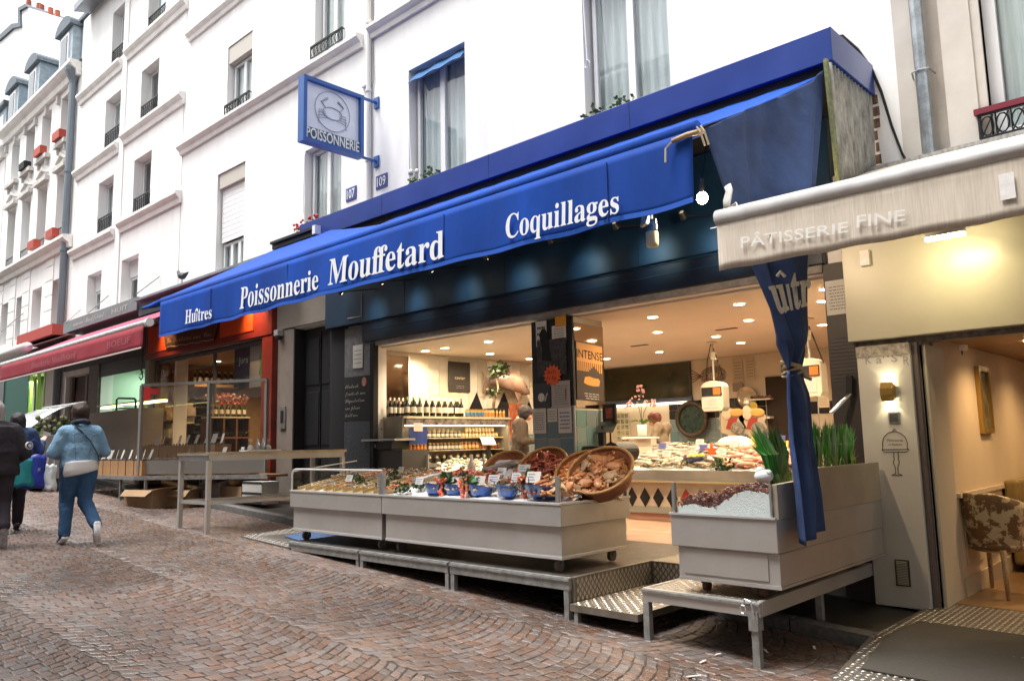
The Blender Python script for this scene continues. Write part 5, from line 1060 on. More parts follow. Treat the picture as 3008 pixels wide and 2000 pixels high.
t = thing('white_ledge', 'small white ledge carrying the orchid', 'shelf', (-7.2, 3.3, 1.6)); q0 = ay(*zB(1090, 1362), 3.35); q1 = ay(*zB(1325, 1360), 3.35); MB().box(q0[0], q1[0], 3.15, 3.5, q0[2] - .03, q0[2]).build('board', WHITEP, t, bevel=.008); MB().box(q0[0] + .2, q0[0] + .5, 3.25, 3.4, FL, q0[2] - .03).build('support', CR, t)
# ---- right inner fish display with diamond tiles ----
fd = thing('fish_display', 'inner fish slab heaped with fish, black and red diamond tiles on its front', 'display counter', (-5.5, 2.2, FL))
MB().box(-6.9, -3.4, 2.14, 3.2, FL + .1, 1.02).build('base', M('display_cream', (.50, .44, .36), .4, var=.1), fd); MB().box(-6.9, -3.4, 2.16, 2.3, FL, FL + .1).build('plinth', M('pink_plinth', (.38, .22, .17), .5), fd)
MB().box(-6.95, -3.35, 2.05, 2.14, 1.0, 1.17).build('front_steel', STEEL, fd); MB().box(-6.95, -3.35, 2.03, 2.05, 1.0, 1.02).build('lit_edge', M('edge_brass', (.6, .5, .3), .3, metal=.6), fd)
dcol = [TBK, TBK, M('red_tile', (.35, .03, .02), .25), M('green_grey_tile', (.16, .18, .14), .25)]
for i in range(15):
    x = -6.78 + i * .225; MB().prism([(x - .09, .78), (x, .64), (x + .09, .78), (x, .92)], 2.13, 2.139).build('diamond_tile', dcol[[0, 0, 0, 0, 2, 3][i % 6]], fd)
MB().box(-6.9, -3.4, 2.134, 2.1399, FL + .1, .66).build('grey_band', M('band_grey', (.26, .28, .26), .4), fd)
def slabz(y): return 1.16 + (y - 2.08) * .30
b = MB(); b.grid(lambda u, v: (-6.92 + 3.5 * u, 2.07 + 1.1 * v, slabz(2.07 + 1.1 * v) + .02 * math.sin(u * 25) * math.sin(v * 8 + 1) + .05 * math.sin(math.pi * v)), 50, 16); b.build('ice_bed', ICE, fd, smooth=True)
MB().quad((-6.9, 3.2, .5), (-3.4, 3.2, .5), (-3.4, 3.2, 1.5), (-6.9, 3.2, 1.5)).build('back_panel', STEEL, fd)
# fish laid in rows, each its own
def fish_mesh(nm, mat, L=.30, w=.055, h=.03):
    b = MB(); pr_ = [(-.5, .02), (-.42, .35), (-.28, .8), (-.08, 1), (.15, .85), (.33, .45), (.40, .22)]; vs = []; fs = []; n = 8
    for s, r in pr_:
        for j in range(n): q = 2 * math.pi * j / n; vs.append((s * L, w * r * math.cos(q), h * r * math.sin(q)))
    for i in range(len(pr_) - 1):
        for j in range(n): a = i * n + j; c = i * n + (j + 1) % n; fs.append((a, c, c + n, a + n))
    b.add(vs, fs); b.add([(.38 * L, 0, .004), (.5 * L, .06, .006), (.47 * L, 0, .004), (.5 * L, -.06, .006), (.38 * L, 0, -.004), (.5 * L, .06, -.004), (.47 * L, 0, -.004), (.5 * L, -.06, -.004)], [(0, 1, 2, 3), (7, 6, 5, 4), (0, 4, 5, 1), (1, 5, 6, 2), (2, 6, 7, 3), (3, 7, 4, 0)])
    return b.mesh(nm, mat, True)
HEAPP_ = M('mixed_shells', (.36, .29, .17), .4, var=.5, scale=26, island=.45); HEAPQ_ = M('pink_squid', (.50, .22, .15), .35, var=.4, scale=20, island=.3)
SIL = M('silver_fish_skin', (.42, .38, .33), .25, metal=.2, var=.5, scale=14); PNK = M('pink_fish_skin', (.58, .27, .20), .3, var=.4, scale=10); FIL = M('salmon_fillet', (.75, .26, .09), .35, var=.25, scale=16, stretch=(1, 6, 1))
ms = fish_mesh('fish', SIL); mpk = fish_mesh('fish', PNK, .34, .07, .04); msm = fish_mesh('fish', SIL, .17, .028, .018)
def put(me, loc, rot, label, cat, group, par=None, sc_=1, name=None):
    o = bpy.data.objects.new(name or me.name, me); COL.objects.link(o); o.location = loc; o.rotation_euler = rot; o.scale = (sc_,) * 3 if not isinstance(sc_, tuple) else sc_; tag(o, label, cat, group); return o
for i in range(110):
    x = -6.8 + RN() * 1.6; y = 2.15 + RN() * .95; put(ms if i % 3 else msm, (x, y, slabz(y) + .07 + RN() * .02), (RU(-.2, .2), RU(-.2, .2), RU(.3, 1.1)), 'silvery fish lying in the left half of the inner slab', 'fish', 'silvery fish on the inner slab', sc_=RU(.7, 1.05), name='silver_fish')
for i in range(80):
    x = -5.35 + RN() * 1.2; y = 2.12 + RN() * .9; put(mpk, (x, y, slabz(y) + .08 + RN() * .02), (RU(-.2, .2), RU(-.2, .2), RU(-.5, .6)), 'pink fish lying in the right half of the inner slab', 'fish', 'pink fish on the inner slab', sc_=RU(.6, .95), name='pink_fish')
bf = MB().box(-.11, .11, -.04, .04, 0, .03).mesh('fish_fillet', FIL)
for i in range(16): put(bf, (-5.05 + RN() * .8, 2.75 + RN() * .35, slabz(2.9) + .10), (RU(-.1, .1), RU(-.1, .1), RU(-.4, .4)), 'orange salmon fillet at the back right of the inner slab', 'fillet', 'salmon fillets on the inner slab')
for nm_, mt_, xa, xb, n_ in (('shellfish_heap', HEAPP_, -6.85, -5.5, 750), ('squid_heap', HEAPQ_, -5.6, -3.9, 750)):
    b = MB()
    for i in range(n_): x = RU(xa, xb); y = RU(2.09, 3.1); b.ell((x, y, slabz(y) + .05 + RU(0, .03)), RU(.02, .05), RU(.015, .03), .013, 7, 4, Euler((RU(-.7, .7), RU(-.7, .7), RU(0, 3))).to_matrix())
    b.build(nm_, mt_, fd, smooth=True, kind='stuff')
b = MB(); leaves(b, (-5.3, 2.15, 1.24), .2, .08, .07, 150, .06); leaves(b, (-6.2, 3.05, 1.5), .3, .08, .05, 80, .05); o = b.build('herb_sprigs', GREEN, fd, kind='stuff')
t = thing('lemon_bowl', 'dark blue bowl of lemons on the inner fish slab', 'bowl', (-5.78, 2.25, slabz(2.25))); MB().lathe([(0, .0), (.09, .0), (.16, .07), (.17, .10), (.155, .10), (.09, .02), (0, .02)], (-5.78, 2.25, slabz(2.25) + .04), 22).build('bowl', M('dark_blue_glaze', (.015, .03, .10), .2, coat=.5), t, smooth=True)
LM = M('lemon', (.65, .48, .04), .5)
for i in range(11): a = i * 2.4; r = .04 + .008 * i; lm_ = MB().ell((0, 0, 0), .036, .028, .028, 10, 6).mesh('lemon', LM, True) if i == 0 else lm_; put(lm_, (-5.78 + r * math.cos(a), 2.25 + r * math.sin(a), slabz(2.25) + .13 + .012 * (i % 3)), (0, 0, a), 'yellow lemon in the dark blue bowl', 'lemon', 'lemons in the dark blue bowl')
WBAG = M('white_bag', (.68, .64, .58), .5, bump=.5, bscale=16)
t = thing('fish_wrap', 'crumpled white paper heap at the back of the inner slab', 'paper', (-5.55, 2.95, 1.5)); b = MB(); b.ell((-5.55, 2.98, 1.52), .28, .12, .11, 16, 10); b.ell((-5.3, 2.9, 1.47), .15, .1, .07, 12, 8); o = b.build('paper_heap', WBAG, t, smooth=True)
STAR = M('starfish_orange', (.7, .10, .02), .6)
t = thing('starfish', 'bright orange starfish standing on the inner fish slab', 'starfish', (-5.62, 2.5, 1.4)); MB().prism([(-5.64 + (.11 if i % 2 == 0 else .04) * math.sin(i * math.pi / 5), 1.43 + (.11 if i % 2 == 0 else .04) * math.cos(i * math.pi / 5)) for i in range(10)], 2.45, 2.48).build('body', STAR, t)
PT = {'w': PAPER, 'b': M('blue_tag', (.08, .10, .32), .5), 'y': M('yellow_tag', (.70, .50, .10), .5)}
def tag_card(x, y, z, w=.09, h=.06, col='w', lean=-.25, lb='white price card', group=None, rz=0):
    t = thing('price_card', lb, 'price card', (x, y, z), group, rz); c, s = math.cos(lean), math.sin(lean)
    m_ = PT[col]; cs = (Vector((-w / 2, 0, .03)), Vector((w / 2, 0, .03)), Vector((w / 2, -h * s, .03 + h * c)), Vector((-w / 2, -h * s, .03 + h * c)))
    n = Vector((0, -c, -s)) * .003; MB().add([*cs, *[q + n for q in cs]], [(0, 1, 2, 3), (7, 6, 5, 4), (0, 4, 5, 1), (1, 5, 6, 2), (2, 6, 7, 3), (3, 7, 4, 0)]).build('card', m_, t, local=True)
    b = MB(); rr = random.Random(int(x * 997)); 
    for i in range(3):
        v = .25 + i * .25; u0 = .12; u1 = rr.uniform(.5, .9); f = lambda u, v: cs[0].lerp(cs[1], u).lerp(cs[3].lerp(cs[2], u), v) + n * 1.6
        b.quad(f(u0, v - .03), f(u1, v - .03), f(u1, v + .03), f(u0, v + .03))
    b.build('print', M('blue_ink', (.06, .1, .3), .7) if col == 'w' else INK, t, local=True); MB().cyl((0, .003, 0), (0, .003, .04), .004, n=5).build('spike', STEELL, t, local=True); return t
for i, (x, y, c) in enumerate(((-6.6, 2.7, 'b'), (-6.3, 2.35, 'w'), (-6.05, 2.85, 'w'), (-5.85, 2.6, 'b'), (-5.45, 2.75, 'w'), (-5.2, 2.9, 'y'), (-5.05, 2.65, 'y'), (-4.85, 2.95, 'b'), (-4.7, 2.7, 'y'), (-5.45, 2.4, 'w'))):
    tag_card(x, y, slabz(y) + .08, .13, .09, c, lb={'b': 'blue', 'w': 'white', 'y': 'yellow'}[c] + ' price card stuck among the fish of the inner slab', group={'b': 'blue', 'w': 'white', 'y': 'yellow'}[c] + ' cards on the inner slab')
for x in (-6.2, -4.6):   # lamps already light it
    pass

# ================= OUTER COUNTERS =================
def counter(x0, x1, lb, y0=-2.19, y1=-1.16, right_end=True, zt=1.06, group='refrigerated steel counters'):
    t = thing('display_counter', lb, 'display counter', ((x0 + x1) / 2, y0, FL), group); zb = .60; zm = .865
    MB().box(x0, x1, y0, y1, zm, zt - .012).build('upper_band', STEELL, t, bevel=.006)
    MB().box(x0 + .03, x1 - .03, y0 + .035, y1 - .03, zb, zm - .002).build('lower_body', STEELL, t, bevel=.005)
    MB().box(x0 + .027, x1 - .027, y0 + .031, y1 - .026, zb - .018, zb + .012).build('base_trim', M('trim_light', (.52, .51, .50), .35, metal=.4), t, bevel=.004)
    b = MB(); b.box(x0 - .004, x1 + .004, y0 - .008, y0 + .022, zt - .012, zt + .012).box(x0 - .004, x1 + .004, y1 - .022, y1 + .008, zt - .012, zt + .012).box(x0 - .004, x0 + .022, y0 + .022, y1 - .022, zt - .012, zt + .012).box(x1 - .022, x1 + .004, y0 + .022, y1 - .022, zt - .012, zt + .012); b.build('rim', M('trim_light', (.52, .51, .50), .35, metal=.4), t, bevel=.004)
    for x in (x0 + .18, x1 - .14):
        for y in (y0 + .13, y1 - .13):
            b = MB(); b.cyl((x - .016, y, FL + .055), (x + .016, y, FL + .055), .055, n=16); w = b.build('castor', M('castor_grey', (.10, .09, .085), .5), t)
            b = MB(); b.bar((x, y + .03, FL + .12), (x, y, FL + .05), .05, .006); b.box(x - .035, x + .035, y - .02, y + .06, FL + .115, FL + .122); b.build('fork', GALV, w)
    return t
cA = counter(-8.88, -7.03, 'left half of the long steel seafood counter, with curved glass guard'); cB = counter(-7.02, -4.49, 'right half of the long steel seafood counter, carrying the crab basket')
# glass guard round the left counter
b = MB(); zt = 1.07
b.box(-8.86, -7.03, -2.175, -2.168, zt, 1.30); b.box(-8.872, -8.865, -2.17, -1.2, zt, 1.32)
gg = b.build('glass_guard', GLD, cA)
b = MB(); b.tube([(-8.87, -2.17, zt), (-8.87, -2.17, 1.27), (-8.85, -2.165, 1.31), (-8.80, -2.16, 1.325), (-7.05, -2.16, 1.325)], .012, 8); b.tube([(-8.87, -2.17, 1.30), (-8.87, -1.2, 1.40)], .009, 6)
b.build('guard_rail', M('rail_light', (.62, .61, .6), .3, metal=.4), cA); MB().grid(lambda u, v: (-8.86 + 1.82 * u, -2.165 + .26 * v, 1.325 + .015 * math.sin(v * 1.5)), 2, 3).build('glass_shelf', GLD, cA)
for x, c_ in ((-7.05, cA), (-6.99, cB), (-4.52, cB)):
    MB().box(x - .02, x + .02, -2.195, -2.165, 1.07, 1.30).build('guard_post', ALU, c_)
MB().box(-4.52, -4.48, -1.22, -1.19, 1.07, 1.30).build('guard_post', ALU, cB)
# beds: left trays, right ice
def topz(y): return 1.045 + (y + 2.15) * .20
b = MB(); b.grid(lambda u, v: (-8.85 + 4.33 * u, -2.16 + .97 * v, topz(-2.16 + .97 * v) + .012 * math.sin(u * 60) * math.sin(v * 13) + .015 * math.sin(u * 11 + v * 7)), 110, 22)
bd = b.build('ice_bed', ICE, cB, smooth=True)
# shallow wooden trays of the left counter, each a thing
PLK = M('tray_wood', (.62, .43, .22), .5, var=.2, scale=6, stretch=(1, 8, 1))
shell_m = [MB().ell((0, 0, 0), .026, .020, .010, 7, 4).mesh('scallop_shell', M('pale_shell', (.55, .47, .33), .45, var=.4, scale=30, island=.3), True), MB().ell((0, 0, 0), .020, .014, .009, 7, 4).mesh('mussel_shell', M('grey_shell', (.20, .17, .14), .4, var=.5, scale=30, island=.3), True)]
HEAPP = M('pale_heap', (.55, .42, .27), .45, var=.5, scale=26, island=.35); HEAPG = M('grey_heap', (.26, .22, .18), .4, var=.5, scale=26, island=.35); HEAPO = M('orange_heap', (.75, .18, .04), .4, var=.5, scale=26, island=.3); HEAPR = M('prawn_heap', (.58, .15, .08), .4, var=.45, scale=26, island=.3)
for i in range(9):
    x = -8.78 + i * .198; t = thing('wooden_tray', ['shallow wooden tray of shellfish behind the glass guard, first from the left', 'second wooden tray from the left behind the glass guard', 'third wooden tray from the left behind the glass guard', 'fourth wooden tray from the left behind the glass guard', 'fifth wooden tray, in the middle behind the glass guard', 'sixth wooden tray behind the glass guard', 'seventh wooden tray behind the glass guard', 'eighth wooden tray, next but one to the steel post', 'ninth wooden tray, next to the steel post'][i], 'tray', (x, -1.7, 1.1), 'shallow wooden trays on the left counter')
    sh = .05; f = lambda a, y, z: (a + (y + 1.7) * sh * 2, y, topz(y) + z)
    MB().slab([f(x, -2.12, .02), f(x + .185, -2.12, .02), f(x + .185, -1.22, .02), f(x, -1.22, .02)], .01).build('base', PLK, t)
    for a in (x, x + .175): MB().slab([f(a, -2.12, .055), f(a + .01, -2.12, .055), f(a + .01, -1.22, .055), f(a, -1.22, .055)], .04).build('side_board', PLK, t)
    b = MB()
    for k in range(70):
        yy = RU(-2.0, -1.25); p = f(x + RU(.02, .165), yy, .035 + RU(0, .02) + (.03 if yy > -1.7 else 0)); b.ell(p, RU(.014, .026), RU(.012, .02), .009, 6, 4, Euler((RU(-.7, .7), RU(-.7, .7), RU(0, 3))).to_matrix())
    b.build('shellfish', [HEAPP, HEAPG, HEAPP, HEAPO, HEAPG, HEAPP, HEAPG, HEAPP, HEAPO][i], t, smooth=True, kind='stuff')
def herb(x, y, z, r, lb, n=110, mat=None):
    t = thing('parsley_bunch', lb, 'herbs', (x, y, z), 'bunches of parsley on the counter'); b = MB(); leaves(b, (x, y, z), r, r, r * .8, n, .035); b.build('foliage', mat or GREEN, t, kind='stuff'); return t
for x, y, lb in ((-8.15, -1.75, 'parsley bunch behind the glass guard, leftmost'), (-7.85, -1.85, 'parsley bunch in the middle of the wooden trays'), (-7.30, -1.95, 'parsley bunch next to the steel post inside the glass'), (-7.55, -1.6, 'parsley bunch at the back of the wooden trays'), (-6.70, -1.92, 'large parsley bunch at the left of the blue bowls'), (-6.35, -1.6, 'parsley bunch behind the first blue bowl'), (-6.0, -1.45, 'parsley bunch between the orange prawns and the first basket'), (-6.80, -2.08, 'parsley bunch lying on the front rim left of the blue bowls')):
    herb(x, y, topz(y) + .07, .085, lb)
for k, (x, y) in enumerate(((-8.05, -1.9), (-7.62, -1.45), (-6.62, -2.0), (-6.12, -1.95), (-5.75, -1.95), (-5.60, -1.9), (-5.25, -1.93), (-4.98, -2.0), (-5.45, -1.62), (-5.72, -1.66))):
    w = [.13, .1, .12, .12, .15, .15, .15, .17, .16, .12][k]; tag_card(x, y, topz(y) + [.05, .06, .07, .07, .07, .07, .10, .12, .10, .10][k], w, w * .62, 'w', -.3, ['price card leaning in the trays behind the glass', 'price card at the back of the wooden trays', 'price card left of the blue bowls', 'price card behind the second blue bowl', 'price card behind the third blue bowl, left of a pair', 'price card behind the third blue bowl, right of a pair', 'price card over the dark seaweed', 'large price card in front of the crab basket', 'price card stuck in the whelk basket', 'price card between the second and third baskets'][k])
# prawn heaps
def prawn_mesh(nm, mat, L=.07, r=.007):
    b = MB(); pts = []
    for i in range(6): a = -1.0 + i * .45; pts.append((L * .55 * math.cos(a), 0, L * .5 * math.sin(a)))
    b.tube(pts, [r * .4, r, r * 1.1, r, r * .8, r * .5], 6); b.tube([pts[-1], (pts[-1][0] - .02, .012, pts[-1][2] + .01)], [.002, .001], 3); b.tube([pts[-1], (pts[-1][0] - .02, -.012, pts[-1][2] + .012)], [.002, .001], 3)
    return b.mesh(nm, mat, True)
def heap(nm, par, c, rx_, ry_, h, n, mat, proto_r=(.05, .008), base=True):
    b = MB(); me = prawn_mesh('tmp', None, *proto_r); vv = [v.co.copy() for v in me.vertices]; ff = [tuple(p.vertices) for p in me.polygons]; bpy.data.meshes.remove(me)
    for i in range(n):
        a = RU(0, 6.283); rr_ = math.sqrt(RN()); x = rr_ * math.cos(a); y = rr_ * math.sin(a); m = Euler((RU(0, 6), RU(-1, 1), RU(0, 6))).to_matrix(); s = RU(.8, 1.2); o = Vector((c[0] + x * rx_, c[1] + y * ry_, c[2] + h * (1 - rr_ ** 2) + RU(-.006, .01)))
        b.add([m @ (v * s) + o for v in vv], ff)
    return b.build(nm, mat, par, smooth=True, kind='stuff')
PRW = M('orange_prawn', (.80, .16, .03), .35, var=.35, scale=40, island=.25)
for k, (x, y, rx_, ry_, lb) in enumerate(((-6.52, -1.4, .30, .18, 'heap of bright orange prawns at the back of the right counter'), (-6.2, -1.72, .18, .1, 'smaller heap of orange prawns before the first basket'))):
    t = thing('prawn_heap', lb, 'prawns', (x, y, topz(y))); MB().ell((x, y, topz(y)), rx_, ry_, .07, 14, 8).build('ice_mound', ICE, t, smooth=True); heap('prawns', t, (x, y, topz(y) + .03), rx_, ry_, .06, 170, PRW)
t = thing('fish_on_ice', 'two grey fish with open mouths beside the steel post', 'fish', (-6.9, -1.65, 1.2))
for k in range(3): o = bpy.data.objects.new('fish_body', ms); COL.objects.link(o); o.parent = t; o.location = (.0 + .05 * k, -.1 + .09 * k, .02 + .02 * k); o.rotation_euler = (.2, -.15, .2 + .1 * k)
# blue bowls
BBM = M('blue_bowl_plastic', (.015, .09, .36), .3, coat=.3, var=.1)
bowls = [((-6.33, -2.02), .13, HEAPP), ((-6.02, -2.02), .13, HEAPP), ((-5.66, -2.02), .13, HEAPP), ((-5.32, -2.0), .11, HEAPG), ((-4.88, -1.99), .18, HEAPR)]
ordn = ['leftmost blue bowl on the counter, with pale shellfish', 'second blue bowl from the left, with ice and shellfish', 'third blue bowl from the left, with shellfish', 'fourth blue bowl, half hidden by dark seaweed', 'fifth and widest blue bowl, under the crab basket']
for k, ((x, y), r, hm) in enumerate(bowls):
    z = topz(y) + .0; t = thing('blue_bowl', ordn[k], 'bowl', (x, y, z), 'blue bowls along the counter front'); T_ = Euler((R(-14), 0, 0)).to_matrix()
    MB().lathe([(0, 0), (r * .68, 0), (r, .085), (r * 1.04, .09), (r * .97, .085), (r * .66, .01), (0, .01)], (x, y, z + .01), 24, T_).build('bowl', BBM, t, smooth=True)
    b = MB()
    for i in range(60):
        a = RU(0, 6.28); q = math.sqrt(RN()) * r * .88; b.ell((x + q * math.cos(a), y + q * math.sin(a) * .9, z + .085 + .03 * (1 - (q / r) ** 2) + q * math.sin(a) * .2), RU(.014, .026), RU(.01, .018), .010, 6, 4, Euler((RU(-.8, .8), RU(-.8, .8), RU(0, 3))).to_matrix())
    b.build('shellfish', hm, t, smooth=True, kind='stuff')
# dark seaweed and orange paper flowers
SW = M('seaweed', (.055, .045, .02), .5, var=.5, scale=20, island=.3)
for x, y, lb in ((-5.42, -1.95, 'tangle of dark seaweed between the third and fifth bowls'), (-4.72, -1.93, 'tangle of dark seaweed at the right of the widest bowl'), (-5.12, -1.97, 'dark seaweed left of the widest bowl')):
    t = thing('seaweed', lb, 'seaweed', (x, y, 1.15), 'dark seaweed on the counter'); b = MB()
    for i in range(70):
        p = Vector((x + RU(-.12, .12), y + RU(-.08, .05), topz(y) + .10 + RU(-.04, .04))); d = Vector((RU(-1, 1), RU(-1, .4), RU(-.9, .7))).normalized(); b.tube([p, p + d * .04, p + d * .06 + Vector((RU(-.02, .02), -.01, RU(-.03, .01)))], [.004, .004, .002], 4)
    b.build('fronds', SW, t, kind='stuff')
OF = M('orange_flower', (.85, .10, .01), .5, island=.2, var=.2)
for k, (x, y) in enumerate(((-6.18, -2.06), (-5.83, -2.07), (-5.13, -1.95))):
    t = thing('prawn_bouquet', ['upright orange bouquet between the first and second blue bowls', 'upright orange bouquet between the second and third blue bowls', 'upright orange bouquet behind the widest blue bowl'][k], 'garnish', (x, y, 1.15), 'orange bouquets among the blue bowls'); b = MB()
    for i in range(46):
        h = RN(); a = RU(0, 6.28); r = .02 + .05 * h; p = Vector((x + r * math.cos(a) * .9, y - .01 + r * math.sin(a) * .5, topz(y) + .0 + .19 * h)); b.ell(p, .028, .011, .012, 5, 4, Euler((RU(-1, 1), RU(-1.3, -.2), a)).to_matrix())
    b.build('petals', OF, t, kind='stuff'); b = MB(); leaves(b, (x + .03, y + .05, topz(y) + .12), .07, .03, .08, 60, .09); b.build('leaf', M('broad_leaf', (.045, .12, .03), .4, var=.3, scale=8, island=.3), t, kind='stuff')
# baskets
WICK = M('wicker', (.38, .13, .05), .6, var=.35, scale=18, bump=.6, bscale=90, stretch=(1, 1, 5)); RIMM = M('wicker_rim', (.46, .24, .08), .5, var=.3, scale=20)
def basket(c, r, h, tilt, yaw, lb, mat=None):
    t = thing('round_basket', lb, 'basket', c, 'round wicker baskets of seafood'); m = (Euler((0, 0, yaw)).to_matrix() @ Euler((tilt, 0, 0)).to_matrix())
    MB().lathe([(0, 0), (r * .80, 0), (r, h), (r * .965, h), (r * .76, .015), (0, .015)], c, 36, m).build('basket_wall', WICK, t, smooth=True)
    b = MB(); b.tube([Vector(c) + m @ Vector((r * .985 * math.cos(a), r * .985 * math.sin(a), h)) for a in [i * math.pi / 20 for i in range(41)]], .016, 8); b.build('rim', RIMM, t, smooth=True)
    return t, m
def on_basket(c, m, u, v, z): return Vector(c) + m @ Vector((u, v, z))
bsk = [((-5.98, -1.28, 1.24), .25, .14, 'wicker basket of fish and ice, leftmost of the four'), ((-5.46, -1.25, 1.25), .27, .15, 'wicker basket of pink prawns, second from the left'), ((-4.90, -1.31, 1.22), .27, .14, 'wicker basket of orange whelks, third from the left'), ]
B_T = []
for c, r, h, lb in bsk: B_T.append((basket(c, r, h, R(40), .25, lb), c, r, h))
# contents
(t1, m1), c1, r1_, h1 = B_T[0]
t1o = t1
b = MB(); b.grid(lambda u, v: tuple(on_basket(c1, m1, (u - .5) * .36, (v - .5) * .36 - .02, .09 + .03 * math.sin(math.pi * u) * math.sin(math.pi * v))), 10, 10); b.build('ice_fill', ICE, t1, smooth=True)
for k in range(6): p = on_basket(c1, m1, -.12 + .05 * k, -.05 + .02 * k, .15); put(ms, p, (.6, .0, .5 + .1 * k), 'pale fish in the leftmost wicker basket', 'fish', 'pale fish in the leftmost basket', sc_=.8, name='pale_fish')
(t2, m2), c2, r2_, h2 = B_T[1]
b = MB(); b.ell(on_basket(c2, m2, 0, -.03, .04), .2, .2, .07, 14, 8, m2); b.build('ice_fill', ICE, t2, smooth=True)
pm = prawn_mesh('langoustine', M('langoustine_pink', (.42, .10, .055), .35, var=.4, scale=30), .12, .013)
for i in range(95):
    a = RU(0, 6.28); q = math.sqrt(RN()) * .20; p = on_basket(c2, m2, q * math.cos(a), q * math.sin(a) - .03, .11 + .06 * (1 - (q / .2) ** 2) + RU(-.01, .02)); put(pm, p, (RU(0, 6), RU(-1, 1), RU(0, 6)), 'dark pink langoustine in the second basket', 'langoustine', 'langoustines in the second basket', sc_=RU(.8, 1.15))
for i in range(40):
    p = (RU(-6.05, -5.15), RU(-1.75, -1.58), topz(-1.6) + RU(.08, .12)); put(pm, p, (RU(0, 6), RU(-1, 1), RU(0, 6)), 'pink langoustine spilling in front of the baskets', 'langoustine', 'langoustines spilling before the baskets', sc_=RU(.7, 1.0))
(t3, m3), c3, r3_, h3 = B_T[2]
WH = M('whelk_orange', (.78, .27, .06), .3, var=.3, scale=16, coat=.3); wm = MB().lathe([(0, -.042), (.016, -.034), (.027, -.012), (.029, .006), (.022, .024), (.012, .036), (0, .042)], n=10).mesh('whelk', WH, True)
k = 0
for ring_, (q, n_) in enumerate(((.195, 22), (.15, 17), (.105, 12), (.06, 7), (.015, 2), (.17, 16), (.10, 9))):
    for i in range(n_):
        a = 6.283 * i / n_ + ring_; p = on_basket(c3, m3, q * math.cos(a), q * math.sin(a) - .02, .10 + .095 * (1 - (q / .22) ** 2) - (.04 if ring_ > 4 else 0)); put(wm, p, (RU(1, 2), RU(-.5, .5), RU(0, 6)), 'plump orange whelk piled in the third basket', 'whelk', 'whelks in the third basket', sc_=RU(.85, 1.1))
# crab basket, tilted to the street
c4 = (-4.55, -1.46, 1.20); t4, m4 = basket(c4, .32, .17, R(40), .22, 'large tilted wicker basket of brown crabs at the right end of the counter')
CRB = M('crab_shell', (.42, .14, .045), .4, var=.45, scale=12, col2=(.60, .30, .13)); CRU = M('crab_belly', (.50, .33, .18), .45, var=.3, scale=20)
def crab_mesh():
    b = MB(); b.ell((0, 0, 0), .072, .047, .018, 16, 6)
    for s in (-1, 1):
        b.tube([(s * .05, -.03, 0), (s * .075, -.055, .0), (s * .045, -.072, 0), (s * .015, -.06, 0)], [.010, .016, .013, .004], 6)
        for k in range(4): b.tube([(s * .05, -.015 + .015 * k, -.004), (s * .078, -.01 + .022 * k, .004), (s * .06, .01 + .026 * k, -.008)], [.006, .005, .002], 4)
    return b.mesh('crab', CRB, True)
cm = crab_mesh(); cm2 = cm.copy(); cm2.materials.clear(); cm2.materials.append(CRU)
def crab(p, rot, s, lb='brown crab lying in the tilted basket', g='crabs in the tilted basket', me=None): put(me or cm, p, rot, lb, 'crab', g, sc_=s, name='crab')
for lay, (q, n_, zz) in enumerate(((.25, 13, .10), (.17, 9, .13), (.08, 5, .15), (.0, 1, .17), (.27, 11, .05), (.19, 8, .16))):
    for i in range(n_):
        a = 6.283 * i / n_ + lay * .7; p = on_basket(c4, m4, .88 * q * math.cos(a) - .03, .88 * q * math.sin(a), zz + RU(-.01, .01)); e = (m4 @ Euler((RU(-.5, .5), RU(-.5, .5), RU(0, 6))).to_matrix()).to_euler(); crab(p, e, RU(.85, 1.1), me=cm2 if (i + lay) % 4 == 0 else cm)
for i in range(34):
    p = (-4.55 - RU(.0, .40), -1.98 + RU(-.08, .4), topz(-1.9) + RU(.04, .13)); crab(p, (RU(-1.2, .2), RU(-.6, .6), RU(0, 6)), RU(.8, 1.0), 'brown crab tumbling in front of the tilted basket', 'crabs in front of the basket', cm2 if i % 3 == 0 else cm)
t = thing('crab_pincer_fish', 'small squid shaped pale bottle neck among the prawns', 'bottle', (-6.3, -1.3, 1.3)); MB().lathe([(0, 0), (.05, 0), (.05, .08), (.02, .13), (.015, .2), (0, .2)], (-6.62, -1.22, topz(-1.22) + .04), 12).build('body', M('milky_plastic', (.6, .57, .5), .3), t, smooth=True)
# ---- planter counter on the right ----
pc = thing('display_counter', 'short steel counter on the right platform with ice, brown prawns and a tall end', 'display counter', (-2.95, -2.2, FL), 'refrigerated steel counters')
X0, X1, Y0, Y1 = -3.37, -2.52, -2.22, -.16
MB().box(X0, X1, Y0, Y1, .80, 1.03).build('upper_band', STEELL, pc, bevel=.006); MB().box(X0 + .04, X1 - .006, Y0 + .03, Y1 - .01, .575, .798).build('lower_body', STEELL, pc, bevel=.005)
MB().box(X0 + .09, X1 - .09, Y0 + .022, Y0 + .029, .605, .785).build('front_panel', STEELL, pc); MB().box(X0 + .04, X1, Y0 + .02, Y1, .555, .574).build('base_trim', STEELL, pc)
MB().box(X0 - .006, X1, Y0 - .012, Y0 + .012, 1.03, 1.045).build('rim', M('trim_light', (.52, .51, .50), .35, metal=.4), pc)
PS = M('planter_steel', (.42, .37, .29), .38, metal=.35, var=.15, scale=2)
b = MB(); b.prism([(Y0 + .03, 1.03), (Y0 + .03, 1.27), (-1.55, 1.29), (-1.55, 1.36), (Y1, 1.36), (Y1, 1.03)], X1 - .03, X1 + .006, axis=0); b.build('side_panel', PS, pc, bevel=.003)
MB().box(X1 - .045, X1 - .03, Y0 + .01, Y0 + .03, 1.045, 1.27).build('corner_post', ALU, pc)
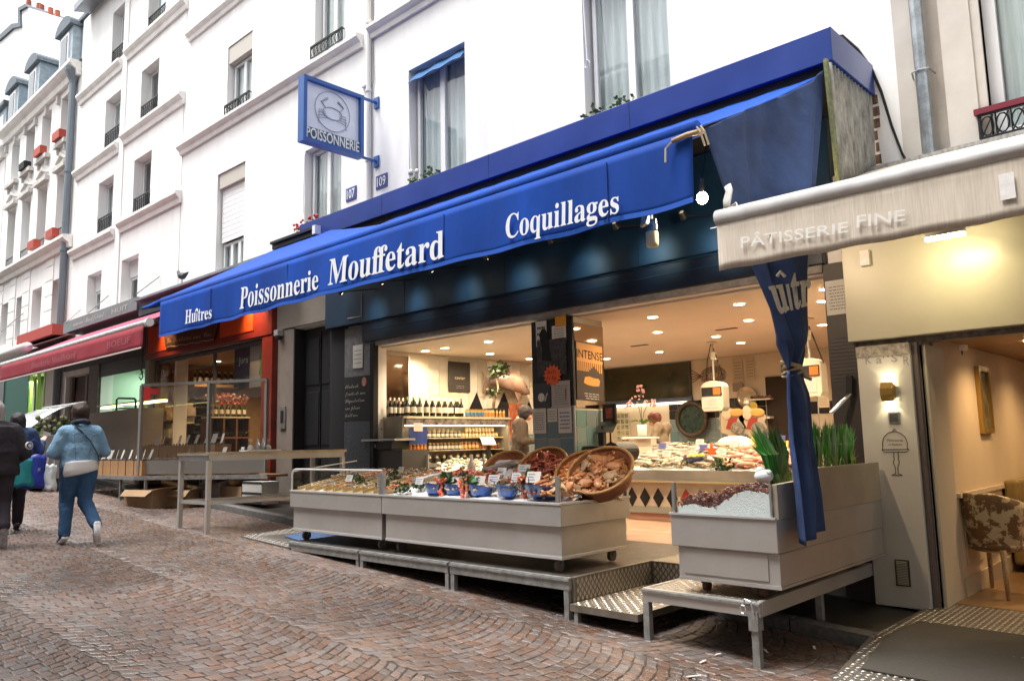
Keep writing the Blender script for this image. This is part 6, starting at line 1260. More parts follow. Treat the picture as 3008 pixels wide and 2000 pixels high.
MB().box(X0 + .06, X1 - .04, Y0 + .012, Y0 + .018, 1.045, 1.30).build('front_glass', GLD, pc); MB().box(X0 + .02, X0 + .045, Y0, Y0 + .03, 1.03, 1.27).build('guard_post', ALU, pc)
for x in (X0 + .2, X1 - .2):
    for y in (Y0 + .15, Y1 - .2):
        MB().cyl((x - .018, y, FL + .04), (x + .018, y, FL + .04), .04, n=14).build('castor', M('castor_brown', (.12, .05, .03), .5), pc); MB().box(x - .03, x + .03, y - .03, y + .03, FL + .06, .556).build('castor_mount', BLACK, pc)
def icez(x, y): return 1.05 + .20 * max(0, (x - X0) / (X1 - X0)) ** 1.1 + .03 * math.sin(x * 13)
b = MB(); b.grid(lambda u, v: (X0 + .06 + u * .74, Y0 + .022 + v * 1.0, icez(X0 + .06 + u * .74, 0) - .03 * v + .006 * math.sin(u * 50 + v * 40)), 30, 24)
g_ = 30; lo_ = [(X0 + .06 + i / g_ * .74, Y0 + .022, 1.032) for i in range(g_ + 1)]; hi_ = [(X0 + .06 + i / g_ * .74, Y0 + .022, icez(X0 + .06 + i / g_ * .74, 0) + .006 * math.sin(i / g_ * 50)) for i in range(g_ + 1)]
for i in range(g_): b.quad(lo_[i], lo_[i + 1], hi_[i + 1], hi_[i])
b.build('ice_bed', ICE, pc)
SHR = M('brown_shrimp', (.20, .055, .035), .4, var=.4, scale=40, island=.3); b = MB(); me = prawn_mesh('tmp', None, .035, .006); vv = [v.co.copy() for v in me.vertices]; ff = [tuple(p.vertices) for p in me.polygons]
for i in range(900):
    u, v = RN(), RN() ** 1.5; x = X0 + .06 + u * .74; m = Euler((RU(0, 6), RU(-1, 1), RU(0, 6))).to_matrix(); th = .07 * math.sin(math.pi * min(1, .15 + u)) + .015; o_ = Vector((x, Y0 + .035 + v * .5, icez(x, 0) + RN() * th)); b.add([m @ q + o_ for q in vv], ff)
b.build('shrimps', SHR, pc, smooth=True, kind='stuff')
t = thing('plastic_bag', 'knotted white plastic bag on the brown shrimps behind the glass', 'bag', (-2.68, -2.05, 1.32)); MB().ell((-2.67, -2.06, 1.32), .07, .06, .05, 14, 8).ell((-2.69, -2.07, 1.36), .03, .03, .03, 10, 6).ell((-2.63, -2.07, 1.345), .03, .03, .025, 10, 6).build('bag_body', M('bag_film', (.7, .72, .72), .3, bump=.6, bscale=14), t, smooth=True)
# green plastic leaf sheets standing in the planter
LG = M('leaf_sheet_green', (.045, .30, .03), .4, var=.35, scale=10, island=.3); LY = M('leaf_sheet_yellow', (.22, .34, .03), .4, var=.3, scale=10, island=.25)
def fan(c, n, h, w, lean, mat, par, fw=.024, seed=0):
    rr = random.Random(seed); b = MB()
    for i in range(n):
        u = i / (n - 1) - .5; y0_ = c[1] + u * w * .7; tip = (c[0] + rr.uniform(-.03, .03) + lean[0], c[1] + u * w * 1.5 + lean[1], c[2] + h * (1 - .9 * abs(u) ** 2) * rr.uniform(.85, 1.0)); mid = (c[0] + rr.uniform(-.02, .02) + lean[0] * .4, c[1] + u * w * 1.05 + lean[1] * .4, c[2] + h * .5)
        base = (c[0] + rr.uniform(-.02, .02), y0_, c[2]); d = fw
        b.add([base, (mid[0], mid[1] - d, mid[2]), tip, (mid[0] + .004, mid[1] + d, mid[2]), (mid[0] + .008, mid[1], mid[2])], [(0, 1, 4), (1, 2, 4), (2, 3, 4), (3, 0, 4)])
    return b.build('leaf_blades', mat, par, kind='stuff')
fans = [((-2.72, -1.62, 1.22), 44, .50, .20, (.0, -.10), 'green fan of artificial leaves just right of the blue curtain'), ((-2.66, -1.18, 1.30), 60, .47, .30, (.0, -.02), 'green fan of artificial leaves, second right of the curtain'), ((-2.66, -.86, 1.30), 60, .46, .30, (.0, .04), 'green fan of artificial leaves, third right of the curtain'), ((-2.66, -.56, 1.30), 60, .44, .30, (.0, .08), 'rightmost green fan of artificial leaves near the brown pier'), ((-2.62, -1.95, 1.22), 50, .50, .18, (-.12, -.04), 'tall green fan of artificial leaves left of the blue curtain')]
for i, (c, n, h, w, ln, lb) in enumerate(fans):
    t = thing('leaf_fan', lb, 'artificial leaves', c, 'green leaf fans in the planter end'); fan(c, n, h, w, ln, LG, t, seed=i); fan((c[0] + .03, c[1], c[2]), 8, h * .4, w * .8, (ln[0], ln[1] * .5), LY, t, .012, seed=i + 9)
t = thing('leaf_fan', 'small yellow green leaf tuft at the right end of the planter', 'artificial leaves', (-2.6, -.5, 1.3)); fan((-2.60, -.55, 1.28), 14, .22, .1, (0, .04), LY, t, .012, 33)
def onpl(px, py, A, B):
    """photo point on the upright plane through plan points A and B"""
    v = ray(px, py); n = np.array([-(B[1] - A[1]), B[0] - A[0], 0.0]); t = ((np.array([A[0], A[1], 0]) - CAMP) @ n) / (v @ n); q = CAMP + t * v; return (float(q[0]), float(q[1]), float(q[2]))
# ================= PASTRY SHOP =================
YP = -2.75
pa = thing('shop_awning', 'weathered cream awning of the pastry shop with faded PATISSERIE FINE letters', 'awning', (-1, -1.5, 3.5))
AWC = M('cream_awning_canvas', (.72, .645, .545), .85, var=.14, scale=7, col2=(.60, .52, .42), stretch=(14, 1, .7), bump=.1)
bL, bR = ay(*zK(590, 812), YP), ay(3008, 437, YP); zb_ = (bL[2] + bR[2]) / 2; XL = bL[0]; XR = 1.3
vb = (ay(*zK(612, 1262), YP)[2] + ay(3008, 646, YP)[2]) / 2
MB().cyl((XL, YP, zb_ - .01), (XR, YP, zb_ - .01), .058, n=16).build('front_bar', M('bar_white', (.58, .57, .56), .4, var=.15, scale=6), pa, smooth=True)
b = MB(); b.grid(lambda u, v: (XL + .01 + u * (XR - XL), YP - .03 - .006 * math.sin(u * 90) * v, zb_ - .05 - v * (zb_ - .05 - vb) + .004 * math.sin(u * 60)), 70, 6); b.build('valance', AWC, pa, smooth=True, solid=.004)
b = MB(); b.grid(lambda u, v: (XL + .02 + u * (XR - XL), YP + .03 + v * (-.32 - YP), zb_ + .02 + v * (3.93 - zb_) - .03 * math.sin(math.pi * v)), 20, 10); b.build('canopy', AWC, pa, smooth=True, solid=.004)
MB().cyl((XL - .05, YP - .01, zb_ - .07), (XL + .2, YP - .01, zb_ - .07), .006, n=5).build('rod_end', GALV, pa)
PALE = M('faded_letters', (.80, .79, .76), .7, var=.1, scale=30)
yv = YP - .045
def lnK(tl, bl, br, tr): return [ay(*bl, yv), ay(*br, yv), ay(*tr, yv), ay(*tl, yv)]
lettering('lettering', 'PÂTISSERIE', lnK(zK(788, 990), zK(790, 1080), zK(1690, 945), zK(1690, 860)), PALE, pa, 'plain', boldness=.008); lettering('lettering', 'FINE', lnK(zJ(1140, 1420), zJ(1140, 1500), zJ(1460, 1450), zJ(1460, 1380)), PALE, pa, 'plain', boldness=.008)
t_ = ay(*zJ(2150, 1210), yv); MB().box(t_[0] - .05, t_[0] + .02, yv - .004, yv, t_[2] - .08, t_[2] + .06).build('faded_mark', PALE, pa)
lg = thing('ledge_flashing', 'grey lead flashing above the cream awning', 'flashing', (-1, -.2, 4)); MB().slab([(-2.66, -.34, 3.97), (1.5, -.34, 3.97), (1.5, -.002, 4.05), (-2.66, -.002, 4.05)], .07).build('sheet', M('lead', (.30, .30, .29), .6, var=.4, scale=30), lg)
ps = thing('shop_signboard', 'plain cream yellow fascia board of the pastry shop under its awning', 'signboard', (-1, -.1, 2.9)); CRF = M('cream_fascia', (.52, .49, .38), .35, var=.05, scale=2)
MB().box(-2.70, 1.5, -.16, -.003, 2.45, 3.55).build('board', CRF, ps, bevel=.006); MB().box(-2.66, 1.5, -.03, -.002, 2.40, 2.448).build('lower_trim', M('worn_trim', (.22, .19, .16), .7, var=.5, scale=22), ps)
p1_ = ay(*zJ(1592, 1548), -.62); p2_ = ay(*zJ(1850, 1515), -.62)
t = thing('strip_lamp', 'lit strip lamp under the cream awning shining on the fascia', 'lamp', p1_); MB().bar(p1_, p2_, .05, .05).build('housing', PVC, t); MB().box(p1_[0], p2_[0], -.645, -.60, p1_[2] - .055, p1_[2] - .026).build('tube', emi('strip_light', (1, .86, .45), 9), t)
l = bpy.data.lights.new('tube_light', 'AREA'); l.energy = 3.6 * LAMP; l.color = (1, .84, .50); l.shape = 'RECTANGLE'; l.size = .32; l.size_y = .06; o = bpy.data.objects.new('tube_light', l); COL.objects.link(o); o.parent = t; o.location = ((p2_[0] - p1_[0]) / 2, .03, -.07); o.rotation_euler = (R(55), 0, 0)
MB().cyl(((p1_[0] + p2_[0]) / 2, -.6, p1_[2]), ((p1_[0] + p2_[0]) / 2, -.16, p1_[2] + .08), .012, n=6).build('arm', GALV, t)
t = thing('alarm_box', 'small box with a glowing red light at the left of the cream fascia', 'alarm', ay(*zK(1810, 1190), -.2)); q = ay(*zK(1815, 1190), -.2); MB().box(q[0] - .03, q[0] + .05, -.2, -.16, q[2] - .04, q[2] + .10).build('housing', WHITEP, t); MB().box(q[0] - .025, q[0] + .02, -.206, -.2, q[2] - .01, q[2] + .01).build('light', emi('red_led', (1, .02, .02), 5), t)
# white pier
pp = thing('shopfront_pier', 'white pastry shop pier with wall lamp, cake dome drawing and vent', 'pier', (-2.43, 0, .1)); WP = M('white_pier', (.66, .64, .58), .45, var=.06, scale=2)
MB().box(-2.655, -2.20, -.10, .25, .12, 2.40).build('pier_body', WP, pp, bevel=.004); MB().box(-2.655, -2.20, -.112, -.10, 2.30, 2.40).build('worn_top', M('worn_pier_top', (.42, .38, .33), .8, var=.5, scale=25), pp)
MB().box(-2.198, -2.15, -.06, .2, .12, 2.40).build('dark_frame', M('frame_taupe', (.13, .105, .10), .4), pp); MB().box(-2.148, -2.10, .0, .55, .12, 2.38).build('white_jamb', M('jamb_cream', (.52, .47, .37), .5), pp)
DRAWM = M('drawing_grey', (.12, .10, .08), .8)
def dz(pts, r=.0035): b_ = MB(); b_.tube([ay(*zH(*p), -.103) for p in pts], r, 4); return b_
b = MB()
for pts in ([(505, 1098), (503, 1040), (515, 1000), (545, 970), (580, 960), (600, 958), (640, 970), (675, 1000), (692, 1040), (694, 1100)], [(582, 962), (584, 945), (594, 940), (605, 946), (606, 962)], [(497, 1098), (707, 1095), (690, 1115), (515, 1118), (497, 1098)], [(585, 1120), (592, 1135), (586, 1150), (594, 1165), (585, 1200), (600, 1230), (605, 1278), (572, 1295), (656, 1293), (622, 1280), (620, 1230), (632, 1195), (622, 1165), (628, 1150), (620, 1135), (626, 1118)]):
    b.tube([ay(*zH(*p), -.103) for p in pts], .0035, 4)
b.build('cake_dome_drawing', DRAWM, pp)
lettering('lettering', 'Pâtisserie', [ay(*zH(538, 1035), -.10), ay(*zH(660, 1035), -.10), ay(*zH(660, 1016), -.10), ay(*zH(538, 1016), -.10)], DRAWM, pp); lettering('lettering', 'créative', [ay(*zH(550, 1066), -.10), ay(*zH(653, 1066), -.10), ay(*zH(653, 1048), -.10), ay(*zH(550, 1048), -.10)], DRAWM, pp)
GR = M('scratched_grey', (.36, .34, .33), .8)
for i, (ch, x, y, r_) in enumerate((('K', 375, 445, .1), ('a', 455, 440, 0), ('N', 508, 400, .1), ('S', 572, 425, -.1), ('E', 612, 375, -.3), ('R', 665, 440, -.3))):
    lettering('graffiti', ch, [ay(*zH(x, y), -.10), ay(*zH(x + 45, y - 5 - 60 * r_), -.10), ay(*zH(x + 45, y - 65 - 40 * r_), -.10), ay(*zH(x - 4, y - 60), -.10)], GR, pp, boldness=.01)
t = thing('wall_lamp', 'small brass up and down wall lamp on the white pier', 'lamp', ay(*zH(553, 655), -.12)); q = ay(*zH(553, 655), -.12); GOLD = M('brass', (.42, .27, .07), .3, metal=.7)
MB().prism([(-.10, q[2] - .055), (-.17, q[2] - .085), (-.20, q[2] - .03), (-.20, q[2] + .03), (-.17, q[2] + .085), (-.10, q[2] + .055)], q[0] - .052, q[0] + .052, axis=0).build('shade', GOLD, t, bevel=.003)
for s in (1, -1):
    MB().box(q[0] - .04, q[0] + .04, -.165, -.11, q[2] + s * .074 - .004, q[2] + s * .074 + .004).build('led', emi('led_warm', (1, .85, .5), 14), t); spot(t, (q[0], -.155, q[2] + s * .085), (q[0], -.02, q[2] + s * .42), .8, 95, .12, (1, .86, .55), .01)
t = thing('wall_plate', 'small framed black and white plate under the brass wall lamp', 'plate', ay(*zH(592, 853), -.1)); q = ay(*zH(592, 853), -.105); MB().box(q[0] - .045, q[0] + .045, -.112, -.10, q[2] - .05, q[2] + .05).build('frame', STEEL, t); MB().box(q[0] - .034, q[0] + .034, -.115, -.112, q[2] - .036, q[2] + .036).build('print', M('black_print', (.05, .05, .05), .5, var=.9, scale=60), t)
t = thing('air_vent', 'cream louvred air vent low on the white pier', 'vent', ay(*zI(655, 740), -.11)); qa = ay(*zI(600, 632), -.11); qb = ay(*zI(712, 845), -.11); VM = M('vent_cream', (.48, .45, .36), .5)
MB().box(qa[0] - .01, qb[0] + .01, -.104, -.10, qb[2], qa[2]).build('frame', M('vent_shadow', (.07, .065, .05), .8), t)  # dark backing coloured as the shadow between the louvres
for i in range(15): z = qb[2] + .012 + i * (qa[2] - qb[2] - .02) / 15; MB().obox(((qa[0] + qb[0]) / 2, -.112, z + .004), ((qb[0] - qa[0]) / 2 - .006, 0, 0), (0, .003, .0028), (0, .002, -.002)).build('louvre', VM, t)
# interior
PF = .145
MB().slab([(-2.12, .22, PF), (3.4, .22, PF), (3.4, 6, PF), (-2.12, 6, PF)], .1).build('pastry_shop_floor', M('warm_wood_floor', (.33, .20, .10), .35, var=.2, scale=4, stretch=(1, 10, 1)), kind='structure')
WY = M('warm_wall', (.62, .50, .35), .7, var=.05, scale=2); pw = MB().box(-2.2, -2.105, .25, 6, PF, 2.6).build('pastry_shop_wall', WY, kind='structure')
MB().box(-2.1, 3.4, 5.9, 6, PF, 2.6).build('pastry_shop_wall', WY, kind='structure'); MB().box(3.4, 3.5, .25, 6, PF, 2.6).build('pastry_shop_wall', WY, kind='structure')
MB().box(-2.1, 3.4, .3, 6, 2.46, 2.6).build('pastry_shop_ceiling', M('wood_ceiling', (.30, .16, .07), .4, var=.1, scale=2), kind='structure')
zr = .5 * (ax(2775, 1472, -2.1)[2] + ax(3008, 1401, -2.1)[2]); WC = M('wainscot_cream', (.56, .47, .34), .5)
MB().box(-2.104, -2.07, .56, 5.9, zr - .03, zr + .01).build('dado_rail', WC, pw); MB().box(-2.104, -2.085, .56, 5.9, PF, PF + .16).build('skirting', WC, pw)
for i in range(7): 
    y = .7 + i * .75; MB().box(-2.104, -2.092, y, y + .6, PF + .25, zr - .12).build('wainscot_panel', WC, pw, bevel=.006)
t = thing('painting', 'gilt framed painting hanging on the warm wall inside the pastry shop', 'painting', ax(*zH(1290, 700), -2.1)); cs = [ax(*zH(1268, 978), -2.085), ax(*zH(1345, 970), -2.085), ax(*zH(1303, 482), -2.085), ax(*zH(1218, 447), -2.085)]
ya, yb_ = (cs[0][1] + cs[3][1]) / 2, (cs[1][1] + cs[2][1]) / 2; za, zb2 = (cs[0][2] + cs[1][2]) / 2, (cs[2][2] + cs[3][2]) / 2
b = MB(); f = .05; b.box(-2.104, -2.06, ya, ya + f, za, zb2).box(-2.104, -2.06, yb_ - f, yb_, za, zb2).box(-2.104, -2.06, ya + f, yb_ - f, za, za + f).box(-2.104, -2.06, ya + f, yb_ - f, zb2 - f, zb2); b.build('frame', GOLD, t); MB().box(-2.10, -2.085, ya + f, yb_ - f, za + f, zb2 - f).build('canvas', M('old_painting', (.30, .26, .14), .5, col2=(.08, .06, .03), scale=7), t)
t = thing('dome_camera', 'white dome security camera on the pastry shop ceiling', 'camera', ay(*zH(1062, 330), 1.0)); q = ay(*zH(1062, 340), 1.2); MB().lathe([(.11, .09), (.11, .0), (.075, -.01)], q, 20).build('housing', WHITEP, t, smooth=True); MB().ell((q[0], q[1], q[2] - .02), .065, .065, .07, 16, 10).build('dome', BLACK, t, smooth=True)
MB().cyl((q[0], q[1], q[2] + .09), (q[0], q[1], 2.47), .12, n=20).build('ceiling_plate', WHITEP, t)
for x, y in ((-1.55, 1.3), (-.6, 1.4), (-1.4, 3.0), (.4, 2.2), (-1.3, 4.6)):
    t = thing('ceiling_lamp', 'small recessed warm lamp in the pastry shop ceiling', 'lamp', (x, y, 2.455), 'recessed lamps in the pastry shop'); MB().cyl((x, y, 2.452), (x, y, 2.458), .045, n=14).build('lamp_disc', SPD, t); l = bpy.data.lights.new('bulb_light', 'SPOT'); l.energy = 44 * LAMP; l.spot_size = R(150); l.spot_blend = .8; l.color = (1, .66, .33); l.shadow_soft_size = .04; o = bpy.data.objects.new('bulb_light', l); COL.objects.link(o); o.parent = t; o.location = (0, 0, -.02)
# chairs and table
VEL = M('patchy_velvet', (.52, .42, .25), .6, col2=(.15, .075, .02), scale=9, bump=.3, bscale=50, sheen=.3)
for n_ in VEL.node_tree.nodes:
    if n_.type == 'VALTORGB': n_.color_ramp.elements[0].position = .49; n_.color_ramp.elements[1].position = .53
def tub_chair(p, rz, lb, s=1.0):
    t = thing('tub_chair', lb, 'chair', p, 'velvet tub chairs', rz)
    b = MB(); n = 18; vs = []; fs = []
    prof = [(.21, .40), (.235, .48), (.26, .62), (.285, .80), (.29, .90), (.27, .915), (.25, .90), (.235, .78), (.215, .62), (.20, .50)]
    for i in range(n + 1):
        a = math.pi * (-.12 + 1.24 * i / n)
        for r, z in prof:
            dip = 0 if z < .7 else (.16 * max(0, abs(i / n - .5) * 2 - .35)); rr_ = r * (1 + .12 * math.cos(4 * (a - math.pi / 4)) * -.5); vs.append((rr_ * math.cos(a), -rr_ * math.sin(a) * .95, z - dip))
    m = len(prof)
    for i in range(n):
        for j in range(m): fs.append((i * m + j, i * m + (j + 1) % m, (i + 1) * m + (j + 1) % m, (i + 1) * m + j))
    b.add(vs, fs); b.build('backrest', VEL, t, smooth=True, local=True); b = MB(); b.ell((0, .02, .44), .25, .25, .075, 20, 8); b.build('seat', VEL, t, smooth=True, local=True)
    for x, y in ((-.19, -.17), (.19, -.17), (-.18, .2), (.18, .2)): MB().cyl((x * 1.15, y * 1.2, 0), (x, y, .42), .016, .026, 8).build('leg', WOODL, t, smooth=True, local=True)
    return t
q = az(2905, 1756, PF); tub_chair((q[0] + .02, q[1] + .25, PF), -.35, 'velvet tub chair with patchy gold back just inside the pastry shop')
t = thing('cafe_table', 'small dark pedestal table beyond the tub chair', 'table', (q[0] + .75, q[1] + 1.0, PF)); MB().cyl((q[0] + .55, q[1] + .95, PF + .72), (q[0] + .55, q[1] + .95, PF + .75), .34, n=24).build('table_top', BLACK, t); MB().cyl((q[0] + .55, q[1] + .95, PF), (q[0] + .55, q[1] + .95, PF + .72), .05, n=12).build('column', BLACKM, t); MB().box(q[0] + .25, q[0] + .85, q[1] + .65, q[1] + 1.25, PF, PF + .03).build('base_plate', BLACKM, t)
tub_chair((q[0] + .35, q[1] + 1.75, PF), .1, 'second velvet chair behind the cafe table')
t = thing('bench', 'upholstered olive bench along the wall behind the chairs', 'bench', (q[0] + .1, q[1] + 2.5, PF)); OLV = M('olive_leather', (.24, .17, .06), .5, var=.2, scale=6); MB().box(-2.05, -1.5, q[1] + 1.6, q[1] + 4.0, PF + .08, PF + .45).build('seat', OLV, t, bevel=.03); MB().box(-2.08, -1.95, q[1] + 1.6, q[1] + 4.0, PF + .45, PF + .95).build('backrest', OLV, t, bevel=.03)
# ramp of the pastry shop
rp = thing('ramp', 'wide checker plate ramp before the pastry shop at the lower right', 'ramp', (-1.6, -1, .05)); RZ = .125
A_ = az(2741, 1777, RZ + .01); B_ = az(2557, 1865, RZ); C_ = az(2440, 2010, .03)
Dx = (C_[0] + (C_[0] - B_[0]) * .6, C_[1] + (C_[1] - B_[1]) * .6)
pts = [(A_[0], .22, RZ + .015), (B_[0], B_[1], RZ), (Dx[0], Dx[1], .012), (2.0, Dx[1], .012), (2.0, B_[1], RZ), (2.0, .22, RZ + .015)]
MB().slab([pts[0], pts[1], pts[4], pts[5]], .02).build('landing_plate', CHK, rp); MB().slab([pts[1], pts[2], pts[3], pts[4]], .02).build('slope_plate', CHK, rp)
DB = M('bright_diamond', (.62, .60, .55), .35, metal=.6); b = MB()
def inside(c): x0 = A_[0] + (B_[0] - A_[0]) * (c.y - .22) / (B_[1] - .22); return c.x > x0 + .02
checker(b, (B_[0] - .3, B_[1] + .02, RZ + .002), (1, 0, 0), (0, 1, .015 / (.22 - B_[1])), 2.6, .2 - B_[1], .045, .004, inside)
sl_ = (.012 - RZ) / (Dx[1] - B_[1])
def inside2(c): x0 = B_[0] + (Dx[0] - B_[0]) * (c.y - B_[1]) / (Dx[1] - B_[1]); return c.x > x0 + .02
V2 = Vector((0, 1, sl_)); o2 = Vector((min(B_[0], Dx[0]) - .1, Dx[1] + .02, .012 + .004)); checker(b, o2, (1, 0, 0), V2, 2.4, abs(B_[1] - Dx[1]) * .99, .05, .005, inside2)
b.build('tread_diamonds', DB, rp, kind='stuff')
rz_ = lambda y: RZ + sl_ * (y - B_[1]) + .016; m1_, m2_ = az(2530, 1974, .06), az(2699, 1823, RZ + .02)
mt = MB().slab([(m2_[0], m2_[1], RZ + .024), (m2_[0] - .05, B_[1], RZ + .016), (m1_[0], m1_[1], rz_(m1_[1])), (-.7, m1_[1] - .05, rz_(m1_[1] - .05)), (-.7, B_[1], RZ + .016), (-.7, m2_[1] - .05, RZ + .024)], .008)
mt = mt.build('door_mat', M('ribbed_mat', (.07, .062, .05), .9, var=.25, scale=30, stretch=(1, 8, 1)), None); tag(mt, 'dark brown ribbed door mat on the pastry shop ramp', 'mat')
# ================= WINE SHOP =================
ws = thing('wine_shopfront', 'red painted wine shop front with script sign, behind the left end of the blue awning', 'shopfront', (-16, 0, .8)); REDP = M('red_shop_paint', (.20, .022, .012), .4, var=.25, scale=3); REDB = M('spotlit_red_fascia', (.60, .08, .015), .35, var=.15, scale=2)
MB().box(-18.7, -13.03, -.14, -.003, 3.66, 4.45).build('fascia', REDP, ws, bevel=.008)
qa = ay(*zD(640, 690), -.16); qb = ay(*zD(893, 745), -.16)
for x0, x1 in ((-18.55, -16.9), (qa[0], qb[0])): MB().box(x0, x1, -.155, -.141, 3.80, 4.40).build('fascia_glow_panel', REDB, ws)  # panels painted orange for the spotlight glow on the red fascia
MB().box(-13.40, -13.03, -.12, .2, .55, 3.655).build('red_pilaster', REDP, ws, bevel=.006); MB().box(-18.75, -18.52, -.12, .2, .85, 3.655).build('pale_pilaster', M('grey_green_jamb', (.30, .33, .29), .6), ws)
b = MB(); b.box(-18.5, -13.42, .0, .06, 3.55, 3.65).box(-13.46, -13.40, .0, .06, .8, 3.55).box(-18.5, -18.44, .0, .06, .9, 3.55).box(-15.6, -15.55, .0, .06, 2.5, 3.55); b.build('window_frame', M('frame_grey', (.10, .11, .12), .45), ws)
cs = [ay(*zD(232, 848), -.165), ay(*zD(598, 783), -.165), ay(*zD(632, 640), -.165), ay(*zD(205, 700), -.165)]
t = thing('script_sign', 'dark brown cartouche sign with gilt script La Fontaine aux Vins, half under the blue valance', 'sign', cs[0]); sheet('board', cs, M('cartouche_brown', (.07, .035, .02), .4, var=.3), t, .012)
b = MB(); b.tube([sub(cs, u, u, .02 + .05 * abs(math.sin(u * 14)), .1, .016)[0] for u in [i / 30 for i in range(31)]], .008, 4); b.build('gilt_edge', M('gilt', (.55, .38, .15), .4, metal=.5), t)
lettering('lettering', 'La Fontaine aux Vins', sub(cs, .05, .95, .26, .52, .016), M('gilt', (.55, .38, .15), .4), t, 'script')
for i, (px, py, pw_) in enumerate(((zD(120, 880)[0], zD(0, 800)[1], 16), (zD(780, 735)[0], zD(0, 640)[1], 24))):
    p = ay(px, py, -.5); t = thing('sign_spotlight', ['small spotlight over the left of the red wine shop fascia', 'small spotlight over the right of the red wine shop fascia'][i], 'spotlight', (p[0], -.5, 4.5)); MB().cyl((p[0], -.5, 4.5), (p[0], -.14, 4.42), .01, n=6).build('arm', BLACK, t); MB().lathe([(.03, 0), (.05, -.08)], (p[0], -.5, 4.52), 10).build('shade', BLACK, t); spot(t, (p[0], -.5, 4.44), (p[0], 0, 3.95), pw_ * 3.2, 95, .8, (1, .6, .35))
# room
WR = M('wine_room_wall', (.26, .17, .09), .8, var=.15); 
MB().slab([(-18.5, .1, 1.0), (-13.4, .1, .8), (-13.4, 3.6, .8), (-18.5, 3.6, 1.0)], .1).build('wine_shop_floor', M('brown_tile_floor', (.12, .07, .04), .5), kind='structure')
MB().box(-18.5, -13.4, 3.5, 3.6, .7, 3.6).build('wine_shop_wall', WR, kind='structure'); MB().box(-18.6, -18.5, .1, 3.6, .7, 3.6).build('wine_shop_wall', WR, kind='structure'); MB().box(-13.4, -13.3, .3, 3.6, .7, 3.6).build('wine_shop_wall', WR, kind='structure'); MB().box(-18.5, -13.4, .1, 3.6, 3.6, 3.7).build('wine_shop_ceiling', M('wine_ceiling', (.36, .28, .18), .8), kind='structure')
for x, y in ((-17.4, 1.0), (-16.2, 1.6), (-15.0, .9), (-14.2, 2.0), (-16.6, 2.8)):
    t = thing('ceiling_lamp', 'small recessed warm lamp in the wine shop ceiling', 'lamp', (x, y, 3.595), 'recessed lamps in the wine shop'); MB().cyl((x, y, 3.59), (x, y, 3.597), .04, n=12).build('lamp_disc', SPD, t); l = bpy.data.lights.new('bulb_light', 'SPOT'); l.energy = 75 * LAMP; l.spot_size = R(150); l.spot_blend = .8; l.color = (1, .64, .32); o = bpy.data.objects.new('bulb_light', l); COL.objects.link(o); o.parent = t; o.location = (0, 0, -.02)
WX = -18.46
gw = 'bottles in the wine shop'
def yz(f, x): q = ax(f[0], f[1], x); return q[1], q[2]
bw1 = bottle_proto('wine_bottle', 'wine bottle on the lit upper shelf of the wine shop', BD, LBL, gw + ' upper shelf', .32); bw2 = bottle_proto('wine_bottle', 'wine bottle on the white cloth over the wooden rack of the wine shop', BG, CRD, gw + ' on the white cloth', .34)
def rowb(pr_, n, x, y0, y1, z):
    for i in range(n):
        y = y0 + (y1 - y0) * i / (n - 1)
        if i == 0: pr_[0].location = (x, y, z)
        else: copy_tree(pr_[0], (x + (i % 2) * .09, y, z), tree=pr_[1])
(y0, z0), (y1, z1w) = yz(zD(400, 1125), WX), yz(zD(745, 1128), WX); z = (z0 + z1w) / 2
t = thing('wall_shelf', 'lit oak shelf of bottles high on the far side wall of the wine shop', 'shelf', (WX, y0, z)); MB().box(WX, WX + .32, y0, y1, z - .07, z).build('board', M('lit_oak', (.42, .24, .09), .5, var=.2), t); rowb(bw1, 13, WX + .12, y0 + .1, y1 - .1, z)
XR_ = -17.3; (y0, z0), (y1, z1w) = yz(zD(575, 1375), XR_), yz(zD(872, 1362), XR_); z = (z0 + z1w) / 2
rk = thing('wine_rack', 'brown wooden wine rack with white cloth on top and open compartments', 'rack', (XR_, y0, z)); MB().box(XR_ - .5, XR_ + .02, y0, y1, z - .03, z).build('cloth', M('white_cloth', (.55, .52, .46), .8), rk); rowb(bw2, 12, XR_ - .2, y0 + .08, y1 - .08, z)
for i in range(4): y = y0 + i * (y1 - y0) / 3; MB().box(XR_ - .45, XR_, y - .02, y + .02, .9, z - .031).build('upright', WOODB, rk)
for zz in (z - .48, z - .95): MB().box(XR_ - .45, XR_ - .005, y0 + .02, y1 - .02, zz - .02, zz + .02).build('rack_shelf', WOODB, rk)
MB().box(XR_ - .48, XR_ - .451, y0, y1, .9, z - .031).build('rack_back', M('rack_dark', (.05, .025, .012), .7), rk); b = MB()
for i in range(3):
    for j in range(2):
        for k in range(6): yy = y0 + (i + .12 + .15 * k) * (y1 - y0) / 3; zz = (z - .46, z - .93)[j] + .045 + .04 * (k % 2); b.cyl((XR_ - .3, yy, zz), (XR_ - .02, yy, zz), .036, n=8)
b.build('lying_bottles', BD, rk, smooth=True, kind='stuff')
b = MB(); leaves(b, (XR_ - .2, (y0 + y1) / 2, z + .42), .12, .6, .12, 240, .07); f_ = thing('dried_flowers', 'spray of dried pink flowers above the bottles in the wine shop', 'flowers', (XR_, y0, z)); b.build('blossom', M('dried_pink', (.42, .14, .12), .7, island=.4, var=.3), f_, kind='stuff')
X2_ = -18.2; (y0, z0), (y1, z1w) = yz(zD(450, 1215), X2_), yz(zD(552, 1550), X2_)
rk = thing('wine_rack', 'dark rack of lying bottles left of the wooden rack', 'rack', (X2_, y0, 1)); MB().box(X2_ - .25, X2_ - .05, y0, y1, .9, z0).build('rack_body', M('rack_dark', (.05, .025, .012), .7), rk); b = MB()
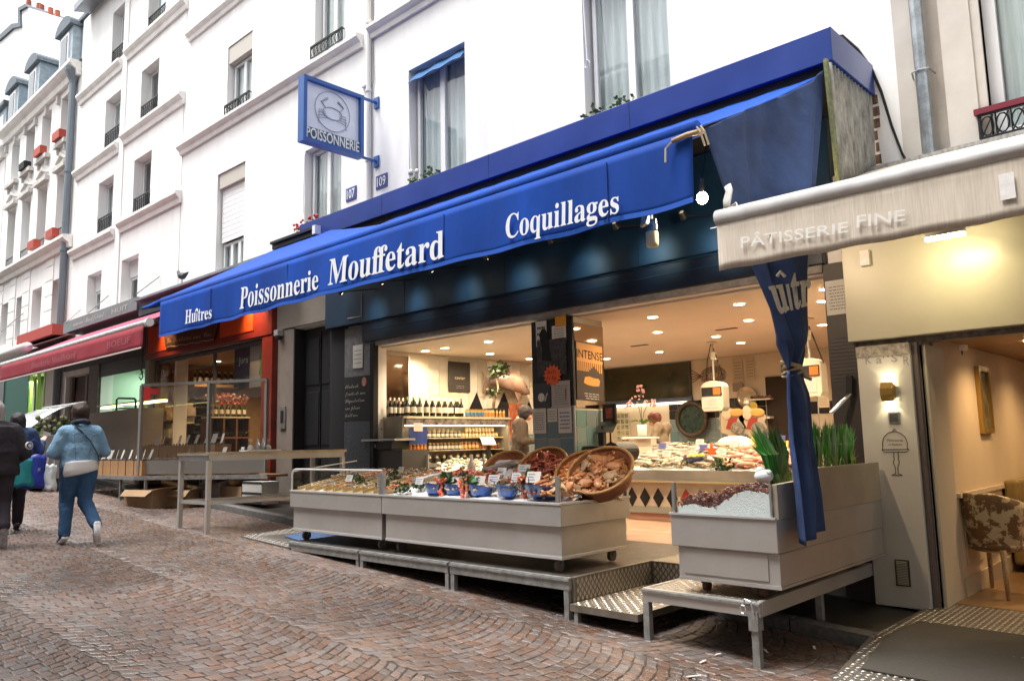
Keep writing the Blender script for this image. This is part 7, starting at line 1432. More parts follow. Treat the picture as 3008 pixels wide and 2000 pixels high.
for j in range(8):
    z = z0 - .07 - j * .2; MB().box(X2_ - .05, X2_, y0, y1, z - .07, z - .05).build('rack_shelf', WOODB, rk)
    for k in range(9): yy = y0 + (k + .5) * (y1 - y0) / 9; b.cyl((X2_ - .04, yy, z), (X2_ + .06, yy, z), .034, n=8)
b.build('lying_bottles', BG, rk, smooth=True, kind='stuff')
for a, c, lb in ((zD(272, 1000), zD(350, 1100), 'framed picture high on the wine shop side wall'), (zD(270, 1160), zD(350, 1250), 'framed picture below the first one in the wine shop'), (zD(195, 955), zD(250, 1075), 'dark framed picture nearest the window of the wine shop')):
    (ya_, za_), (yb2, zb3) = yz(a, WX), yz(c, WX); cs = rx(ya_, yb2, zb3, za_, WX + .01); t = thing('picture', lb, 'picture', cs[0]); sheet('frame', cs, M('frame_red_brown', (.14, .04, .02), .5), t, .03); sheet('print', sub(cs, .16, .84, .14, .86, .03), M('picture_cream', (.38, .30, .18), .6, var=.5, scale=9), t, .004)
t = thing('oak_barrels', 'low pile of pale sacks and boxes at the left inside the wine shop', 'goods', (-18, .8, 1)); b = MB()
for i in range(12): yy, zz = yz(zD(RU(190, 440), RU(1280, 1540)), -18.1); b.box(-18.3, -18.1 + RU(0, .1), yy - .13, yy + .13, zz - .1, zz + .1)
b.build('boxes', M('mixed_boxes', (.24, .17, .10), .8, var=.5, scale=4, island=.5), t, kind='stuff')
# window posters
cs = rect_y(zD(757, 855), zD(870, 1132), .06); t = thing('poster', 'dark blue poster with the word Jura in the wine shop window', 'poster', cs[0]); sheet('sheet', cs, M('jura_blue', (.025, .03, .06), .5, var=.5, scale=8), t); lettering('lettering', 'Jura', sub(cs, .3, .9, .60, .78, .006), PAPER, t); 
cs = rect_y(zD(875, 825), zD(1005, 1130), .06); t = thing('poster', 'pale poster with a green vine leaf in the wine shop window', 'poster', cs[0]); sheet('sheet', cs, M('cream_print', (.36, .32, .28), .7), t); b = MB(); c0 = sub(cs, .78, .78, .5, .5, .008)[0]
b.prism([(c0.x + r_ * .16 * math.cos(a), c0.z + r_ * .5 * math.sin(a)) for i, (a, r_) in enumerate([(k * math.pi / 9, (1, .7)[k % 2]) for k in range(18)])], .048, .054); b.build('leaf_print', M('leaf_print', (.10, .20, .05), .6), t)
MB().box(-18.42, -13.48, .02, .028, 2.55, 3.54).build('upper_pane', GLD, ws)
# glazed panel on the stall
A, B = (-14.45, -1.8), (-12.25, -.58)
def OP(p): return Vector(onpl(*p, A, B))
gp = thing('glazed_panel', 'tall glazed metal panel standing obliquely on the wine stall, with red stickers', 'screen', (A[0], A[1], 1.2)); FR = M('panel_frame_grey', (.22, .21, .19), .5, metal=.3)
tl, bl = OP(z3(925, 295)), OP(z3(912, 880)); br = OP(z3(1745, 870)); ztp = tl.z; zbt = (bl.z + br.z) / 2
def gpt(s, z): return Vector((bl.x + (br.x - bl.x) * s, bl.y + (br.y - bl.y) * s, z))
L0 = (gpt(1, 0) - gpt(0, 0)).length; pm_ = OP(z3(1375, 500)); sp = (Vector((pm_.x, pm_.y, 0)) - gpt(0, 0)).length / L0
for s in (0, sp, 1): MB().bar(gpt(s, zbt), gpt(s, ztp), .09 if s == 0 else .07, .05).build('post', FR, gp)
MB().bar(gpt(.0, ztp), gpt(1, ztp), .05, .05).build('top_rail', FR, gp); MB().bar(gpt(0, zbt + .12), gpt(1, zbt + .12), .04, .24).build('bottom_board', FR, gp)
b = MB(); b.obox((gpt(.02, 0) + gpt(.98, 0)) / 2 + Vector((0, 0, (ztp + zbt) / 2 + .1)), (gpt(.98, 0) - gpt(.02, 0)) / 2, Vector((-.0015, .003, 0)), (0, 0, (ztp - zbt) / 2 - .15)); b.build('pane', GLD, gp)
rs_ = M('red_sticker', (.45, .02, .02), .5); cc = OP(z3(978, 350)); MB().obox(cc + Vector((.01, -.03, 0)), (gpt(1, 0) - gpt(0, 0)).normalized() * .07, Vector((0, .003, 0)), (0, 0, .12)).build('sticker', rs_, gp); cc = OP(z3(1028, 335)); MB().obox(cc + Vector((.01, -.03, 0)), (gpt(1, 0) - gpt(0, 0)).normalized() * .09, Vector((0, .003, 0)), (0, 0, .05)).build('sticker', rs_, gp)
# wine stall
wsl = thing('market_stall', 'low metal trestle stall of wine cartons before the wine shop', 'stall', (-15, -1.2, gz(-15))); SZ2 = 1.15
MB().slab([(-17.0, -1.92, SZ2), (-14.4, -1.92, SZ2), (-12.2, -.66, SZ2), (-12.2, -.25, SZ2), (-17.0, -.25, SZ2)], .04).build('table_top', M('stall_wood', (.30, .17, .08), .6, var=.3, scale=6), wsl)
MB().bar((-17.0, -1.94, SZ2 - .03), (-14.4, -1.94, SZ2 - .03), .03, .07).build('front_rail', GALV, wsl); MB().bar((-14.4, -1.94, SZ2 - .03), (-12.15, -.66, SZ2 - .03), .03, .07).build('front_rail', GALV, wsl)
for x, y in ((-15.12, -1.9), (-14.22, -1.82), (-16.9, -1.9), (-14.3, -.8), (-13.2, -1.2), (-12.3, -.6), (-15.8, -.4)): MB().box(x - .02, x + .02, y - .02, y + .02, (gz(x) if y < -1.1 else pz(x)) - .01, SZ2 - .045).build('leg', GALV, wsl)
ORD = ['first', 'second', 'third', 'fourth', 'fifth', 'sixth', 'seventh', 'eighth']
CART = M('wine_carton', (.36, .20, .09), .8, var=.2, scale=5)
def carton(x, y, z, w=.34, d=.32, h=.27, rz=0, lb='', g=None, mat=None, open_=True):
    t = thing('wine_carton', lb, 'carton', (x, y, z), g, rz); m = mat or CART; b = MB(); k = .008
    b.box(-w / 2, w / 2, -d / 2, -d / 2 + k, 0, h).box(-w / 2, w / 2, d / 2 - k, d / 2, 0, h).box(-w / 2, -w / 2 + k, -d / 2 + k, d / 2 - k, 0, h).box(w / 2 - k, w / 2, -d / 2 + k, d / 2 - k, 0, h).box(-w / 2 + k, w / 2 - k, -d / 2 + k, d / 2 - k, 0, .01); b.build('box', m, t, local=True)
    b = MB()
    for i in range(3):
        for j in range(2): b.lathe([(.036, .05), (.036, h - .06), (.014, h - .0), (.014, h + .03), (0, h + .03)], (-w / 3 + i * w / 3, -d / 5 + j * d / 2.6, 0), 8)
    b.build('bottle_tops', BD, t, smooth=True, local=True); return t
for i in range(7): carton(-16.75 + i * .37, -1.68, SZ2 + .001, rz=RU(-.04, .04), lb=ORD[i] + ' wine carton from the left in the front row of the stall', g='front row wine cartons')
for i in range(7): carton(-16.7 + i * .37, -1.28, SZ2 + .001, h=.26, rz=RU(-.04, .04), lb=ORD[i] + ' wine carton from the left in the middle row of the stall', g='middle row wine cartons')
for i in range(8):
    MB_ = carton(-16.6 + i * .40, -.72, SZ2 + .26, rz=RU(-.04, .04), lb=ORD[i] + ' wine carton from the left in the raised back row', g='back row wine cartons')
MB().box(-17.0, -13.2, -.95, -.5, SZ2 + .002, SZ2 + .255).build('riser', M('stall_wood', (.30, .17, .08), .6), wsl)
for i in range(4): carton(-14.05 + i * .38, -1.25 + i * .20, SZ2 + .001, rz=.5, lb=ORD[i] + ' wine carton from the left behind the oblique glass panel', g='wine cartons behind the glass panel')
for i in range(22):
    if i < 8: p = (-16.6 + i * .31 + RU(-.05, .05), -1.70, SZ2 + .29); g = 'front row labels'; lb = 'white tilted price label in the front row of wine cartons'
    elif i < 17: p = (-16.5 + (i - 8) * .36 + RU(-.05, .05), -.74, SZ2 + .55); g = 'back row labels'; lb = 'white tilted price label in the back row of wine cartons'
    else: p = (-14.0 + (i - 17) * .32, -1.2 + (i - 17) * .17, SZ2 + .30); g = 'labels behind the glass'; lb = 'white tilted price label behind the oblique glass panel'
    t = thing('price_label', lb, 'price label', p, g, RU(-.5, .6)); sh = RU(.0, .06); MB().add([(-.05, 0, 0), (.05, 0, 0), (.05 + sh, .04, .17), (-.05 + sh, .04, .17), (-.05, .004, 0), (.05, .004, 0), (.05 + sh, .044, .17), (-.05 + sh, .044, .17)], [(0, 1, 2, 3), (7, 6, 5, 4), (0, 4, 5, 1), (1, 5, 6, 2), (2, 6, 7, 3), (3, 7, 4, 0)]).build('card', PAPER, t, local=True)
# shop base wall painted black for the shade behind the stall; boxes beneath
MB().box(-17.4, -13.45, .0, .08, .5, 1.15).build('shop_base_shade', BLACKM, ws)
def flap_box(F0, F1, top, y, dep, lb, mat=CARD, open_=True, extra=None):
    a, c = G(*F0), G(*F1)
    if y: a, c = (ay(*F0, y)[0], y, pz(-13)), (ay(*F1, y)[0], y, pz(-13))
    zt_ = None; v = ray(*top); d0 = math.hypot(c[0], c[1] + 7.5); tt = d0 / math.hypot(v[0], v[1]); h = (CAMP + tt * v)[2] - c[2]; t = thing('cardboard_box', lb, 'box', a); A_, C_ = Vector(a), Vector(c); U = (C_ - A_); U.z = 0; N = Vector((-U.y, U.x, 0)).normalized() * dep; z0_ = min(a[2], c[2]); b = MB()
    for P0, P1 in ((A_, A_ + U), (A_ + N, A_ + U + N), (A_, A_ + N), (A_ + U, A_ + U + N)):
        P0 = Vector((P0.x, P0.y, z0_)); P1 = Vector((P1.x, P1.y, z0_)); b.bar(P0 + Vector((0, 0, h / 2)), P1 + Vector((0, 0, h / 2)), .008, h)
    b.build('box_body', mat, t)
    if open_:
        m0 = Vector((A_.x, A_.y, z0_ + h)); MB().add([m0, m0 + U, m0 + U * .95 - N * .35 + Vector((0, 0, -.10)), m0 + U * .05 - N * .35 + Vector((0, 0, -.10))], [(0, 1, 2, 3)]).build('flap', mat, t, solid=.006); MB().add([m0 + U, m0 + U + N, m0 + U * 1.3 + N + Vector((0, 0, .05)), m0 + U * 1.3 + Vector((0, 0, .04))], [(0, 1, 2, 3)]).build('flap', mat, t, solid=.006)
    else: MB().slab([Vector((A_.x, A_.y, z0_ + h)), Vector((A_.x, A_.y, z0_ + h)) + U, Vector((A_.x, A_.y, z0_ + h)) + U + N, Vector((A_.x, A_.y, z0_ + h)) + N], .008).build('lid', mat, t)
    return t, z0_, h, A_, U, N
flap_box(z3(818, 1082), z3(1000, 1104), z3(1000, 985), 0, .34, 'open flattened cardboard box with loose flaps, leftmost under the wine stall'); flap_box(z3(1098, 1092), z3(1245, 1098), z3(1245, 985), 0, .3, 'plain cardboard box second from the left under the wine stall')
WBX = M('white_carton', (.52, .51, .48), .7, var=.08)
r = flap_box(z3(1320, 1050), z3(1442, 1045), z3(1442, 935), -.9, .3, 'white carton with open top under the wine stall', WBX); r2 = flap_box(z3(1452, 1042), z3(1588, 1038), z3(1588, 962), -.9, .3, 'brown closed carton between the two white ones', CARD, False); r3 = flap_box(z3(1594, 1036), z3(1722, 1028), z3(1722, 930), -.9, .3, 'white carton with black bands at the right under the wine stall', WBX, False)
t, z0_, h, A_, U, N = r3; n_ = -N.normalized() * .006
for v0, v1 in ((.0, .12), (.42, .52), (.9, 1.0)): MB().bar(Vector((A_.x, A_.y, z0_ + h * (v0 + v1) / 2)) + n_, Vector((A_.x, A_.y, z0_ + h * (v0 + v1) / 2)) + U + n_, .006, h * (v1 - v0)).build('black_band', BLACKM, t)
t = thing('crumpled_paper', 'crumpled brown paper lump on the closed carton', 'paper', r2[3]); c_ = r2[3] + r2[4] * .4 + r2[5] * .4; MB().ell((c_.x, c_.y, r2[1] + r2[2] + .09), .14, .12, .10, 9, 6).build('lump', M('kraft_crumple', (.38, .26, .12), .8, bump=1, bscale=12), t)
t = thing('plastic_bag', 'translucent white bag draped on the open white carton', 'bag', r[3]); c_ = r[3] + r[4] * .2 + r[5] * .3; MB().ell((c_.x, c_.y, r[1] + r[2] + .02), .2, .13, .09, 10, 6).build('bag_body', M('bag_film', (.7, .72, .72), .3), t, smooth=True)
# ---- high steel table with tray ----
tb = thing('high_table', 'tall narrow steel table with low side rails standing on the setts', 'table', (-10.8, -1.55, gz(-10.8))); TZ = 1.55
c1, c2 = Vector((-11.25, -2.58, 0)), Vector((-10.44, -2.52, 0)); dv = Vector((.155, 1.0, 0)).normalized() * 2.05
def tp(s, t_, z): p = c1.lerp(c2, s) + dv * t_; return (p.x, p.y, z)
MB().slab([tp(0, 0, TZ), tp(1, 0, TZ), tp(1, 1, TZ), tp(0, 1, TZ)], .035).build('table_top', M('worn_table_top', (.42, .34, .25), .35, metal=.5, var=.25, scale=5), tb, bevel=.003)
for a, c in (((.03, .012), (.97, .012)), ((.97, .012), (.97, .985)), ((.97, .985), (.03, .985)), ((.03, .985), (.03, .012))): MB().bar(tp(a[0], a[1], TZ - .075), tp(c[0], c[1], TZ - .075), .03, .08).build('apron', STEEL, tb)
for s, q in ((.05, .02), (.95, .02), (.05, .98), (.95, .98)): p = tp(s, q, 0); MB().box(p[0] - .03, p[0] + .03, p[1] - .03, p[1] + .03, gz(p[0]) - .01, TZ - .116).build('leg', STEELL, tb, bevel=.004)
zr_ = .87
for a, c in (((.05, .02), (.95, .02)), ((.95, .02), (.95, .98)), ((.05, .02), (.05, .98))): MB().bar(tp(a[0], a[1], zr_), tp(c[0], c[1], zr_), .03, .045).build('lower_rail', STEELL, tb)
tx = [az(713, 1322, TZ + .0)] ; pc_ = Vector(tp(.55, .32, TZ)); A2 = (tp(.1, 0, 0)[0], tp(.1, 0, 0)[1])
tl_ = onpl(zD(0, 0)[0], 0, tp(.5, 0, 0), tp(.5, 1, 0)); qa = onpl(z6(820, 318)[0], z6(820, 318)[1], tp(.5, 0, 0), tp(.5, 1, 0)); qb = onpl(z6(1080, 312)[0], z6(1080, 312)[1], tp(.5, 0, 0), tp(.5, 1, 0))
t = thing('tray', 'white rectangular tray on the tall steel table', 'tray', qa); A_, C_ = Vector((qa[0], qa[1], TZ + .002)), Vector((qb[0], qb[1], TZ + .002)); U = C_ - A_; N = Vector((-U.y, U.x, 0)).normalized() * .17
MB().slab([A_ - N + Vector((0, 0, .018)), C_ - N + Vector((0, 0, .018)), C_ + N + Vector((0, 0, .018)), A_ + N + Vector((0, 0, .018))], .016).build('tray_body', WHITEP, t, bevel=.005)
GB_ = glass('bar_glass', base=.15)
for k, (u, nm, lb) in enumerate(((.22, 'g', 'bell shaped glass at the left of the tray'), (.42, 's', 'silver cruet second on the tray'), (.58, 's', 'silver cruet third on the tray'), (.74, 'g', 'bell shaped glass at the right of the tray'))):
    p = A_ + U * u + Vector((0, 0, .02)); t = thing('glass_vessel' if nm == 'g' else 'cruet', lb, 'glass' if nm == 'g' else 'cruet', p)
    if nm == 'g': MB().lathe([(.045, 0), (.05, .03), (.02, .08), (.018, .10), (.045, .15), (.048, .155)], p, 14).build('glass', GB_, t, smooth=True); MB().lathe([(0, .002), (.04, .003), (.046, .03), (.02, .07), (0, .07)], p, 12).build('contents', M('pale_contents', (.5, .5, .48), .4), t, smooth=True)
    else: MB().lathe([(.0, 0), (.035, 0), (.04, .05), (.02, .09), (.018, .13), (.008, .15), (0, .18)], p, 12).build('body', STEEL, t, smooth=True); MB().tube([p + Vector((.03, 0, .03)), p + Vector((.07, 0, .07)), p + Vector((.02, 0, .12))], .005, 4).build('handle', STEEL, t)
# ================= BUTCHER AND BEYOND =================
bu = thing('shop_awning', 'burgundy awning left of the blue one with pale worn lettering', 'awning', (-18, -1, 4)); BGV = M('burgundy_canvas', (.26, .016, .032), .8, var=.15, scale=5); BGT = M('pink_skylit_canvas', (.34, .07, .13), .85, var=.12, scale=3)  # canopy top coloured pinker than the valance for the sky light on it
MB().cyl((-22.9, -2, 3.80), (-13.93, -2, 3.80), .06, n=12).build('front_bar', M('bar_white', (.58, .57, .56), .4), bu, smooth=True); MB().cyl((-13.93, -2, 3.80), (-13.85, -2, 3.80), .075, n=12).build('end_cap', PVC, bu)
b = MB(); b.grid(lambda u, v: (-22.8 + 8.8 * u, -2.05 - .01 * math.sin(u * 50) * v, 3.76 - .41 * v), 60, 4); b.build('valance', BGV, bu, smooth=True, solid=.004); b = MB(); b.grid(lambda u, v: (-22.8 + 8.8 * u, -2.0 + 1.75 * v, 3.83 + .85 * v), 20, 6); b.build('canopy', BGT, bu, smooth=True, solid=.004)
MB().box(-22.8, -14.0, -2.075, -2.065, 3.35, 3.38).build('hem', M('pale_hem', (.5, .42, .40), .8), bu)
FD = M('faded_print', (.30, .075, .10), .8); lettering('lettering', 'Boucherie Mouffetard', ry(-20.2, -17.3, 3.48, 3.62, -2.072), FD, bu, 'serif'); lettering('lettering', 'BOEUF', ry(-15.6, -14.5, 3.50, 3.62, -2.072), FD, bu)
MB().box(-23.4, -18.4, -.5, -.02, 4.78, 5.08).build('grey_cassette', M('cassette_grey', (.22, .24, .25), .45, metal=.3, var=.15), bu); MB().box(-18.38, -13.6, -.46, -.02, 4.62, 4.95).build('clear_cassette', M('dark_cassette', (.035, .04, .05), .4), bu)
lettering('lettering', 'maison  Mouffetard', ry(-22.6, -20.4, 4.88, 5.0, -.505), M('pale_print', (.5, .48, .44), .7), bu, 'script'); lettering('lettering', 'HUIT', ry(-19.9, -18.9, 4.87, 4.98, -.505), M('pale_print', (.5, .48, .44), .7), bu)
t = thing('ledge_flashing', 'pale zinc ledge above the left end of the blue awning', 'flashing', (-14.5, -.3, 4.9)); MB().slab([(-18.3, -.62, 4.98), (-12.3, -.62, 4.98), (-12.3, -.003, 5.06), (-18.3, -.003, 5.06)], .05).build('sheet', ZINC, t)
for i, (a, c) in enumerate(((z2(715, 600), z2(575, 720)), (z2(1050, 475), z2(895, 592)), (z2(530, 695), z2(430, 780)), (z2(155, 715), z2(5, 840)))):
    t = thing('stay_rod', ['thin stay rod above the grey cassette, second from the left', 'thin stay rod nearest the pigeon', 'thin stay rod beside the red box', 'thin stay rod at the far left over the awnings'][i], 'rod', ay(*a, -.02), 'thin stay rods over the awnings'); MB().cyl(ay(*a, -.02), ay(*c, -.55), .014, n=6).build('rod', GALV, t)
p = ay(*z2(1195, 530), -.45); t = thing('pigeon', 'dark grey pigeon walking on the ledge left of the blue awning', 'pigeon', p); PG = M('pigeon_grey', (.05, .055, .065), .6, var=.3)
s_ = 1.15; X_ = lambda x, z: (p[0] + x * s_, p[1], 5.06 + z * s_)
b = MB(); b.ell(X_(0, .13), .15, .075, .075, 12, 8, Euler((0, R(12), 0)).to_matrix()); b.cap(X_(-.10, .16), X_(-.15, .22), .045, .035); b.ell(X_(-.165, .235), .038, .032, .034); b.cap(X_(.12, .13), X_(.27, .16), .05, .012); b.build('body', PG, t, smooth=True, remesh=.012)
for dx in (-.02, .03): MB().cyl(X_(dx, 0), X_(dx, .08), .006, n=5).build('leg', M('pigeon_leg', (.3, .08, .06), .6), t)
MB().cyl(X_(-.195, .23), X_(-.225, .225), .008, .002, 6).build('beak', BLACK, t)
# green lit butcher room
GW = M('pale_green_wall', (.48, .62, .50), .5); gr = MB().box(-21.9, -18.9, 2.6, 2.7, .5, 3.8).build('butcher_wall', GW, kind='structure'); MB().box(-21.95, -21.87, .1, 2.6, .5, 3.8).build('butcher_wall', GW, kind='structure'); MB().box(-18.91, -18.83, .1, 2.6, .5, 3.8).build('butcher_wall', GW, kind='structure'); MB().box(-21.9, -18.9, .1, 2.7, 3.76, 3.84).build('butcher_ceiling', GW, kind='structure'); MB().box(-21.9, -18.9, .1, 2.7, .85, 1.0).build('butcher_floor', GW, kind='structure')
for x in (-21, -19.8): 
    t = thing('tube_lamp', 'cool ceiling tube lamp in the pale green butcher room', 'lamp', (x, 1.2, 3.73), 'tube lamps in the butcher room'); MB().box(x - .4, x + .4, 1.17, 1.23, 3.70, 3.75).build('tube', emi('cool_tube', (.85, 1, .85), 3), t); l = bpy.data.lights.new('tube_light', 'AREA'); l.energy = 16 * LAMP; l.color = (.80, 1, .82); l.size = .7; o = bpy.data.objects.new('tube_light', l); COL.objects.link(o); o.parent = t; o.location = (0, 0, -.05)
sh = thing('roller_shutter', 'half raised dark roller shutter over the pale green butcher room', 'shutter', (-20.4, -.02, 3.7))
for i in range(6): MB().box(-21.86, -18.92, -.03, -.01, 3.50 + i * .07, 3.565 + i * .07).build('shutter_slat', M('shutter_dark', (.06, .06, .065), .5), sh)
MB().box(-22.6, -21.9, -.06, -.003, .9, 4.2).build('grey_pilaster', M('pilaster_grey', (.18, .165, .15), .7, var=.2), b105); MB().box(-18.9, -18.78, -.06, -.003, .85, 4.4).build('grey_pilaster', M('grey_green_jamb', (.30, .33, .29), .6), b105); MB().box(-24.6, -18.78, -.08, -.003, 3.85, 4.7).build('dark_fascia', M('fascia_dark', (.05, .045, .045), .6), b105)
MB().box(-24.6, -22.62, .22, .26, .9, 3.7).build('dark_panelling', M('dark_panelling', (.07, .05, .045), .6, var=.3), b105); MB().box(-24.3, -23.5, .17, .2, 1.0, 3.3).build('brown_door', M('door_dark_red', (.07, .018, .018), .5), b105)
for x in (-24.58, -22.9, -23.35): MB().box(x, x + .16, .1, .18, .9, 3.7).build('stone_post', M('post_taupe', (.22, .18, .16), .7), b105)
# butcher stall counter with lit strip, rack, hooks
t = thing('stall_counter', 'beige backed butcher counter with lit edge behind the wine cartons', 'counter', (-17.6, -.9, 1)); a, c = ay(*z3(588, 480), -.95), ay(*z3(930, 492), -.95); zt_ = a[2]; BC = M('beige_counter', (.34, .28, .22), .6, var=.08)
MB().box(a[0], c[0], -.95, -.5, .9, zt_).build('back_panel', BC, t); MB().box(a[0] + .05, c[0], -.965, -.951, 1.45, zt_ - .38).build('panel_inset', BC, t); MB().box(a[0] - .3, c[0] + .3, -.60, -.55, zt_ + .12, zt_ + .16).build('lit_edge', emi('edge_light', (1, .85, .35), 2.2), t); MB().box(a[0] - .3, c[0] + .3, -.7, -.5, zt_ + .165, zt_ + .19).build('shelf', STEEL, t)
t = thing('stool', 'black tubular rack standing on the butcher counter', 'rack', ay(*z3(830, 480), -.8)); pts = [z3(765, 480), z3(768, 390), z3(780, 380), z3(885, 382), z3(893, 395), z3(893, 480)]; b = MB(); b.tube([ay(*p, -.8) for p in pts], .022, 7); b.tube([ay(*z3(768, 430), -.8), ay(*z3(893, 432), -.8)], .014, 5); b.tube([ay(*z3(752, 482), -.7), ay(*z3(770, 445), -.7), ay(*z3(900, 448), -.7), ay(*z3(910, 482), -.7)], .018, 5); b.build('tubes', BLACK, t)
t = thing('meat_hook', 'black hook hanging in front of the pale green room', 'hook', ay(*z3(930, 210), -1)); b = MB(); b.tube([ay(*z3(x, y), -1.0) for x, y in ((938, 150), (930, 190), (935, 215), (940, 240), (928, 258), (915, 240))], .012, 5); b.tube([ay(*z3(x, y), -1.0) for x, y in ((925, 195), (942, 210), (920, 225))], .012, 5); b.cyl(ay(*z3(938, 150), -1), (ay(*z3(938, 150), -1)[0], -1, 3.7), .01, n=5); b.build('hook_body', BLACK, t)
# deli case
t = thing('deli_case', 'glass topped deli case with white cloth, behind the walkers at the left', 'display case', (-18.9, -2.2, gz(-18.9))); g0 = gz(-18.9)
MB().box(-19.9, -17.3, -2.75, -1.75, g0 + .15, g0 + 1.0).build('case_body', M('case_grey', (.32, .32, .32), .5, var=.15), t, bevel=.01); MB().box(-19.8, -17.4, -2.7, -1.8, g0 - .02, g0 + .15).build('plinth', M('plinth_dark', (.08, .07, .065), .7), t)
b = MB(); b.grid(lambda u, v: (-19.9 + 2.2 * u, -2.75 + .9 * v, g0 + 1.1 + .52 * math.sin(v * 1.57)), 4, 8); b.build('curved_glass', M('milky_curved_glass', (.52, .56, .56), .15, var=.2, scale=3), t, smooth=True, solid=.01); MB().bar((-19.95, -1.85, g0 + 1.66), (-17.3, -1.85, g0 + 1.66), .05, .03).build('top_rail', PVC, t)
b = MB()
for i in range(60): b.ell((-17.65 + RU(-.3, .25), -2.25 + RU(-.4, .4), g0 + 1.1 + RU(0, .25)), .06, .05, .05, 6, 4)
b.build('goods', M('deli_goods', (.20, .18, .07), .6, col2=(.05, .08, .02), scale=6, island=.4), t, kind='stuff')
# far left shops
far_ = thing('shopfront', 'green lit shop with dark green door at the far left under the burgundy awning', 'shopfront', (-27.5, 0, 1.5)); MB().box(-28.9, -26.5, .5, .55, .9, 4.0).build('shop_room', M('lime_wall', (.35, .52, .18), .6, col2=(.45, .42, .35), scale=1.2), far_); MB().box(-30.6, -28.0, -.03, .0, .9, 4.0).build('green_door', M('dark_green_door', (.008, .08, .06), .5), far_)
for x in (-27.95, -27.2, -26.55): MB().box(x, x + .13, -.02, .05, .9, 4.0).build('lime_frame', M('lime_frame', (.40, .62, .12), .5), far_)
l = bpy.data.lights.new('tube_light', 'AREA'); l.energy = 25 * LAMP; l.color = (.85, 1, .7); l.size = .8; o = bpy.data.objects.new('tube_light', l); COL.objects.link(o); o.parent = far_; o.location = (-.1, .25, 2.3)
b = MB(); [b.ell((-27.1 + RU(-.15, .15), -.1, 2.0 + .12 * k), .07, .06, .06, 8, 5) for k in range(6)]; b.build('orange_goods', M('orange_goods', (.6, .2, .05), .6), far_)
MB().box(-44, -30.6, -.06, -.003, 1, 4.2).build('grey_front', M('grey_front', (.12, .12, .13), .6), far_); MB().box(-44, -24.64, -.065, -.003, 4.2, 4.8).build('fascia', M('fascia_dark', (.05, .045, .045), .6), far_)
rb = thing('shop_awning', 'small red awning cassette beyond the grey one at the left', 'awning', (-25.7, -.3, 4.95)); MB().box(-27.3, -24.0, -.6, -.02, 4.82, 5.12).build('cassette', M('red_cassette', (.40, .05, .035), .5), rb); MB().slab([(-27.3, -1.6, 4.35), (-24.0, -1.6, 4.35), (-24.0, -.55, 4.82), (-27.3, -.55, 4.82)], .02).build('canopy', M('dark_red_canvas', (.18, .02, .02), .8), rb)
wa = thing('shop_awning', 'white awning roller at the far left edge', 'awning', (-30, -1.4, 4.2)); p0, p1 = ay(0, 1066, -1.5), ay(82, 1018, -1.5); MB().cyl((p0[0] - 3, -1.5, p1[2]), (p1[0], -1.5, p1[2]), .12, n=10).build('front_bar', PVC, wa, smooth=True); MB().slab([(p0[0] - 3, -1.5, p1[2]), (p1[0], -1.5, p1[2]), (p1[0], -.1, p1[2] + .6), (p0[0] - 3, -.1, p1[2] + .6)], .02).build('canopy', M('grey_canvas', (.35, .36, .38), .8), wa)
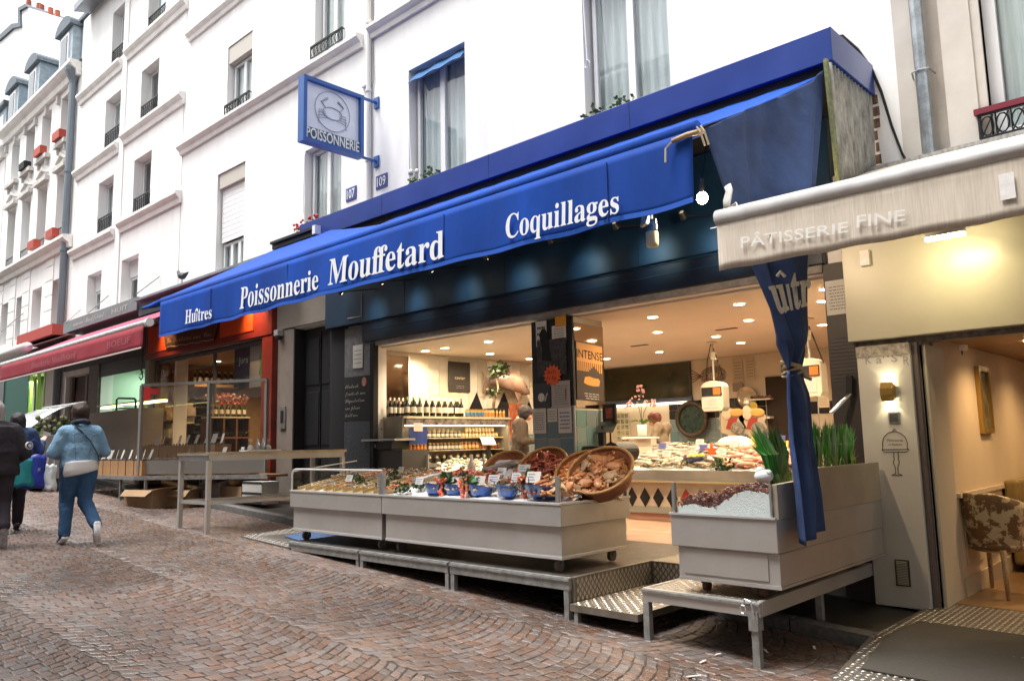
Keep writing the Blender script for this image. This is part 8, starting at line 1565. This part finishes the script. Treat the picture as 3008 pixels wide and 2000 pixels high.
# ================= PEOPLE =================
FT = bpy.data.textures.new('folds', 'CLOUDS'); FT.noise_scale = .085; FT.noise_depth = 1
def folds(o, s):
    m = o.modifiers.new('d', 'DISPLACE'); m.texture = FT; m.strength = s; m.mid_level = .5; m.texture_coords = 'LOCAL'; return o
SKIN = M('skin', (.52, .30, .22), .5, var=.1, scale=10)
def person(label, loc, rz, H, P, C, phead=None):
    """P: joints in metres for a 1.70 m person, facing +y, x to their right; C: clothing"""
    k = H / 1.70; t = thing('person', label, 'person', loc, None, rz); V = lambda p: Vector(p) * k
    J = dict(head=(0, .02, 1.58), neck=(0, -.01, 1.43), chest=(0, 0, 1.26), waist=(0, 0, 1.06), hip=(0, 0, .92), ls=(-.19, -.01, 1.38), rs=(.19, -.01, 1.38), le=(-.26, -.02, 1.10), re=(.26, -.02, 1.10), lh=(-.22, .18, .95), rh=(.22, .18, .95), lk=(-.10, .05, .49), rk=(.10, -.02, .49), la=(-.10, .02, .09), ra=(.11, -.16, .12), lt=(-.11, .15, .03), rt=(.11, -.03, .03)); J.update(P); J = {a: V(b) for a, b in J.items()}
    lhp, rhp = J['hip'] + V((-.09, 0, -.02)), J['hip'] + V((.09, 0, -.02)); w = C.get('w', 1.0)
    b = MB(); hd = J['head']; b.ell(hd, .074 * k, .092 * k, .112 * k, 14, 10); b.ell(hd + V((0, .035, -.055)), .05 * k, .055 * k, .05 * k); b.cap(J['neck'], hd + V((0, -.02, -.06)), .055 * k, .05 * k); b.ell(hd + V((0, .10, -.015)), .014 * k, .02 * k, .022 * k, 6, 5)
    for s in (-1, 1): b.ell(hd + V((s * .076, 0, -.01)), .012 * k, .02 * k, .032 * k, 6, 5)
    b.cap(J['chest'] + V((0, 0, .06)), J['neck'], .10 * k, .06 * k); b.cap(J['hip'], J['chest'], .12 * k, .13 * k)
    for s, sh, el, ha in ((-1, 'ls', 'le', 'lh'), (1, 'rs', 're', 'rh')):
        b.cap(J['chest'] + V((0, 0, .08)), J[sh], .08 * k, .055 * k); b.cap(J[sh], J[el], .05 * k, .04 * k); d = (J[ha] - J[el]).normalized(); b.cap(J[el], J[ha], .038 * k, .024 * k)
        side = d.cross(Vector((0, 0, 1))); side = side.normalized() if side.length > .1 else Vector((1, 0, 0)); pm2 = J[ha] + d * .05 * k
        b.obox(pm2, d * .042 * k, side * .034 * k, d.cross(side) * .014 * k)
        for f in range(4):
            L = (.07, .078, .073, .058)[f] * k; r0 = pm2 + d * .04 * k + side * ((f - 1.5) * .019 * k); m_ = r0 + d * L * .5 + V((0, 0, -.006)); b.cap(r0, m_, .0085 * k, .008 * k, 6); b.cap(m_, m_ + (d * .6 + Vector((0, 0, -.8))).normalized() * L * .5, .008 * k, .0065 * k, 6)
        b.cap(pm2 - d * .02 * k + side * s * -.03 * k, pm2 + d * .03 * k + side * s * -.055 * k, .010 * k, .008 * k, 6)
    for hp, kn, an, to in ((lhp, 'lk', 'la', 'lt'), (rhp, 'rk', 'ra', 'rt')):
        b.cap(J['hip'], hp, .11 * k, .09 * k); b.cap(hp, J[kn], .08 * k, .055 * k); b.cap(J[kn], J[an], .052 * k, .035 * k); b.cap(J[an], J[to], .035 * k, .028 * k)
    b.build('body', SKIN, t, smooth=True, local=True, remesh=.0095, sm_it=3)
    # trousers
    b = MB(); b.ell(J['hip'] + V((0, -.02, .0)), .165 * k * w, .135 * k * w, .15 * k, 16, 10)
    for s, hp, kn, an in ((-1, lhp, 'lk', 'la'), (1, rhp, 'rk', 'ra')):
        b.cap(hp + V((0, -.01, 0)), J[kn], .115 * k * w, .078 * k * w, 14); mid = J[kn].lerp(J[an], .35) + V((0, -.02, 0)); b.cap(J[kn], mid, .078 * k * w, .07 * k * w, 14); b.cap(mid, J[an] + (J[kn] - J[an]).normalized() * .03, .07 * k * w, .062 * k * w, 14)
    folds(b.build('trousers', C['trousers'], t, smooth=True, local=True, remesh=.012, sm_it=3), .014)
    # coat or jacket
    b = MB(); hem = (C.get('hem', .90) + .06) * k; c_ = J['chest']
    zc_ = c_.z + .02 * k; n = 9
    TP = []; TR = []
    for i in range(n):
        z = hem - .03 + (zc_ + .14 * k - hem) * i / (n - 1); f = i / (n - 1); pc2 = J['hip'].lerp(J['chest'], min(1, max(0, (z - J['hip'].z) / (J['chest'].z - J['hip'].z)))); TP.append((pc2.x, pc2.y, z)); TR.append((.178 + .012 * math.sin(f * 3.1) - .02 * f + .008 * math.sin(f * 17)) * k * w * C.get('jw', 1.0))
    b.tube(TP, TR, 24, True, .74)
    b.ell(J['neck'] + V((0, -.02, -.07)), .15 * k * w, .10 * k * w, .07 * k, 16, 8)
    for s, sh, el, ha in ((-1, 'ls', 'le', 'lh'), (1, 'rs', 're', 'rh')):
        b.cap(J['chest'] + V((0, -.01, .08)), J[sh] + V((-s * .02, 0, -.01)), .11 * k * w, .085 * k * w, 12); b.cap(J[sh] + V((0, 0, -.01)), J[el], .078 * k * w, .066 * k * w, 12); e2 = J[el].lerp(J[ha], .86); b.cap(J[el], e2, .066 * k * w, .048 * k, 12)
    folds(b.build(C.get('jname', 'jacket'), C['jacket'], t, smooth=True, local=True, remesh=.012, sm_it=3), .018)
    if 'shirt' in C:
        h_ = J['hip']; b = MB(); b.tube([h_ + V((0, 0, .06)), h_ + V((.005, -.01, -.04)), h_ + V((.015, -.01, -.085))], [.185 * k * w, .190 * k * w, .186 * k * w], 28, True, .88); b.build('shirt', C['shirt'], t, smooth=True, local=True, remesh=.014, sm_it=4)
    # shoes
    for an, to in (('la', 'lt'), ('ra', 'rt')):
        d = (J[to] - J[an]); d2 = d.normalized(); hl_ = J[an] - d2 * .03 * k; up = Vector((1, 0, 0)).cross(d2) * 1; up = up if up.z > -.02 else -up
        b = MB(); b.cap(J[an] + V((0, 0, -.01)), J[an].lerp(J[to], .3), .05 * k, .047 * k); b.cap(hl_, J[to] + d2 * .02 * k, .043 * k, .04 * k); s_ = b.build('shoe', C['shoe'], t, smooth=True, local=True, remesh=.010, sm_it=3)
        b = MB(); a_ = hl_ - up * .034 * k; e_ = J[to] + d2 * .03 * k - up * .028 * k; b.cap(a_ - Vector((.012, 0, 0)), e_ - Vector((.012, 0, 0)), .028 * k, .026 * k); b.cap(a_ + Vector((.012, 0, 0)), e_ + Vector((.012, 0, 0)), .028 * k, .026 * k); b.build('sole', C['sole'], s_, smooth=True, local=True)
    # hair
    b = MB(); h0 = hd
    b.ell(h0 + V((0, -.025, .02)), .103 * k, .118 * k, .120 * k, 16, 10)
    if C.get('hairlen', .05) > 0:
        for i in range(7): a = math.pi * (1.05 + .9 * i / 6); b.cap(h0 + V((.07 * math.cos(a), -.03 + .06 * math.sin(a), .0)), h0 + V((.08 * math.cos(a), -.035 + .065 * math.sin(a), -.04 - C['hairlen'])), .032 * k, .026 * k)
    folds(b.build('hair', C['hair'], t, smooth=True, local=True, remesh=.010, sm_it=2), .03)
    return t, J
DEN = M('light_denim', (.17, .31, .45), .9, var=.10, scale=9, bump=.5, bscale=30); JEAN = M('blue_jeans', (.026, .080, .18), .9, var=.2, scale=6, bump=.4, bscale=40); WT = M('white_cotton', (.60, .58, .58), .85); BRH = M('brown_hair', (.040, .020, .013), .7, var=.4, scale=30, stretch=(1, 1, .2), bump=.4)
BLK = M('black_coat', (.018, .014, .020), .85, var=.2, scale=8, bump=.3, bscale=20); NB2 = M('navy_jacket', (.03, .06, .15), .85, var=.2, scale=8, bump=.3); GREYH = M('grey_hair', (.34, .31, .29), .8, var=.3, scale=30, stretch=(1, 1, .2)); SOLE = M('white_sole', (.55, .55, .56), .6); SOLED = M('dark_sole', (.05, .045, .05), .7); DKT = M('dark_trousers', (.022, .017, .024), .9, var=.2)
w0 = (-10.73, -4.03); W, JW_ = person('woman in light denim jacket and jeans walking away up the street', (w0[0], w0[1], gz(w0[0])), R(84), 1.735, dict(head=(.0, .10, 1.56), neck=(0, .05, 1.41), chest=(.0, .03, 1.25), le=(-.285, .02, 1.09), re=(.285, .02, 1.09), lh=(-.18, .24, 1.04), rh=(.18, .24, 1.04), ls=(-.175, .02, 1.335), rs=(.175, .02, 1.335), lk=(-.10, .10, .50), la=(-.12, .02, .10), lt=(-.13, .16, .035), rk=(.08, .0, .50), ra=(.155, -.30, .22), rt=(.165, -.30, .06)), dict(jacket=DEN, trousers=JEAN, shirt=WT, shoe=JEAN, sole=SOLE, hair=BRH, hairlen=.05, hem=.85, w=1.08, jw=1.08))
b = MB(); k = 1.735 / 1.7; b.tube([Vector(q) * k for q in ((-.10, -.06, 1.43), (-.03, -.118, 1.36), (.08, -.150, 1.22), (.17, -.140, 1.06), (.20, -.09, .98))], .011, 6, flat=.5); b.build('bag_strap', BLACKM, W, local=True); b = MB(); b.tube([Vector(q) * k for q in ((-.08, .02, 1.45), (-.06, -.06, 1.46), (0, -.09, 1.465), (.06, -.06, 1.46), (.08, .02, 1.45))], .032, 8); b.build('scarf', M('dark_blue_scarf', (.02, .025, .05), .9), W, smooth=True, local=True)
sm_ = M('denim_seam', (.09, .17, .27), .9); b = MB()
b.tube([Vector(q) * k for q in ((-.17, -.115, 1.31), (-.08, -.150, 1.30), (0, -.158, 1.30), (.08, -.150, 1.30), (.17, -.115, 1.31))], .0035, 4); b.tube([Vector(q) * k for q in ((-.10, -.145, 1.30), (-.085, -.160, 1.15), (-.07, -.155, 1.0))], .003, 4); b.tube([Vector(q) * k for q in ((.10, -.145, 1.30), (.085, -.160, 1.15), (.07, -.155, 1.0))], .003, 4); b.build('seam', sm_, W, local=True)
m0 = (-11.15, -4.84); Mn, JM = person('grey haired person in black coat with round white sleeve badge at the left edge', (m0[0], m0[1], gz(m0[0])), R(80), 1.74, dict(lk=(-.09, .14, .52), la=(-.09, .10, .10), lt=(-.09, .25, .035), rk=(.10, .0, .47), ra=(.11, -.26, .22), rt=(.12, -.28, .05), re=(.30, -.04, 1.07), rh=(.20, .14, .96), head=(-.02, .06, 1.56), ls=(-.18, 0, 1.34), rs=(.18, 0, 1.34)), dict(jacket=BLK, jname='coat', trousers=DKT, shoe=M('grey_trainer', (.22, .20, .20), .7, var=.5, scale=20), sole=SOLED, hair=GREYH, hairlen=.08, hem=.78, w=1.2, jw=1.2))
bd_ = Vector((.33, -.105, 1.20)); MB().obox(bd_, Vector((.045, -.045, 0)) * .6, (0, 0, .0), (0, 0, .0)) ; b = MB(); nrm = Vector((.55, -.83, 0)).normalized(); sx = Vector((.83, .55, 0)).normalized()
for rr_, mt_, off in ((.048, WT, 0), (.036, BLK, .004), (.022, WT, .008)):
    b = MB(); c0_ = Vector((.345, -.115, 1.185)) + nrm * off; ring = [c0_ + sx * rr_ * math.cos(a) + Vector((0, 0, rr_ * math.sin(a))) for a in [i * math.pi / 9 for i in range(18)]]; b.add(ring + [p - nrm * .02 for p in ring], [tuple(range(18))] + [(i, (i + 1) % 18, (i + 1) % 18 + 18, i + 18) for i in range(18)]); b.build('sleeve_badge', mt_, Mn, local=True)
n0 = (-12.25, -4.35); Nn, JN = person('person in navy jacket and glasses carrying shopping bags, behind the black coat', (n0[0], n0[1], gz(n0[0])), R(80), 1.60, dict(head=(.02, .06, 1.55), re=(.30, .0, 1.12), rh=(.36, .14, 1.26), rk=(.09, .1, .5), ra=(.09, .12, .1), rt=(.09, .26, .04), lk=(-.1, -.02, .47), la=(-.1, -.2, .14), lt=(-.1, -.12, .04)), dict(jacket=NB2, trousers=DKT, shoe=M('grey_trainer', (.22, .20, .20), .7), sole=SOLED, hair=M('dark_hair', (.03, .022, .025), .7, var=.3, scale=30), hairlen=.03, hem=.82, w=1.12, jw=1.1))
b = MB(); b.tube([JN['head'] + Vector((.08, -.0, .01)), JN['head'] + Vector((.085, .08, .01)), JN['head'] + Vector((.03, .10, .0)), JN['head'] + Vector((-.04, .10, 0))], .004, 4); b.build('glasses', BLACK, Nn, local=True)
def bag(nm, lb, c, w, h, mat, rz=0, word=None):
    t = thing(nm, lb, 'bag', c, None, rz); b = MB(); z = 0
    def f(u, v, s): return ((u - .5) * w * (.82 + .18 * (1 - v)) + .01 * math.sin(v * 9), s * (.02 + .06 * (1 - v) * math.sin(math.pi * u)) * 1.2, -h + v * h + .012 * math.sin(u * 12))
    for s in (-1, 1): b.grid(lambda u, v: f(u, v, s), 10, 8)
    b.build('bag_body', mat, t, smooth=True, local=True, solid=.003); b = MB(); b.tube([(-w * .25, 0, 0), (-w * .15, 0, .16), (0, 0, .2), (w * .15, 0, .16), (w * .25, 0, 0)], .008, 5); b.build('handle', mat, t, local=True)
    if word: lettering('lettering', word, [(-w * .38, -.085, -h * .45), (w * .12, -.095, -h * .45), (w * .12, -.095, -h * .33), (-w * .38, -.085, -h * .33)], LETW, t, push=.004, fn=lambda u, v: Vector(c) + Euler((0, 0, rz)).to_matrix() @ Vector((-w * .40 + u * w * .5, -.10, -h * .48 + v * h * .13)))
    return t
p = Vector(onpl(*z7(255, 615), (-11.9, -4.3), (-11.6, -3.3))); bag('shopping_bag', 'bright blue shopping bag with white print carried by the navy jacket', (p.x, p.y, p.z), .34, .44, M('bag_blue', (.015, .035, .36), .4, var=.2, bump=.4, bscale=9), R(75), 'petit')
p = Vector(onpl(*z7(160, 640), (-11.75, -4.6), (-11.5, -3.6))); bag('shopping_bag', 'teal shopping bag between the two walkers', (p.x, p.y, p.z), .30, .36, M('bag_teal', (.01, .26, .28), .5, var=.2, bump=.4, bscale=9), R(75))
p = Vector(onpl(*z7(390, 690), (-11.9, -4.3), (-11.6, -3.3))); bag('plastic_bag', 'thin white carrier bag hanging beside the denim woman', (p.x, p.y, p.z), .16, .34, M('bag_film', (.7, .72, .72), .3), R(75))
# shop assistants
HOOD = M('beige_hoodie', (.27, .21, .15), .9, var=.1); RH = M('auburn_hair', (.14, .03, .015), .6, var=.4, scale=30)
q = ay(*zB(1400, 1300), 3.75); person('shop assistant with short auburn hair, beige hoodie and white apron at the fish slab', (q[0], 3.75, FL), R(100), 1.66, dict(head=(.0, .16, 1.50), neck=(0, .10, 1.37), chest=(0, .06, 1.22), le=(-.24, .12, 1.08), re=(.24, .12, 1.08), lh=(-.16, .38, 1.02), rh=(.16, .38, 1.02), ra=(.1, .02, .1), rt=(.1, .15, .03), rk=(.1, .05, .5)), dict(jacket=HOOD, jname='hoodie', trousers=DKT, shirt=WT, shoe=WT, sole=SOLE, hair=RH, hairlen=.01, hem=.92))
q = ay(*zB(95, 1330), 1.9); person('fishmonger in brown jumper and dark apron, half hidden left of the pillar', (q[0] - .02, 1.9, FL), R(-40), 1.78, dict(head=(.06, .10, 1.52), ra=(.1, .02, .1), rt=(.1, .15, .03), rk=(.1, .05, .5), lh=(-.2, .25, 1.1), rh=(.2, .25, 1.1)), dict(jacket=M('brown_jumper', (.06, .042, .03), .9, var=.2), jname='jumper', trousers=DKT, shoe=BLK, sole=SOLED, hair=M('dark_hair', (.03, .022, .025), .7), hairlen=-.01, hem=.9))
# red flowers over the left end of the blue cassette
f = thing('flower_box', 'window box of small red flowers over the left end of the blue cassette', 'flower box', (-11.6, -.2, 5.1)); MB().box(-12.15, -10.9, -.35, -.1, 5.06, 5.22).build('box', M('dark_planter', (.06, .05, .04), .7), f)
b = MB(); leaves(b, (-11.5, -.28, 5.30), .55, .13, .11, 300, .05); b.build('foliage', M('fresh_leaf', (.07, .14, .04), .6, var=.4, scale=20, island=.3), f, kind='stuff'); b = MB()
for i in range(46): x = RU(-12.1, -10.9); b.ell((x, -.28 + RU(-.12, .12), 5.36 + RU(-.05, .16) * (1 - abs(x + 11.5) / 1.0)), .024, .02, .024, 7, 5)
b.build('blossom', M('red_petal', (.55, .008, .02), .6), f, smooth=True, kind='stuff')
for k, (x, lb, wh) in enumerate(((-8.75, 'small green plants with white blossoms on the sill of the second window', 1), (-5.3, 'small green plants on the sill of the right hand window', 0))):
    f = thing('flower_box', lb, 'flower box', (x, -.1, 5.3)); MB().box(x - .4, x + .45, -.2, .05, 5.25, 5.40).build('box', M('dark_planter', (.06, .05, .04), .7), f); b = MB()
    for j in range(7): leaves(b, (x - .35 + j * .12, -.1, 5.50 + .06 * math.sin(j * 2)), .05, .05, .12, 26, .06)
    b.build('foliage', M('fresh_leaf', (.07, .14, .04), .6), f, kind='stuff')
    if wh: b = MB(); b.ell((x - .28, -.12, 5.70), .05, .04, .05); b.ell((x - .14, -.12, 5.68), .04, .03, .045); b.build('blossom', WT, f, smooth=True)
